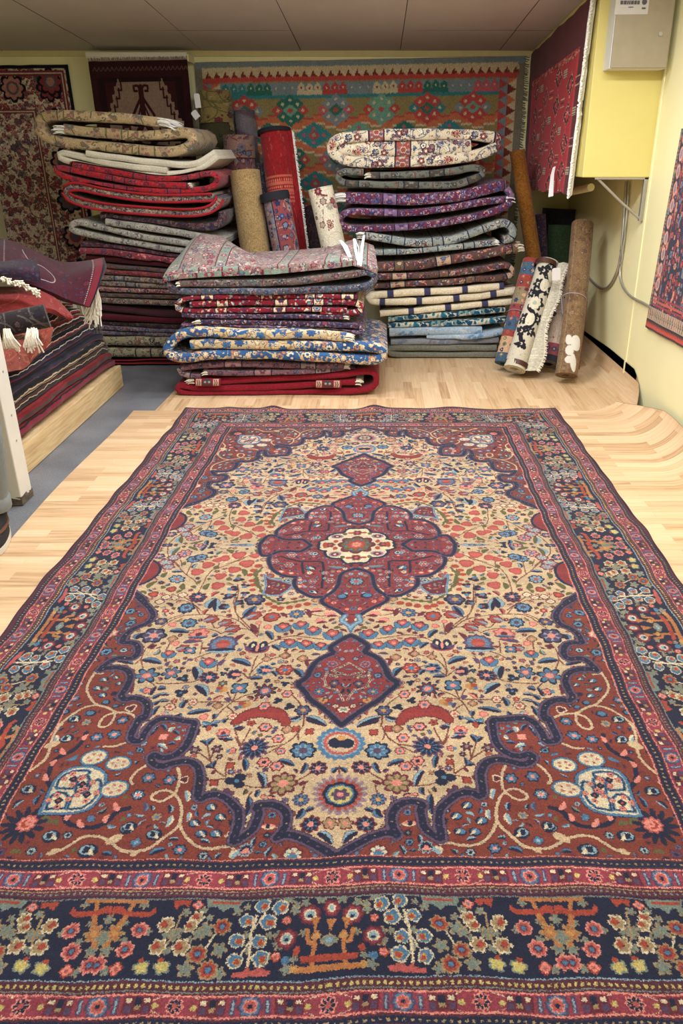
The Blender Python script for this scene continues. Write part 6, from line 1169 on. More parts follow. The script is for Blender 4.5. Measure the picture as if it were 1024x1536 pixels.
cc = Canvas(900, 600, 'red', 3.0); cc.a = rd_arr.copy()
for y in (110, 130, 150, 170): cc.rect(0, y, 900, y+8, (206,96,70)); [cc.ell(x*18, y+14, 5, 4, (214,120,90)) for x in range(50)]
redr = W('scarlet_wool', cc.a, .9, 1.6)
r, B, T, R = rolled('tall scarlet rug roll with a dark navy top rim and white fringe down one side', redr, (411,196), (436,385), 24, 6.75, .3, group=GR, seed=5, turns=3.4)
M_navyrim = plain('navy_wool_rim', (28,28,36), .9, var=.15); band(r, B, T, R, .985, 1.003, M_navyrim, 'end_binding', 1.04)
f = MB(); rn = random.Random(3); ax = (T-B).normalized(); L = (T-B).length
side = Vector((R*1.0, -R*.5, 0))
fp = MB(); q0 = [B+ax*L*t+side*k for t in (.12,.35,.6,.8,1.0) for k in (.75, 1.18)]
n = fp.add(q0); 
for k in range(4): fp.quad_uv([n+2*k, n+2*k+1, n+2*k+3, n+2*k+2], [(.3, k*.2), (.34, k*.2), (.34, k*.2+.2), (.3, k*.2+.2)])
fp.build('loose_end', redr, r)
for k in range(420):
    t = .12+.88*k/420; p = B+ax*L*t+side*1.16; d = Vector((rn.uniform(.006,.02), rn.uniform(-.012,.0), rn.uniform(-.014,.006))); f.tube([p, p+d*.6, p+d], .0035, 4)
f.build('fringe', M_fringe_w, r)['kind'] = 'stuff'
jut = W('jute_backing', floral(108, (158,128,80), [(140,108,62),(172,142,92)], 1.6, 500, 500, 2.5, 5, (150,120,74), (140,108,64)), .5, .5, bump=.6)
r, B, T, R = rolled('plain tan rug roll showing its burlap back, between the two main piles', jut, (368,257), (385,392), 23.5, 6.28, .2, group=GR, seed=6)
blr = fw('blue_rose_medallion_wool', 109, (140,62,62), [(52,66,120),(150,130,124),(110,120,150),(170,90,80),(40,44,90)], 1.2, 34, bands=2, bandcol=(120,112,112), vine=(150,130,120))
r, B, T, R = rolled('blue and rose patterned rug roll with a black rim, right of the plain tan roll', blr, (411,290), (433,395), 21.5, 6.2, .16, group=GR, seed=7)
band(r, B, T, R, .955, 1.003, M_navyrim, 'end_binding', 1.03)
dkr = fw('dark_brown_roll_wool', 110, (58,36,36), [(90,50,50),(80,70,60),(50,44,60)], 1.6, 16)
rolled('narrow dark brown rug roll standing behind the ivory one', dkr, (459,310), (476,390), 12, 6.98, .15, group=GR, seed=8, t=.011)
ivo = W('ivory_floral_wool', floral(111, (206,196,170), [(120,40,50),(150,80,76),(150,140,126),(176,160,130)], .62, 700, 700, 3.0, 24, (190,176,150), 'maroon'), .7, .7)
rolled('ivory rug roll with scattered wine red flowers, left of the right-hand pile', ivo, (477,282), (498,380), 20, 6.08, .09, group=GR, seed=9)
# by the yellow wall
amb = W('amber_wool', floral(120, (150,92,24), [(166,106,34),(134,80,22),(120,70,24)], 1.5, 500, 500, 3, 8, (140,84,24), (134,80,22)), .5, .5)
rolled('long amber brown rug roll leaning behind the right-hand pile', amb, (776,226), (797,385), 12.5, 6.5, .12, group=GF, seed=10, t=.010)
pur = W('dark_purple_wool', solid(121, (44,38,50), amt=.15), .4, .3)
rolled('wide dark purple rug roll in the shadow under the red hanging rug', pur, (840,313), (822,450), 26, 7.12, .05, group=GF, seed=11)
grn = W('bottle_green_wool', solid(122, (44,66,40), amt=.15), .4, .3)
rolled('bottle green rug roll standing just in front of the dark purple one', grn, (842,338), (829,460), 19.5, 6.76, .1, group=GF, seed=12)
slv = fw('plum_sliver_wool', 123, (66,44,66), [(100,70,90),(60,50,80)], 1.3, 16)
rolled('slim plum rug roll between the amber roll and the dark purple one', slv, (811,322), (812,440), 9, 6.7, .2, group=GF, seed=13, t=.01)
# blue and rust caucasian bands
c = Canvas(400, 1100, (150,70,56), 3); rr = random.Random(6)
for k, (col, y0, y1) in enumerate([((58,86,112),0,60),((150,64,54),60,90),((198,158,116),90,230),((150,58,50),230,300),((62,94,122),300,400),((156,62,52),400,500),((140,124,92),500,640),((156,60,54),640,740),((60,88,116),740,850),((152,62,52),850,900),((198,156,116),900,1030),((58,86,112),1030,1100)]):
    c.rect(0, y0, 400, y1, col)
    for x in range(0, 400, 57):
        for y in range(y0+18, y1-8, 46): c.flower(x+rr.uniform(-6,6), y, rr.uniform(12,21), rr.choice([3,4,6]), rr.choice([(120,40,46),(206,150,116),(48,60,92),(176,90,70),(110,110,80)]), rr.choice([(60,60,90),(210,170,130)]), None, k=.4)
caur = W('rust_blue_banded_wool', knots(c.a, 6), .4, 1.05)
r, B, T, R = rolled('rug roll banded in rust, blue and beige leaning on the right-hand pile', caur, (796,392), (758,552), 16, 6.10, .34, group=GF, seed=14, t=.011)
s = MB(); ax = (T-B).normalized(); 
def hoop(root, B, T, R, f, mat, r=.0022, k=1.05, tail=.0):
    ax = (T-B).normalized(); a = ax.cross(Vector((0,1,0))).normalized(); b = a.cross(ax); L = (T-B).length; m = MB()
    pts = [B+ax*(L*f+.01*math.sin(q*.4))+(a*math.cos(q*.2618)+b*math.sin(q*.2618))*R*k for q in range(25)]
    if tail: pts += [pts[-1]+Vector((.02, -.01, -tail*.4)), pts[-1]+Vector((.0, -.005, -tail))]
    m.tube(pts, r, 5); return m.build('string', mat, root)
hoop(r, B, T, R, .48, plain('blue_string', (120,140,170), .8))
# ivory and black roll
c = Canvas(460, 900, (198,190,166), 2.5); rr = random.Random(8)
for y0 in (150,):
    K = (34,34,44)
    c.stroke(smooth([(150,150),(190,190),(150,250),(120,330),(190,360),(170,430),(230,470),(150,520),(140,600),(220,640),(190,720),(150,760)],2), 30, K)
    for x,y,q in ((140,160,34),(190,200,40),(110,330,46),(200,300,44),(230,370,40),(160,440,52),(120,540,44),(230,560,46),(210,650,40),(140,640,38),(180,740,36)):
        c.flower(x,y,q,6,K,(198,190,166),None,k=.45)
        c.leaf(x,y,x+rr.choice([-1,1])*60,y+rr.uniform(-40,40),24,K)
    for x,y in ((150,300),(175,560)): c.ell(x,y,34,46,(214,204,176)); 
    c.flower(180,440,48,8,(210,202,176),(160,170,150),None,k=.2)
for _ in range(70): c.ell(rr.uniform(0,460), rr.uniform(0,900), 5, 4, rr.choice([(170,160,120),(160,150,130)]))
ivb = W('ivory_black_wool', np.roll(knots(c.a, 8, .05), 60, 1), .46, .95)
r, B, T, R = rolled('ivory rug roll with a black floral vine, brown end rims and a fringed edge', ivb, (820,394), (775,556), 17.5, 5.98, .42, group=GF, seed=15, t=.012)
M_brim = plain('brown_leather_rim', (74,38,30), .5, var=.1)
band(r, B, T, R, .955, .995, M_brim, 'end_rim', 1.02); band(r, B, T, R, .012, .055, M_brim, 'end_rim', 1.02)
ax = (T-B).normalized(); L = (T-B).length
fp = MB(); rows = []
for k in range(15):
    t = .0+1.0*k/14; base = B+ax*L*t+Vector((R*.75, -R*.55, 0)); wd = .085+.018*math.sin(k*.9)-.03*math.exp(-((t-.55)/.16)**2)
    rows.append(fp.add([base, base+Vector((wd*.5, -.006, .01*math.sin(k))), base+Vector((wd, .004, .0))]))
for k in range(14):
    for j in range(2): fp.quad_uv([rows[k]+j, rows[k]+j+1, rows[k+1]+j+1, rows[k+1]+j], [(.42+j*.02, k*.06), (.44+j*.02, k*.06), (.44+j*.02, k*.06+.06), (.42+j*.02, k*.06+.06)])
fp.build('loose_edge', W('ivory_back_wool', solid(125, (196,190,168), amt=.06), .4, .3), r)
f = MB(); rn = random.Random(9)
for k in range(240):
    i = min(13, int(k/240*14)); u = k/240*14-i; p = Vector(fp.v[rows[i]+2]).lerp(Vector(fp.v[rows[i+1]+2]), u); d = Vector((rn.uniform(.008,.022), rn.uniform(-.012,.004), rn.uniform(-.016,.004))); f.tube([p-Vector((.004,0,0)), p+d*.6, p+d], .0026, 4)
f.build('fringe', M_fringe, r)['kind'] = 'stuff'
paper_tag((834,411), .06, .085, 5.72, .12, 'white paper tag hanging at the top of the ivory and black roll')
bei = W('beige_rust_wool', floral(126, (186,160,138), [(140,60,56),(150,80,70),(70,60,90),(170,130,110)], .5, 500, 900, 3.0, 30, (176,150,128), 'maroon'), .5, .9)
cb = Canvas(500, 900, (186,160,138), 3.0); cb.a = floral(126, (186,160,138), [(140,60,56),(150,80,70),(70,60,90),(170,130,110)], .45, 500, 900, 3.0, 30, (176,150,128), 'maroon')
cb.rect(0, 850, 500, 900, (46,44,56)); cb.rect(0, 760, 500, 850, (140,64,66)); [cb.flower(k*48, 805, 22, 6, (70,60,90), (196,140,110), None) for k in range(11)]
bei = W('beige_rust_wool', cb.a, .5, .9)
r, B, T, R = rolled('beige rug roll with rust flowers tied with string, between ivory and tall tan rolls', bei, (858,410), (820,562), 17, 6.08, .38, group=GF, seed=16, t=.012)
hoop(r, B, T, R, .5, M_string, .002, 1.05, .16)
ct = Canvas(500, 1500, (128,98,62), 4.0); ct.a = floral(127, (130,100,66), [(112,82,56),(146,116,80),(120,84,66),(100,76,60),(140,110,84)], 1.5, 500, 1500, 4.0, 24, (118,90,60), (112,84,56))
for x,y,a,b in ((150,1270,40,60),(205,1250,24,40),(190,1330,30,40),(150,1420,24,70),(185,1400,30,30)): ct.ell(x,y,a,b,(214,210,196),.2)
for y in range(0,1500,9): ct.rect(238, y, 246, y+5, (160,132,92)); ct.rect(270, y, 276, y+5, (104,76,52))
tant = W('tan_brown_back_wool', np.roll(ct.a, 57, 1), .5, 1.42)
r, B, T, R = rolled('tall worn tan-brown rug roll with white paint patches, nearest the yellow wall', tant, (874,336), (846,570), 17.5, 5.98, .55, group=GF, seed=17, t=.013)
hoop(r, B, T, R, .5, M_string, .0022, 1.1, .3)
fp = MB(); ax = (T-B).normalized(); L = (T-B).length; n = fp.add([B+ax*L*t+Vector((R*(.8+k*.5), R*(.2+.2*k), 0)) for t in (.03,.15,.3,.5) for k in (0, 1)])
for k in range(3): fp.quad_uv([n+2*k, n+2*k+1, n+2*k+3, n+2*k+2], [(.0, k*.1), (.06, k*.1), (.06, k*.1+.1), (.0, k*.1+.1)])
fp.build('loose_edge', W('rust_edge_wool', solid(128, (140,66,40), amt=.14), .4, .3), r)
# ---------------------------------------------------------------- rugs hanging on the walls and fittings
def hanging(label, mat, c00, c10, c11, c01, uvs, nx=24, nz=24, th=.012, amp=.006, normal=Vector((0,-1,0)), name='hanging_rug', cat='rug', seed=0, edgewave=.004):
    """corners: top-left, top-right, bottom-right, bottom-left; returns (root, grid)"""
    m = MB(); G = []; nrm = normal
    for j in range(nz+1):
        for i in range(nx+1):
            u, v = i/nx, j/nz; p = c00.lerp(c10, u).lerp(c01.lerp(c11, u), v)
            w = amp*noise.noise(Vector((p.x*2.5+p.y*2.5, p.z*1.2, seed)))+amp*.6*v*math.sin((p.x+p.y)*9+seed)
            e = edgewave*noise.noise(Vector((v*9, u*9, seed+3)))*(1 if u in (0, 1) or v in (0, 1) else 0)
            tang = (c10-c00).normalized(); G.append(p+nrm*(th+abs(w))+tang*e+Vector((0, 0, e)))
    n = m.add(G); n2 = m.add([p-nrm*th*.8 for p in G]); W_ = nx+1
    def uv(i, j): return (uvs[0]+(uvs[2]-uvs[0])*i/nx, uvs[1]+(uvs[3]-uvs[1])*j/nz)
    for j in range(nz):
        for i in range(nx):
            q = [(i,j),(i,j+1),(i+1,j+1),(i+1,j)]; m.quad_uv([n+b*W_+a for a, b in q], [uv(a, b) for a, b in q]); m.quad_uv([n2+b*W_+a for a, b in reversed(q)], [uv(a, b) for a, b in reversed(q)])
    ring = [(i,0) for i in range(nx)]+[(nx,j) for j in range(nz)]+[(i,nz) for i in range(nx,0,-1)]+[(0,j) for j in range(nz,0,-1)]
    for k in range(len(ring)):
        a, b = ring[k], ring[(k+1) % len(ring)]; m.quad_uv([n+a[1]*W_+a[0], n+b[1]*W_+b[0], n2+b[1]*W_+b[0], n2+a[1]*W_+a[0]], [uv(*a), uv(*b), uv(*b), uv(*a)])
    root = thing(name, (c01+c11)/2, label, cat); m.build('pile', mat, root)
    return root, G, W_
def edge_fringe(root, pts, d, L, n, rnd, mat, r=.003):
    f = MB()
    for k in range(n):
        t = (k+rnd.random())/n*(len(pts)-1); i = min(len(pts)-2, int(t)); p = pts[i].lerp(pts[i+1], t-i); q = d*L*rnd.uniform(.7,1.2)+Vector((rnd.uniform(-.004,.004), rnd.uniform(-.004,.004), rnd.uniform(-.006,.003)))
        f.tube([p-d*.004, p+q*.6+Vector((0,0,-.003)), p+q], r, 4)
    o = f.build('fringe', mat, root); o['kind'] = 'stuff'; return o
YW = YB-.004
rn = random.Random(21)
# kilim
kil = W('kilim_weave', kilim_pattern(), 2.7, 1.5, bump=.2)
A0, A1 = at(291,94,YW), at(788,84,YW)
root, G, W_ = hanging('wide green and orange flat-woven kilim hung across the back wall', kil, A0, A1, Vector((A1.x-.0, YW, A1.z-1.75)), Vector((A0.x, YW, A0.z-1.75)), (0, 1.5, 2.7, 1.5-1.75*2.7/(A1.x-A0.x)*.95), 40, 26, .008, .006, name='hanging_kilim', cat='kilim')
edge_fringe(root, [Vector(G[j*W_+40]) for j in range(27)], Vector((1,0,-.2)), .03, 160, rn, plain('grey_warp', (120,120,110), .9))
# pale floral carpet at the far left
cr = W('rose_cream_wall_carpet', bordered(140, 1700, 2400, (190,170,144), [(136,58,64),(70,74,88),(170,100,94),(140,128,104),(150,70,74),(84,80,78)], (196,176,148), [(138,50,56),(80,76,90),(170,110,98)], 330, (116,46,52), 5.0, 24, edge=(20,20,30), dens=2.4), 1.7, 2.4)
A1 = at(102,97,YW); 
hanging('large faded cream and rose floral carpet hung on the back wall at the far left', cr, Vector((A1.x-1.0, YW, A1.z-.01)), A1, Vector((A1.x+.02, YW, A1.z-1.9)), Vector((A1.x-1.0, YW, A1.z-1.9)), (.7, 2.4, 1.7, .5), 20, 26, .012, .006, seed=5)
# dark maroon rug hung in front of a boxed rail
Ym = 7.12
B0, B1 = at(133,92,Ym), at(281,89,Ym)
m = MB(); m.box(B0.x-.01, Ym+.0, B0.z-.0, B1.x+.01, YB-.01, B0.z+.05); 
t = thing('hanging_rail', ((B0.x+B1.x)/2, Ym+.1, B0.z), 'white-topped yellow rail box under the ceiling above the dark maroon rug', 'rail')
m.build('box', M_wall, t, smooth=False); m = MB(); m.box(B0.x-.015, Ym-.012, B0.z+.028, B1.x+.0, YB-.012, B0.z+.062); m.build('top_board', M_white, t, smooth=False)
geo = W('maroon_geometric_wool', geometric_pattern(), .86, 1.3)
root, G, W_ = hanging('dark maroon geometric rug with a beige field hung behind the left-hand pile', geo, Vector((B0.x, Ym, B0.z)), Vector((B1.x, Ym, B1.z)), Vector((B1.x+.0, Ym, B1.z-1.3)), Vector((B0.x, Ym, B0.z-1.3)), (0, 1.3, .86, 0), 16, 22, .012, .004, seed=8)
edge_fringe(root, [Vector(G[i])+Vector((0,-.004,.0)) for i in range(17)], Vector((0,-.12,1)), .02, 130, rn, plain('mauve_fringe', (150,130,126), .95))
# deep red tribal rug on the side of the bulkhead
tur = W('turkmen_red_wool', turkmen_pattern(), 1.3, 2.1)
X0 = XB
def cz(y): return ceil_z(y)-.03
C00, C10 = Vector((X0, 7.3, cz(7.3))), Vector((X0, 5.33, cz(5.33)))
root, G, W_ = hanging('deep red tribal rug with white fringe hung on the side of the yellow bulkhead', tur, C00, C10, Vector((X0, 5.45, 1.25)), Vector((X0, 7.3, 1.22)), (1.3*0, 2.1, 1.3, .55), 26, 22, .012, .012, Vector((-1,0,0)), seed=9, edgewave=.03)
nx = 26
right = [Vector(G[j*W_+nx])+Vector((0,-.0,0)) for j in range(23)]
edge_fringe(root, right, Vector((-.42,-.85,-.15)), .075, 420, rn, M_fringe_w, .0065)
f = MB(); f.tube([p+Vector((-.012,-.012,0)) for p in right], .018, 8); f.build('fringe_cord', M_fringe_w, root)
# white ribbon tag at its bottom
p = Vector(G[21*W_+20])+Vector((-.012, 0, .09)); m = MB(); pts = [p+Vector((-.002,0,.03)), p+Vector((-.008,.01,-.02)), p+Vector((-.01,.0,-.09)), p+Vector((-.012,-.02,-.16))]; n = m.add([q+Vector((s*(.008+.008*k/3)-.02, -s*.006-.01, s*.004)) for k, q in enumerate(pts) for s in (-1, 1)])
for k in range(3): m.face([n+2*k, n+2*k+1, n+2*k+3, n+2*k+2])
tag(m.build('hanging_tag', M_card, loc=p), 'white ribbon tag pinned to the bottom of the deep red hanging rug', 'tag')
# end of the pole it hangs with
m = MB(); a, b = at(886,281,5.5), at(860,287,6.0); m.tube([a, a.lerp(b, .02), b], .024, 18)
tag(m.build('hanging_pole', plain('pale_wood_pole', (206,194,150), .6), loc=(a+b)/2), 'pale round pole whose end sticks out under the deep red hanging rug', 'pole')
# navy and coral rug on the right wall
tri_ = W('navy_coral_wool', tribal_pattern(), 1.15, 1.15)
XW = XR-.004
root, G, W_ = hanging('navy and coral rug with a red end hung low on the yellow right wall', tri_, Vector((XW, 4.76, 1.62)), Vector((XW, 3.6, 1.62)), Vector((XW, 3.65, .545)), Vector((XW, 4.875, .515)), (0, 1.15, 1.15, 0), 22, 24, .012, .008, Vector((-1,0,0)), seed=14, edgewave=.006)
# electrical cabinet on the face of the bulkhead
Yc = 5.10; P0, P1 = at(914,103,Yc), at(999,103,Yc); zt = P0.z+.39
cab = thing('electrical_cabinet', ((P0.x+P1.x)/2, YBK-.07, P0.z), 'beige metal electrical cabinet with a paper sticker mounted on the yellow bulkhead', 'cabinet')
M_cab = plain('beige_enamel', (158,146,122), .45, var=.06, scale=20); M_cabs = plain('pale_enamel_side', (206,206,200), .4)
m = MB(); m.box(P0.x, Yc+.012, P0.z, P1.x, YBK+.004, zt, .004); m.build('case', M_cabs, cab, smooth=False)
m = MB(); m.box(P0.x+.004, Yc, P0.z+.004, P1.x-.002, Yc+.014, zt-.004, .003); d = m.build('door', M_cab, cab, smooth=False)
m = MB(); q = at(996,51,Yc); q = at(990,51,Yc-.002); m.tube([q+Vector((0,.004,0)), q+Vector((0,-.006,0))], .011, 16); m.build('lock', M_metal, d)
s0, s1 = at(921,22,Yc), at(971,20,Yc); st = Canvas(210, 150, (196,192,190), 1); 
m = MB(); n = m.add([(s0.x, Yc-.0015, s0.z), (s1.x, Yc-.0015, s0.z+.002), (s1.x, Yc-.0015, s0.z+.13), (s0.x, Yc-.0015, s0.z+.132)]); m.face([n, n+1, n+2, n+3]); stk = m.build('sticker', plain('sticker_paper', (198,194,190), .5, var=.02), cab, smooth=False)
M_ink = plain('grey_ink', (88,86,92), .7)
m = MB(); wd = s1.x-s0.x; rnk = random.Random(2); y0 = Yc-.003
def bar(m, x0, x1, z0, z1):
    n = m.add([(s0.x+wd*x0, y0, s0.z+z0), (s0.x+wd*x1, y0, s0.z+z0), (s0.x+wd*x1, y0, s0.z+z1), (s0.x+wd*x0, y0, s0.z+z1)]); m.face([n, n+1, n+2, n+3])
for z, xa, xb, hh in ((.048,.14,.72,.018), (.032,.40,.55,.006), (.078,.1,.6,.010), (.096,.08,.85,.008), (.112,.2,.8,.008)):
    x = xa
    while x < xb: e = x+rnk.uniform(.02, .045)*(2 if hh > .015 else 1); bar(m, x, min(e, xb), z, z+hh); x = e+.014
m.build('lettering', M_ink, stk, smooth=False)
m = MB(); m.tube([Vector((s0.x+wd*.86, y0+.0005, s0.z+.06)), Vector((s0.x+wd*.86, y0-.0005, s0.z+.06))], .014, 20); bar(m, .80, .92, .026, .034); m.build('emblem', M_ink, stk, smooth=False)
# shelf bracket under the bulkhead
br = thing('shelf_bracket', (1.5, 5.26, 1.1), 'white metal angle bracket with a diagonal strut under the yellow bulkhead', 'bracket')
b0, b1 = at(896,268,5.27), at(960,329,5.27); b2 = at(969,268,5.27)
m = MB(); m.tube([b0, b0.lerp(b1,.5)+Vector((0,0,-.006)), b1], .0085, 8); m.build('strut', M_metal, br)
m = MB(); m.box(1.665, 5.255, b1.z-.01, 1.69, 5.285, ZB, .002); m.build('wall_arm', M_metal, br, smooth=False)
m = MB(); m.box(b0.x-.02, 5.255, ZB-.012, 1.69, 5.285, ZB, .002); m.build('top_arm', M_metal, br, smooth=False)
# conduits on the right wall
def conduit(pxs, r, label, X=XR-.014):
    pts = [at_x(a, b, X) for a, b in pxs]; pts = [Vector(p) for p in pts]; sm = [tuple(p) for p in pts]
    for _ in range(2):
        o = [sm[0]]
        for p, q in zip(sm[:-1], sm[1:]): o += [tuple(p[k]*.75+q[k]*.25 for k in range(3)), tuple(p[k]*.25+q[k]*.75 for k in range(3))]
        sm = o+[sm[-1]]
    m = MB(); m.tube(sm, r, 10); o = m.build('conduit_pipe', M_metal, loc=pts[-1]); return tag(o, label, 'pipe', 'wall conduits')
conduit([(939,272),(936,320),(932,375),(927,405),(914,431),(900,434),(884,418),(878,410)], .010, 'grey conduit curving left behind the tall tan-brown roll')
conduit([(943,272),(940,320),(934,375),(929,408),(931,425),(940,440),(952,449),(966,455),(978,463)], .0085, 'grey conduit curving right toward the navy and coral hanging rug')
# ---------------------------------------------------------------- near-left platform with striped kilims and a heap of rugs
XP = -1.79
def pine():
    m, nt, p = new_mat('raw_pine_board'); L = nt.links.new
    tc = nd(nt, 'ShaderNodeTexCoord'); mp = nd(nt, 'ShaderNodeMapping'); mp.inputs['Scale'].default_value = (2, 1.1, 16); L(tc.outputs['Object'], mp.inputs['Vector'])
    n = nd(nt, 'ShaderNodeTexNoise'); n.inputs['Scale'].default_value = 2.6; n.inputs['Detail'].default_value = 6; n.inputs['Distortion'].default_value = 1.6; L(mp.outputs[0], n.inputs['Vector'])
    v = nd(nt, 'ShaderNodeTexVoronoi'); v.inputs['Scale'].default_value = 1.5; mp2 = nd(nt, 'ShaderNodeMapping'); mp2.inputs['Scale'].default_value = (1, 1, 3); L(tc.outputs['Object'], mp2.inputs['Vector']); L(mp2.outputs[0], v.inputs['Vector'])
    cr = nd(nt, 'ShaderNodeValToRGB'); e = cr.color_ramp.elements; e[0].position = .3; e[0].color = lin((186,152,106)); e[1].position = .65; e[1].color = lin((216,190,144)); L(n.outputs['Fac'], cr.inputs[0])
    k = nd(nt, 'ShaderNodeMapRange'); k.inputs['From Min'].default_value = .02; k.inputs['From Max'].default_value = .09; k.inputs['To Min'].default_value = .45; L(v.outputs['Distance'], k.inputs['Value'])
    mx = nd(nt, 'ShaderNodeMix', data_type='RGBA', blend_type='MULTIPLY'); mx.inputs[0].default_value = 1; L(cr.outputs[0], mx.inputs[6]); L(k.outputs[0], mx.inputs[7]); L(mx.outputs[2], p.inputs['Base Color']); p.inputs['Roughness'].default_value = .7
    return m
M_ply = pine()
pl = thing('platform', (-2.4, 4.5, 0), 'low raw pine platform on the grey floor carrying the striped kilims', 'platform')
for y0, y1 in ((3.46, 5.02), (5.025, 5.36)):
    m = MB(); m.box(XP-.025, y0, .003, XP, y1, .152, .003); m.build('front_board', M_ply, pl, smooth=False)
m = MB(); m.box(-3.05, 3.46, .13, XP-.026, 5.36, .148, .003); m.build('deck', M_ply, pl, smooth=False)
m = MB(); m.box(-3.05, 5.335, .003, XP-.026, 5.36, .129, .003); m.build('end_board', M_ply, pl, smooth=False)
# knot and scratches live in the board's own surface
po = thing('partition_post', (-1.72, 3.36, 0), 'white painted square post with a chipped foot at the near end of the platform', 'post')
m = MB(); m.box(-1.80, 3.31, .03, -1.655, 3.43, 1.32, .005); m.build('shaft', M_white, po, smooth=False)
m = MB(); rn = random.Random(6)
bm = bmesh.new(); bmesh.ops.create_cube(bm, size=1); bmesh.ops.subdivide_edges(bm, edges=bm.edges[:], cuts=5, use_grid_fill=True)
for v in bm.verts:
    k = .012*noise.noise(v.co*7); v.co = Vector((-1.7275+v.co.x*(.148+k), 3.37+v.co.y*(.122+k), .022+v.co.z*.04+(.012*noise.noise(v.co*9) if v.co.z > .4 else 0)))
    v.co.z = max(.001, v.co.z)
m.bm(bm); m.build('chipped_foot', plain('chipped_paint', (96,82,70), .9, var=.5, scale=60), po)
for z in (.42, .62, .30): 
    m = MB(); m.tube([(-1.656, 3.37+z*.02, z), (-1.6535, 3.37+z*.02, z)], .0055, 10); m.build('screw', M_metal, po)
# striped kilims: each is folded, its stripes running along the fold
RD, CRM, NV, KK, BR = (112,16,26), (190,168,132), (34,34,62), (22,20,26), (64,40,36)
WH = (200,192,176)
RO, MG = (140,24,30), (124,20,44)
GS = 'striped kilims stacked on the pine platform'
rowsK = [ # label, stripes around the fold, thickness, z near, z far, far end Y, dark
 ('red striped kilim at the bottom of the striped stack, resting on the platform', [(RD,70),(RO,40),(CRM,10),(RD,50),(MG,60),(KK,30)], .055, 5.34),
 ('red kilim with a cream stripe, second from the bottom of the striped stack', [(RO,50),(RD,30),(CRM,16),(RO,40),(BR,40),(RD,60)], .055, 5.33),
 ('black and brown kilim, third from the bottom of the striped stack', [(KK,60),(BR,40),(KK,50),(CRM,8),(BR,50)], .055, 5.31),
 ('kilim with a wide cream stripe, fourth from the bottom of the striped stack', [(NV,30),(CRM,60),(BR,14),(CRM,20),(KK,60)], .055, 5.29),
 ('navy kilim, fifth from the bottom of the striped stack', [(NV,70),(MG,16),(NV,50),(KK,40)], .055, 5.26),
 ('crimson and navy kilim, sixth from the bottom of the striped stack', [(NV,30),(MG,34),(NV,40),(WH,14),(KK,30)], .055, 5.22),
 ('black kilim with a white edge line, seventh from the bottom of the striped stack', [(KK,30),(WH,14),(NV,40),(RO,20),(WH,12),(KK,50)], .055, 5.18),
 ('dark red kilim with a thin pale line, third from the top of the striped stack', [(RO,40),(CRM,7),(RD,40),(KK,34),(WH,14),(RD,40)], .055, 5.14),
 ('black kilim with two white lines, second from the top of the striped stack', [(KK,26),(WH,12),(KK,30),(RO,26),(WH,12),(KK,40)], .055, 5.08),
 ('maroon and black kilim with white fringe on top of the striped stack', [(KK,50),(RD,50),(KK,40),(CRM,10),(RD,50)], .06, 5.0)]
z = .169
KF = Field(-3.1, -1.6, 3.3, 5.5)
def fold_x(m, pts, th, X, depth, seed, wob=.012, uo=0.0):
    """like fold_geometry but the fold runs along Y and faces +X; pts are (y,z) centre points"""
    m2 = MB(); fold_geometry(m2, pts, th, 0.0, depth, seed, wob, conv=lambda p: p, mp=1.0, uoff=uo, hmin=.01)
    n = m.add([(X-v[1], v[0], v[2]) for v in m2.v])
    for f_, u in zip(m2.f, m2.uv): m.quad_uv([n+i for i in f_], u)
for k, (lab, st, th, ye) in enumerate(rowsK):
    rn = random.Random(k); near = (3.47, 3.47, 3.47, 3.47, 3.47, 3.47, 3.47, 3.6, 3.9, 4.34)[k]
    hz = .050
    zz = z+hz/2
    drop = .03*(k/9)
    pts = [(near, zz+.0), (max(3.9, near+.1), zz+.012*math.sin(k*.7)), (max(4.4, near+.25), zz+.010*math.sin(k*.7+1)), (4.8, zz+.006*math.sin(k*.7+2)), (ye-.12, zz-.002), (ye, zz-.02-drop*.3)]
    tot = sum(q for _, q in st); per = math.pi*hz/2*1000
    sc = (math.pi*hz/2+.10)/(tot/1000)
    arr = striped(200+k, [(c_, q) for c_, q in st])
    mat = W('striped_kilim_wool', arr, .6, tot/1000*.50, bump=.3)
    m = MB(); fold_x(m, pts, hz*.98, XP-.02-.011*k+.006*math.sin(k*2.1), .85, 300+k, .008, uo=k*.2)
    KF.rest(m, .003)
    zs = [v[2] for v in m.v]
    if k in (3, 6, 9):
        root = thing('striped_kilim', (XP-.4, 4.4, min(zs)), lab, 'kilim', GS); m.build('pile', mat, root)
        f = MB(); rr = random.Random(k+50)
        for q in range(46):
            x = XP-.05-.012*k-rr.random()*.35; p = Vector((x, max(ye+.03, 5.385+.01*(q%2)), zz-.02+rr.uniform(-.02,.02))); L = rr.uniform(.06, .16)
            f.tube([p, p+Vector((.008, .018, -L*.3)), p+Vector((.012, .03, -L))], .003, 4)
        o = f.build('fringe', plain('dark_cotton_fringe', (110,100,92) if k < 9 else (200,190,170), .95, var=.2, scale=60), root); o['kind'] = 'stuff'
    else: tag(m.build('striped_kilim', mat, loc=(XP-.4, 4.4, min(zs))), lab, 'kilim', GS)
    z += hz
ZT = z
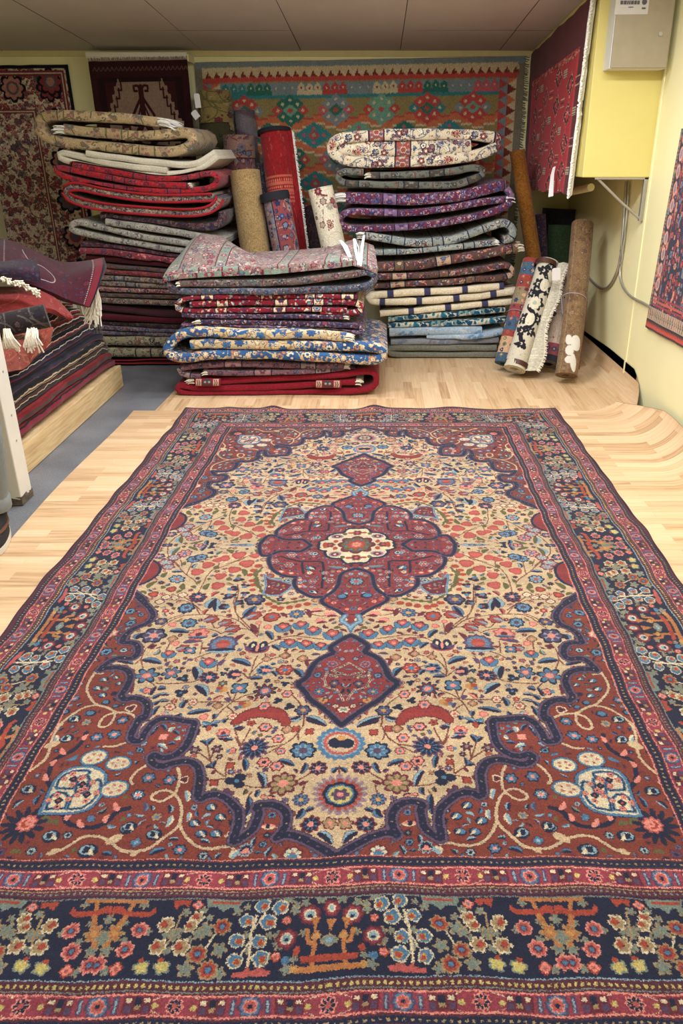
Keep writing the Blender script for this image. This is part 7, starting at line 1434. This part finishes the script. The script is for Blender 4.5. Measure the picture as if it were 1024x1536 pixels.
def drape(name, label, mat, rows, th=.022, sub=3, uvs=(1, 1), parts=None, cat='rug', two=None):
    """thick cloth through a grid of (px, py, Y) control points"""
    G = [[p if isinstance(p, Vector) else at(*p) for p in r] for r in rows]
    def cr(p0, p1, p2, p3, t): return .5*((2*p1)+(p2-p0)*t+(2*p0-5*p1+4*p2-p3)*t*t+(3*p1-p0-3*p2+p3)*t*t*t)
    def up(r):
        o = []
        for i in range(len(r)-1):
            a, b = r[max(i-1, 0)], r[min(i+2, len(r)-1)]
            for k in range(sub*2): o.append(cr(a, r[i], r[i+1], b, k/(sub*2)))
        return o+[r[-1]]
    G = [up(r) for r in G]; C = [up(list(c)) for c in zip(*G)]; G = [list(r) for r in zip(*C)]
    nr, nc = len(G), len(G[0]); m = MB(); N = []
    for j in range(nr):
        for i in range(nc):
            du = G[j][min(i+1, nc-1)]-G[j][max(i-1, 0)]; dv = G[min(j+1, nr-1)][i]-G[max(j-1, 0)][i]; q = du.cross(dv).normalized(); N.append(q if q.length > 0 else Vector((0,0,1)))
    fl = [G[j][i]+N[j*nc+i]*.003*noise.noise(G[j][i]*14) for j in range(nr) for i in range(nc)]
    n = m.add(fl); n2 = m.add([p+q*th for p, q in zip(fl, N)])
    U = lambda i, j: (i/(nc-1)*uvs[0], j/(nr-1)*uvs[1])
    for j in range(nr-1):
        for i in range(nc-1):
            q = [(i,j),(i+1,j),(i+1,j+1),(i,j+1)]; m.cur = 0; m.quad_uv([n+b*nc+a for a, b in q], [U(a, b) for a, b in q]); m.cur = 1 if two else 0; m.quad_uv([n2+b*nc+a for a, b in reversed(q)], [U(a, b) for a, b in reversed(q)])
    ring = [(i,0) for i in range(nc-1)]+[(nc-1,j) for j in range(nr-1)]+[(i,nr-1) for i in range(nc-1,0,-1)]+[(0,j) for j in range(nr-1,0,-1)]
    m.cur = 0
    for k in range(len(ring)):
        a, b = ring[k], ring[(k+1) % len(ring)]; m.quad_uv([n+a[1]*nc+a[0], n+b[1]*nc+b[0], n2+b[1]*nc+b[0], n2+a[1]*nc+a[0]], [U(*a), U(*b), U(*b), U(*a)])
    xs = [v for v in m.v]; c = Vector((sum(v[0] for v in xs)/len(xs), sum(v[1] for v in xs)/len(xs), min(v[2] for v in xs)))
    root = thing(name, c, label, cat); m.build('pile', [mat, two] if two else mat, root)
    return root, G
cd = Canvas(900, 500, (62,18,32), 3); cd.a = floral(301, (66,20,34), [(44,36,66),(104,26,40),(84,24,40),(54,40,60)], .7, 900, 500, 3, 20, (70,22,36), (44,16,28))
cd.rect(830, 0, 900, 500, (110,26,40)); cd.dots([(820,0),(820,500)], 16, 4, (170,150,140)); cd.rect(882, 0, 900, 500, (26,22,34)); cd.dots([(240,0),(250,500)], 14, 4, (150,130,126)); cd.stroke(smooth([(380,420),(420,300),(520,330),(600,240),(580,150),(460,120)],2), 8, (150,140,140))
darkm = W('dark_wine_wool', cd.a, .9, .5)
root, G = drape('draped_rug', 'dark wine rug draped over the near-left heap, its end turned outward', darkm,
  [[(-90,352,5.0),(0,357,4.95),(45,372,4.95),(95,393,4.95),(156,386,4.98)],[(-90,370,4.7),(0,375,4.66),(50,392,4.68),(98,410,4.7),(157,398,4.78)],[(-90,395,4.5),(0,398,4.46),(58,412,4.5),(98,430,4.55),(148,430,4.66)],[(-90,420,4.42),(0,418,4.40),(62,432,4.42),(98,448,4.48),(136,461,4.58)]], .03, 3, (.9, .5))
f = MB(); rr = random.Random(5)
for k in range(60):
    p = at(146-rr.random()*10, 428+rr.random()*24, 4.72); L = rr.uniform(.10, .17); s = rr.uniform(-.05, .04); f.tube([p, p+Vector((s*.4, -.01, -L*.5)), p+Vector((s-.02, -.02, -L))], .0035, 5)
f.build('fringe', M_fringe, root)['kind'] = 'stuff'
root, G = drape('draped_rug', 'narrow dark navy and plum rug end lying under the dark wine one', W('navy_plum_wool', floral(302, (40,28,44), [(60,50,80),(70,30,50),(50,44,66)], .8, 500, 300, 3, 18, (60,30,46), (30,24,36)), .5, .3),
  [[(-80,390,4.4),(0,391,4.4),(30,389,4.42),(53,388,4.44)],[(-80,404,4.26),(0,403,4.24),(35,404,4.26),(59,406,4.30)],[(-80,424,4.25),(0,420,4.22),(35,421,4.24),(62,425,4.28)]], .03, 3, (.5, .3))
root, G = drape('draped_rug', 'brick red rug with a white fringe cord rolled over in the near-left heap', W('brick_red_wool', floral(303, (132,36,34), [(150,50,44),(116,28,30),(140,80,70)], .6, 600, 400, 3, 18, (150,60,54), (120,34,34)), .6, .4),
  [[(-70,432,4.42),(10,430,4.38),(48,430,4.42),(82,446,4.46),(106,470,4.50)],[(-70,450,4.28),(14,446,4.22),(50,446,4.28),(80,458,4.36),(110,476,4.40)],[(-70,480,4.2),(20,476,4.16),(52,464,4.2),(80,464,4.29),(106,482,4.40)]], .026, 3, (.6, .4))
f = MB(); rr = random.Random(7); line = [at(-40,412,4.2), at(0,419,4.17), at(25,425,4.17), at(45,434,4.18), at(56,443,4.19)]
for k in range(120):
    t = k/120*4; i = min(3, int(t)); p = line[i].lerp(line[i+1], t-i); d = Vector((rr.uniform(.01,.03), rr.uniform(-.02,.01), rr.uniform(-.02,.014))); f.tube([p, p+d*.5+Vector((0,0,.006)), p+d], .0045, 5)
f.build('fringe', M_fringe, root)['kind'] = 'stuff'
# small dark roll lying in the heap
B_, T_ = at(-60,500,3.9), at(74,472,4.05); m = MB(); roll_geometry(m, B_, T_, .066, 3.4, .014, NL=8)
root = thing('rolled_rug', (B_+T_)/2-Vector((0,0,.08)), 'small black and grey rug roll lying beneath the brick red rug', 'rug'); m.build('pile', W('black_grey_wool', floral(304, (44,36,38), [(70,64,66),(90,70,66),(36,34,44)], 1.2, 400, 300, 3, 18, (84,78,76), (30,26,28)), .4, .3), root)
f = MB(); rr = random.Random(8)
for k in range(50):
    p = at(38+rr.random()*16, 496+rr.random()*8, 3.88); L = rr.uniform(.05, .09); s = rr.uniform(-.03, .035); f.tube([p+Vector((0,.03,.01)), p+Vector((s*.4,-.01,-L*.4)), p+Vector((s,-.014,-L))], .0038, 5)
f.build('fringe', M_fringe, root)['kind'] = 'stuff'
cdd = Canvas(500, 400, (128,44,28), 3); cdd.a = floral(305, (130,46,30), [(150,60,40),(110,34,26),(140,90,60)], .8, 500, 400, 3, 16, (150,70,50), (110,36,26)); cdd.rect(0, 280, 500, 330, (160,104,76)); [cdd.flower(x*34, 305, 14, 5, (120,40,30), (180,130,100), None) for x in range(16)]; cdd.rect(0, 272, 500, 280, (70,26,24)); cdd.rect(0, 330, 500, 338, (70,26,24))
mid = [at_x(a, b, XP+.03) for a, b in ((-10,536),(2,530),(27,524),(52,518),(80,492))]; low = [at_x(a, b, XP+.045) for a, b in ((-10,568),(2,560),(22,556),(42,549),(70,510))]
D5 = [[Vector((XP-.22, q.y-.02, .618+.004*k)) for k, q in enumerate(mid)], [Vector((XP-.02, q.y, .622+.004*k)) for k, q in enumerate(mid)], mid, low]
root, G = drape('draped_rug', 'rust orange rug corner hanging over the striped kilims behind the white post', W('rust_orange_wool', cdd.a, .5, .4),
  D5, .02, 3, (.5, .4))
f = MB(); rr = random.Random(9)
for k in range(60):
    p = at(2+rr.random()*10, 498+rr.random()*6, 3.78); L = rr.uniform(.06, .11); s = rr.uniform(0, .06); f.tube([p+Vector((0,.03,.01)), p+Vector((s*.5,-.004,-L*.4)), p+Vector((s,-.01,-L))], .004, 5)
f.build('fringe', M_fringe, root)['kind'] = 'stuff'
# ---------------------------------------------------------------- the person standing at the left edge (only a leg and shoes in the photo)
def skinned(name, joints, edges, mat, parent, root_i=0, levels=2):
    me = bpy.data.meshes.new(name); base = parent.location
    me.from_pydata([tuple(Vector(j[0])-base) for j in joints], edges, [])
    o = bpy.data.objects.new(name, me); link(o, parent)
    md = o.modifiers.new('skin', 'SKIN'); md.use_smooth_shade = True
    for i, j in enumerate(joints):
        r = j[1]; me.skin_vertices[0].data[i].radius = r if isinstance(r, tuple) else (r, r); me.skin_vertices[0].data[i].use_root = (i == root_i)
    o.modifiers.new('sub', 'SUBSURF').levels = levels; o.modifiers['sub'].render_levels = levels
    me.materials.append(mat); return o
per = thing('person', (-1.68, 2.9, 0.009), 'person in pale grey turned-up jeans and dark canvas shoes standing at the left edge', 'person')
M_skin = plain('skin', (196,150,124), .55, var=.04); M_jean = plain('pale_grey_denim', (128,134,136), .9, var=.1, scale=40, bump=.3, bscale=300); M_jack = plain('dark_grey_knit', (62,64,70), .9, var=.08)
M_shoe = plain('black_canvas', (30,29,30), .8, var=.1); M_sole = plain('white_rubber', (206,200,186), .5); M_strap = plain('brown_leather_strip', (96,58,40), .6); M_hair = plain('brown_hair', (52,38,30), .7, var=.2, scale=60)
fx = Vector((.72, -.69, 0)); lx = Vector((.69, .72, 0))           # facing, and the person's left
O = Vector((-1.675, 2.90, 0)); fd = Vector((.22, -.975, 0)); fl_ = Vector((.975, .22, 0))
def P3(f, l, z): return O+fx*f+lx*l+Vector((0, 0, z))
J = []; E_ = []
def add(p, r, par=None):
    J.append((p, r)); 
    if par is not None: E_.append((par, len(J)-1))
    return len(J)-1
pel = add(P3(0,0,.96), (.135,.105)); wst = add(P3(.0,0,1.10), (.12,.095), pel); ch = add(P3(.0,0,1.30), (.145,.105), wst); sh = add(P3(-.01,0,1.43), (.11,.08), ch); nk = add(P3(.0,0,1.52), .05, sh)
h1 = add(P3(.02,0,1.60), (.065,.075), nk); h2 = add(P3(.025,0,1.68), (.074,.092), h1); h3 = add(P3(.015,0,1.745), (.062,.078), h2)
FEET = {}
for s in (1, -1):
    hip = add(P3(0, s*.09, .88), .088, pel); th = add(P3(.045, s*.095, .68), .076, hip); kn = add(P3(.075, s*.1, .49), .055, th); cf = add(P3(.035, s*.1, .34), .052, kn); an = add(P3(-.01, s*.1, .10), .035, cf); ft = add(P3(-.01, s*.1, .045)+fd*.11, (.036,.026), an); FEET[s] = (an, ft)
    so = add(P3(-.01, s*.185, 1.41), .058, sh); el = add(P3(-.10, s*.20, 1.12), .042, so); wr = add(P3(-.02, s*.17, .93), .028, el); pm = add(P3(-.0, s*.165, .865), (.038,.018), wr)
    for k, (df, ln, dz) in enumerate(((.030,.075,.0),(.010,.085,.0),(-.010,.08,.0),(-.028,.062,.0))):
        a = add(P3(.005+df, s*.163, .83), .0105, pm); b = add(P3(.012+df, s*.158, .83-ln*.55), .009, a); add(P3(.018+df, s*.148, .83-ln), .0075, b)
    t1 = add(P3(.035, s*.155, .875), .012, wr); add(P3(.055, s*.147, .83), .009, t1)
skinned('body', J, E_, M_skin, per)
def sub(names, grow): pass
# jeans
q = [(P3(0,0,1.03), (.14,.115)), (P3(0,0,.95), (.15,.12))]; e = [(0, 1)]
for s in (1, -1):
    n = len(q); q += [(P3(0, s*.092, .86), .102), (P3(.045, s*.097, .68), .088), (P3(.075, s*.1, .49), .070), (P3(.04, s*.1, .34), .069), (P3(-.005, s*.1, .17), .064), (P3(-.005, s*.1, .155), .060)]
    e += [(1, n)]+[(n+k, n+k+1) for k in range(5)]
jn = skinned('jeans', q, e, M_jean, per)
for s in (1, -1):
    m = MB(); c = P3(-.005, s*.1, 0); m.tube([c+Vector((0,0,.135)), c+Vector((0,0,.15)), c+Vector((0,0,.19)), c+Vector((0,0,.205))], .07, 20, False, [.064,.071,.071,.064]); m.build('turn_up', M_jean, per)
    # shoe: sole, upper, strip
    f0 = -.07; m = MB(); N = 28; L_ = .275
    def outline(k, z, g=0.0):
        t = 2*math.pi*k/N; x = -math.cos(t); w = .046*(1+.12*x)*(abs(math.sin(t))**.75)*(1 if math.sin(t) >= 0 else -1)
        return P3(0, s*.102, z)+fd*(f0+L_/2+x*(L_/2+g))+fl_*(w*(1+g*14))
    a = m.add([outline(k, .010) for k in range(N)]); b = m.add([outline(k, .036) for k in range(N)])
    for k in range(N): m.face([a+k, a+(k+1) % N, b+(k+1) % N, b+k])
    m.face([a+k for k in reversed(range(N))]); m.face([b+k for k in range(N)]); m.build('sole', M_sole, per)
    m = MB(); rings = []
    for z, sc, shf in ((.034, .97, 0), (.055, .95, -.002), (.075, .80, -.022), (.095, .58, -.058), (.125, .42, -.078), (.15, .42, -.08)):
        c0 = P3(0, s*.102, z)+fd*(f0+L_/2); c = c0+fd*shf; rings.append(m.add([c+(outline(k, z)-c0)*sc+((outline(k, z)-c0).dot(fl_)*fl_)*(.85-sc if sc < .85 else 0) for k in range(N)]))
    for r0, r1 in zip(rings[:-1], rings[1:]):
        for k in range(N): m.face([r0+k, r0+(k+1) % N, r1+(k+1) % N, r1+k])
    m.face([rings[-1]+k for k in range(N)]); m.build('shoe_upper', M_shoe, per)
    m = MB(); st = [Vector(m_) for m_ in []]; ring = []
    for k in range(N+1):
        c0 = P3(0, s*.102, .082)+fd*(f0+L_/2); d = outline(k % N, .082)-c0; ring.append(c0-fd*.03+d*.74+d.dot(fl_)*fl_*.12)
    m.tube(ring, .007, 6, False); m.build('shoe_strip', M_strap, per)
# knitted top with sleeves
q = [(P3(0,0,.94), (.155,.125)), (P3(0,0,1.10), (.142,.115)), (P3(0,0,1.30), (.165,.125)), (P3(-.01,0,1.425), (.125,.095)), (P3(0,0,1.475), (.066,.066))]; e = [(0,1),(1,2),(2,3),(3,4)]
for s in (1, -1):
    n = len(q); q += [(P3(-.01, s*.19, 1.40), .072), (P3(-.10, s*.202, 1.12), .056), (P3(-.03, s*.175, .955), .042)]; e += [(3, n), (n, n+1), (n+1, n+2)]
skinned('knitted_top', q, e, M_jack, per)
# head details
m = MB(); bm = bmesh.new(); bmesh.ops.create_uvsphere(bm, u_segments=24, v_segments=14, radius=1)
bmesh.ops.delete(bm, geom=[v for v in bm.verts if v.co.z < -.25 or (v.co.y < -.45 and v.co.z < .42)], context='VERTS')
ang = math.atan2(fx.y, fx.x)+math.pi/2
m.bm(bm, Matrix.Translation(P3(.012,0,1.705)) @ Matrix.Rotation(ang, 4, 'Z') @ Matrix.Diagonal((.086,.106,.118,1))); m.build('hair', M_hair, per)
for s in (1, -1):
    m = MB(); bm = bmesh.new(); bmesh.ops.create_uvsphere(bm, u_segments=12, v_segments=8, radius=.011); m.bm(bm, Matrix.Translation(P3(.105, s*.032, 1.665))); m.build('eye', plain('eye_white', (220,216,210), .3), per)
    m = MB(); bm = bmesh.new(); bmesh.ops.create_uvsphere(bm, u_segments=10, v_segments=8, radius=1); m.bm(bm, Matrix.Translation(P3(.02, s*.082, 1.65)) @ Matrix.Rotation(ang, 4, 'Z') @ Matrix.Diagonal((.012,.022,.034,1))); m.build('ear', M_skin, per)
m = MB(); m.tube([P3(.108,0,1.672), P3(.122,0,1.645), P3(.128,0,1.628), P3(.112,0,1.618)], .011, 8, True, [.006,.009,.013,.008]); m.build('nose', M_skin, per)
m = MB(); m.tube([P3(.098,-.024,1.588), P3(.110,0,1.586), P3(.098,.024,1.588)], .006, 6, True, [.003,.007,.003]); m.build('mouth', plain('lips', (160,96,86), .5), per)
# ---------------------------------------------------------------- light and camera
def troffer(x, y, w, d, power, col):
    ld = bpy.data.lights.new('ceiling_panel_light', 'AREA'); ld.shape = 'RECTANGLE'; ld.size = w; ld.size_y = d; ld.energy = power; ld.color = col
    o = bpy.data.objects.new('ceiling_panel_light', ld); o.location = (x, y, ceil_z(y)-.03); link(o)
for x, y, e in ((.85, 1.7, 27), (-1.2, 1.7, 27), (.9, 3.7, 40), (-1.0, 3.7, 40), (-.1, -.6, 20), (-.2, 4.9, 26)):
    troffer(x, y, 1.2, .3, e, (.96, .97, 1.0))
w = bpy.data.worlds.new('World'); scene.world = w; w.use_nodes = True
w.node_tree.nodes['Background'].inputs[0].default_value = (.9, .92, 1, 1); w.node_tree.nodes['Background'].inputs[1].default_value = .05
cd = bpy.data.cameras.new('Camera'); cd.sensor_fit = 'VERTICAL'; cd.sensor_height = 36; cd.sensor_width = 24
cd.lens = FPX/1536*36; cd.shift_x = -(PCX-512)/1536; cd.shift_y = 0
cam = bpy.data.objects.new('Camera', cd); link(cam); cam.location = (0, 0, CAM_H); cam.rotation_euler = (math.pi/2-PITCH, 0, 0)
scene.camera = cam
scene.view_settings.view_transform = 'Standard'; scene.view_settings.look = 'None'; scene.view_settings.gamma = 1; scene.view_settings.use_curve_mapping = False
scene.view_settings.exposure = 0.28
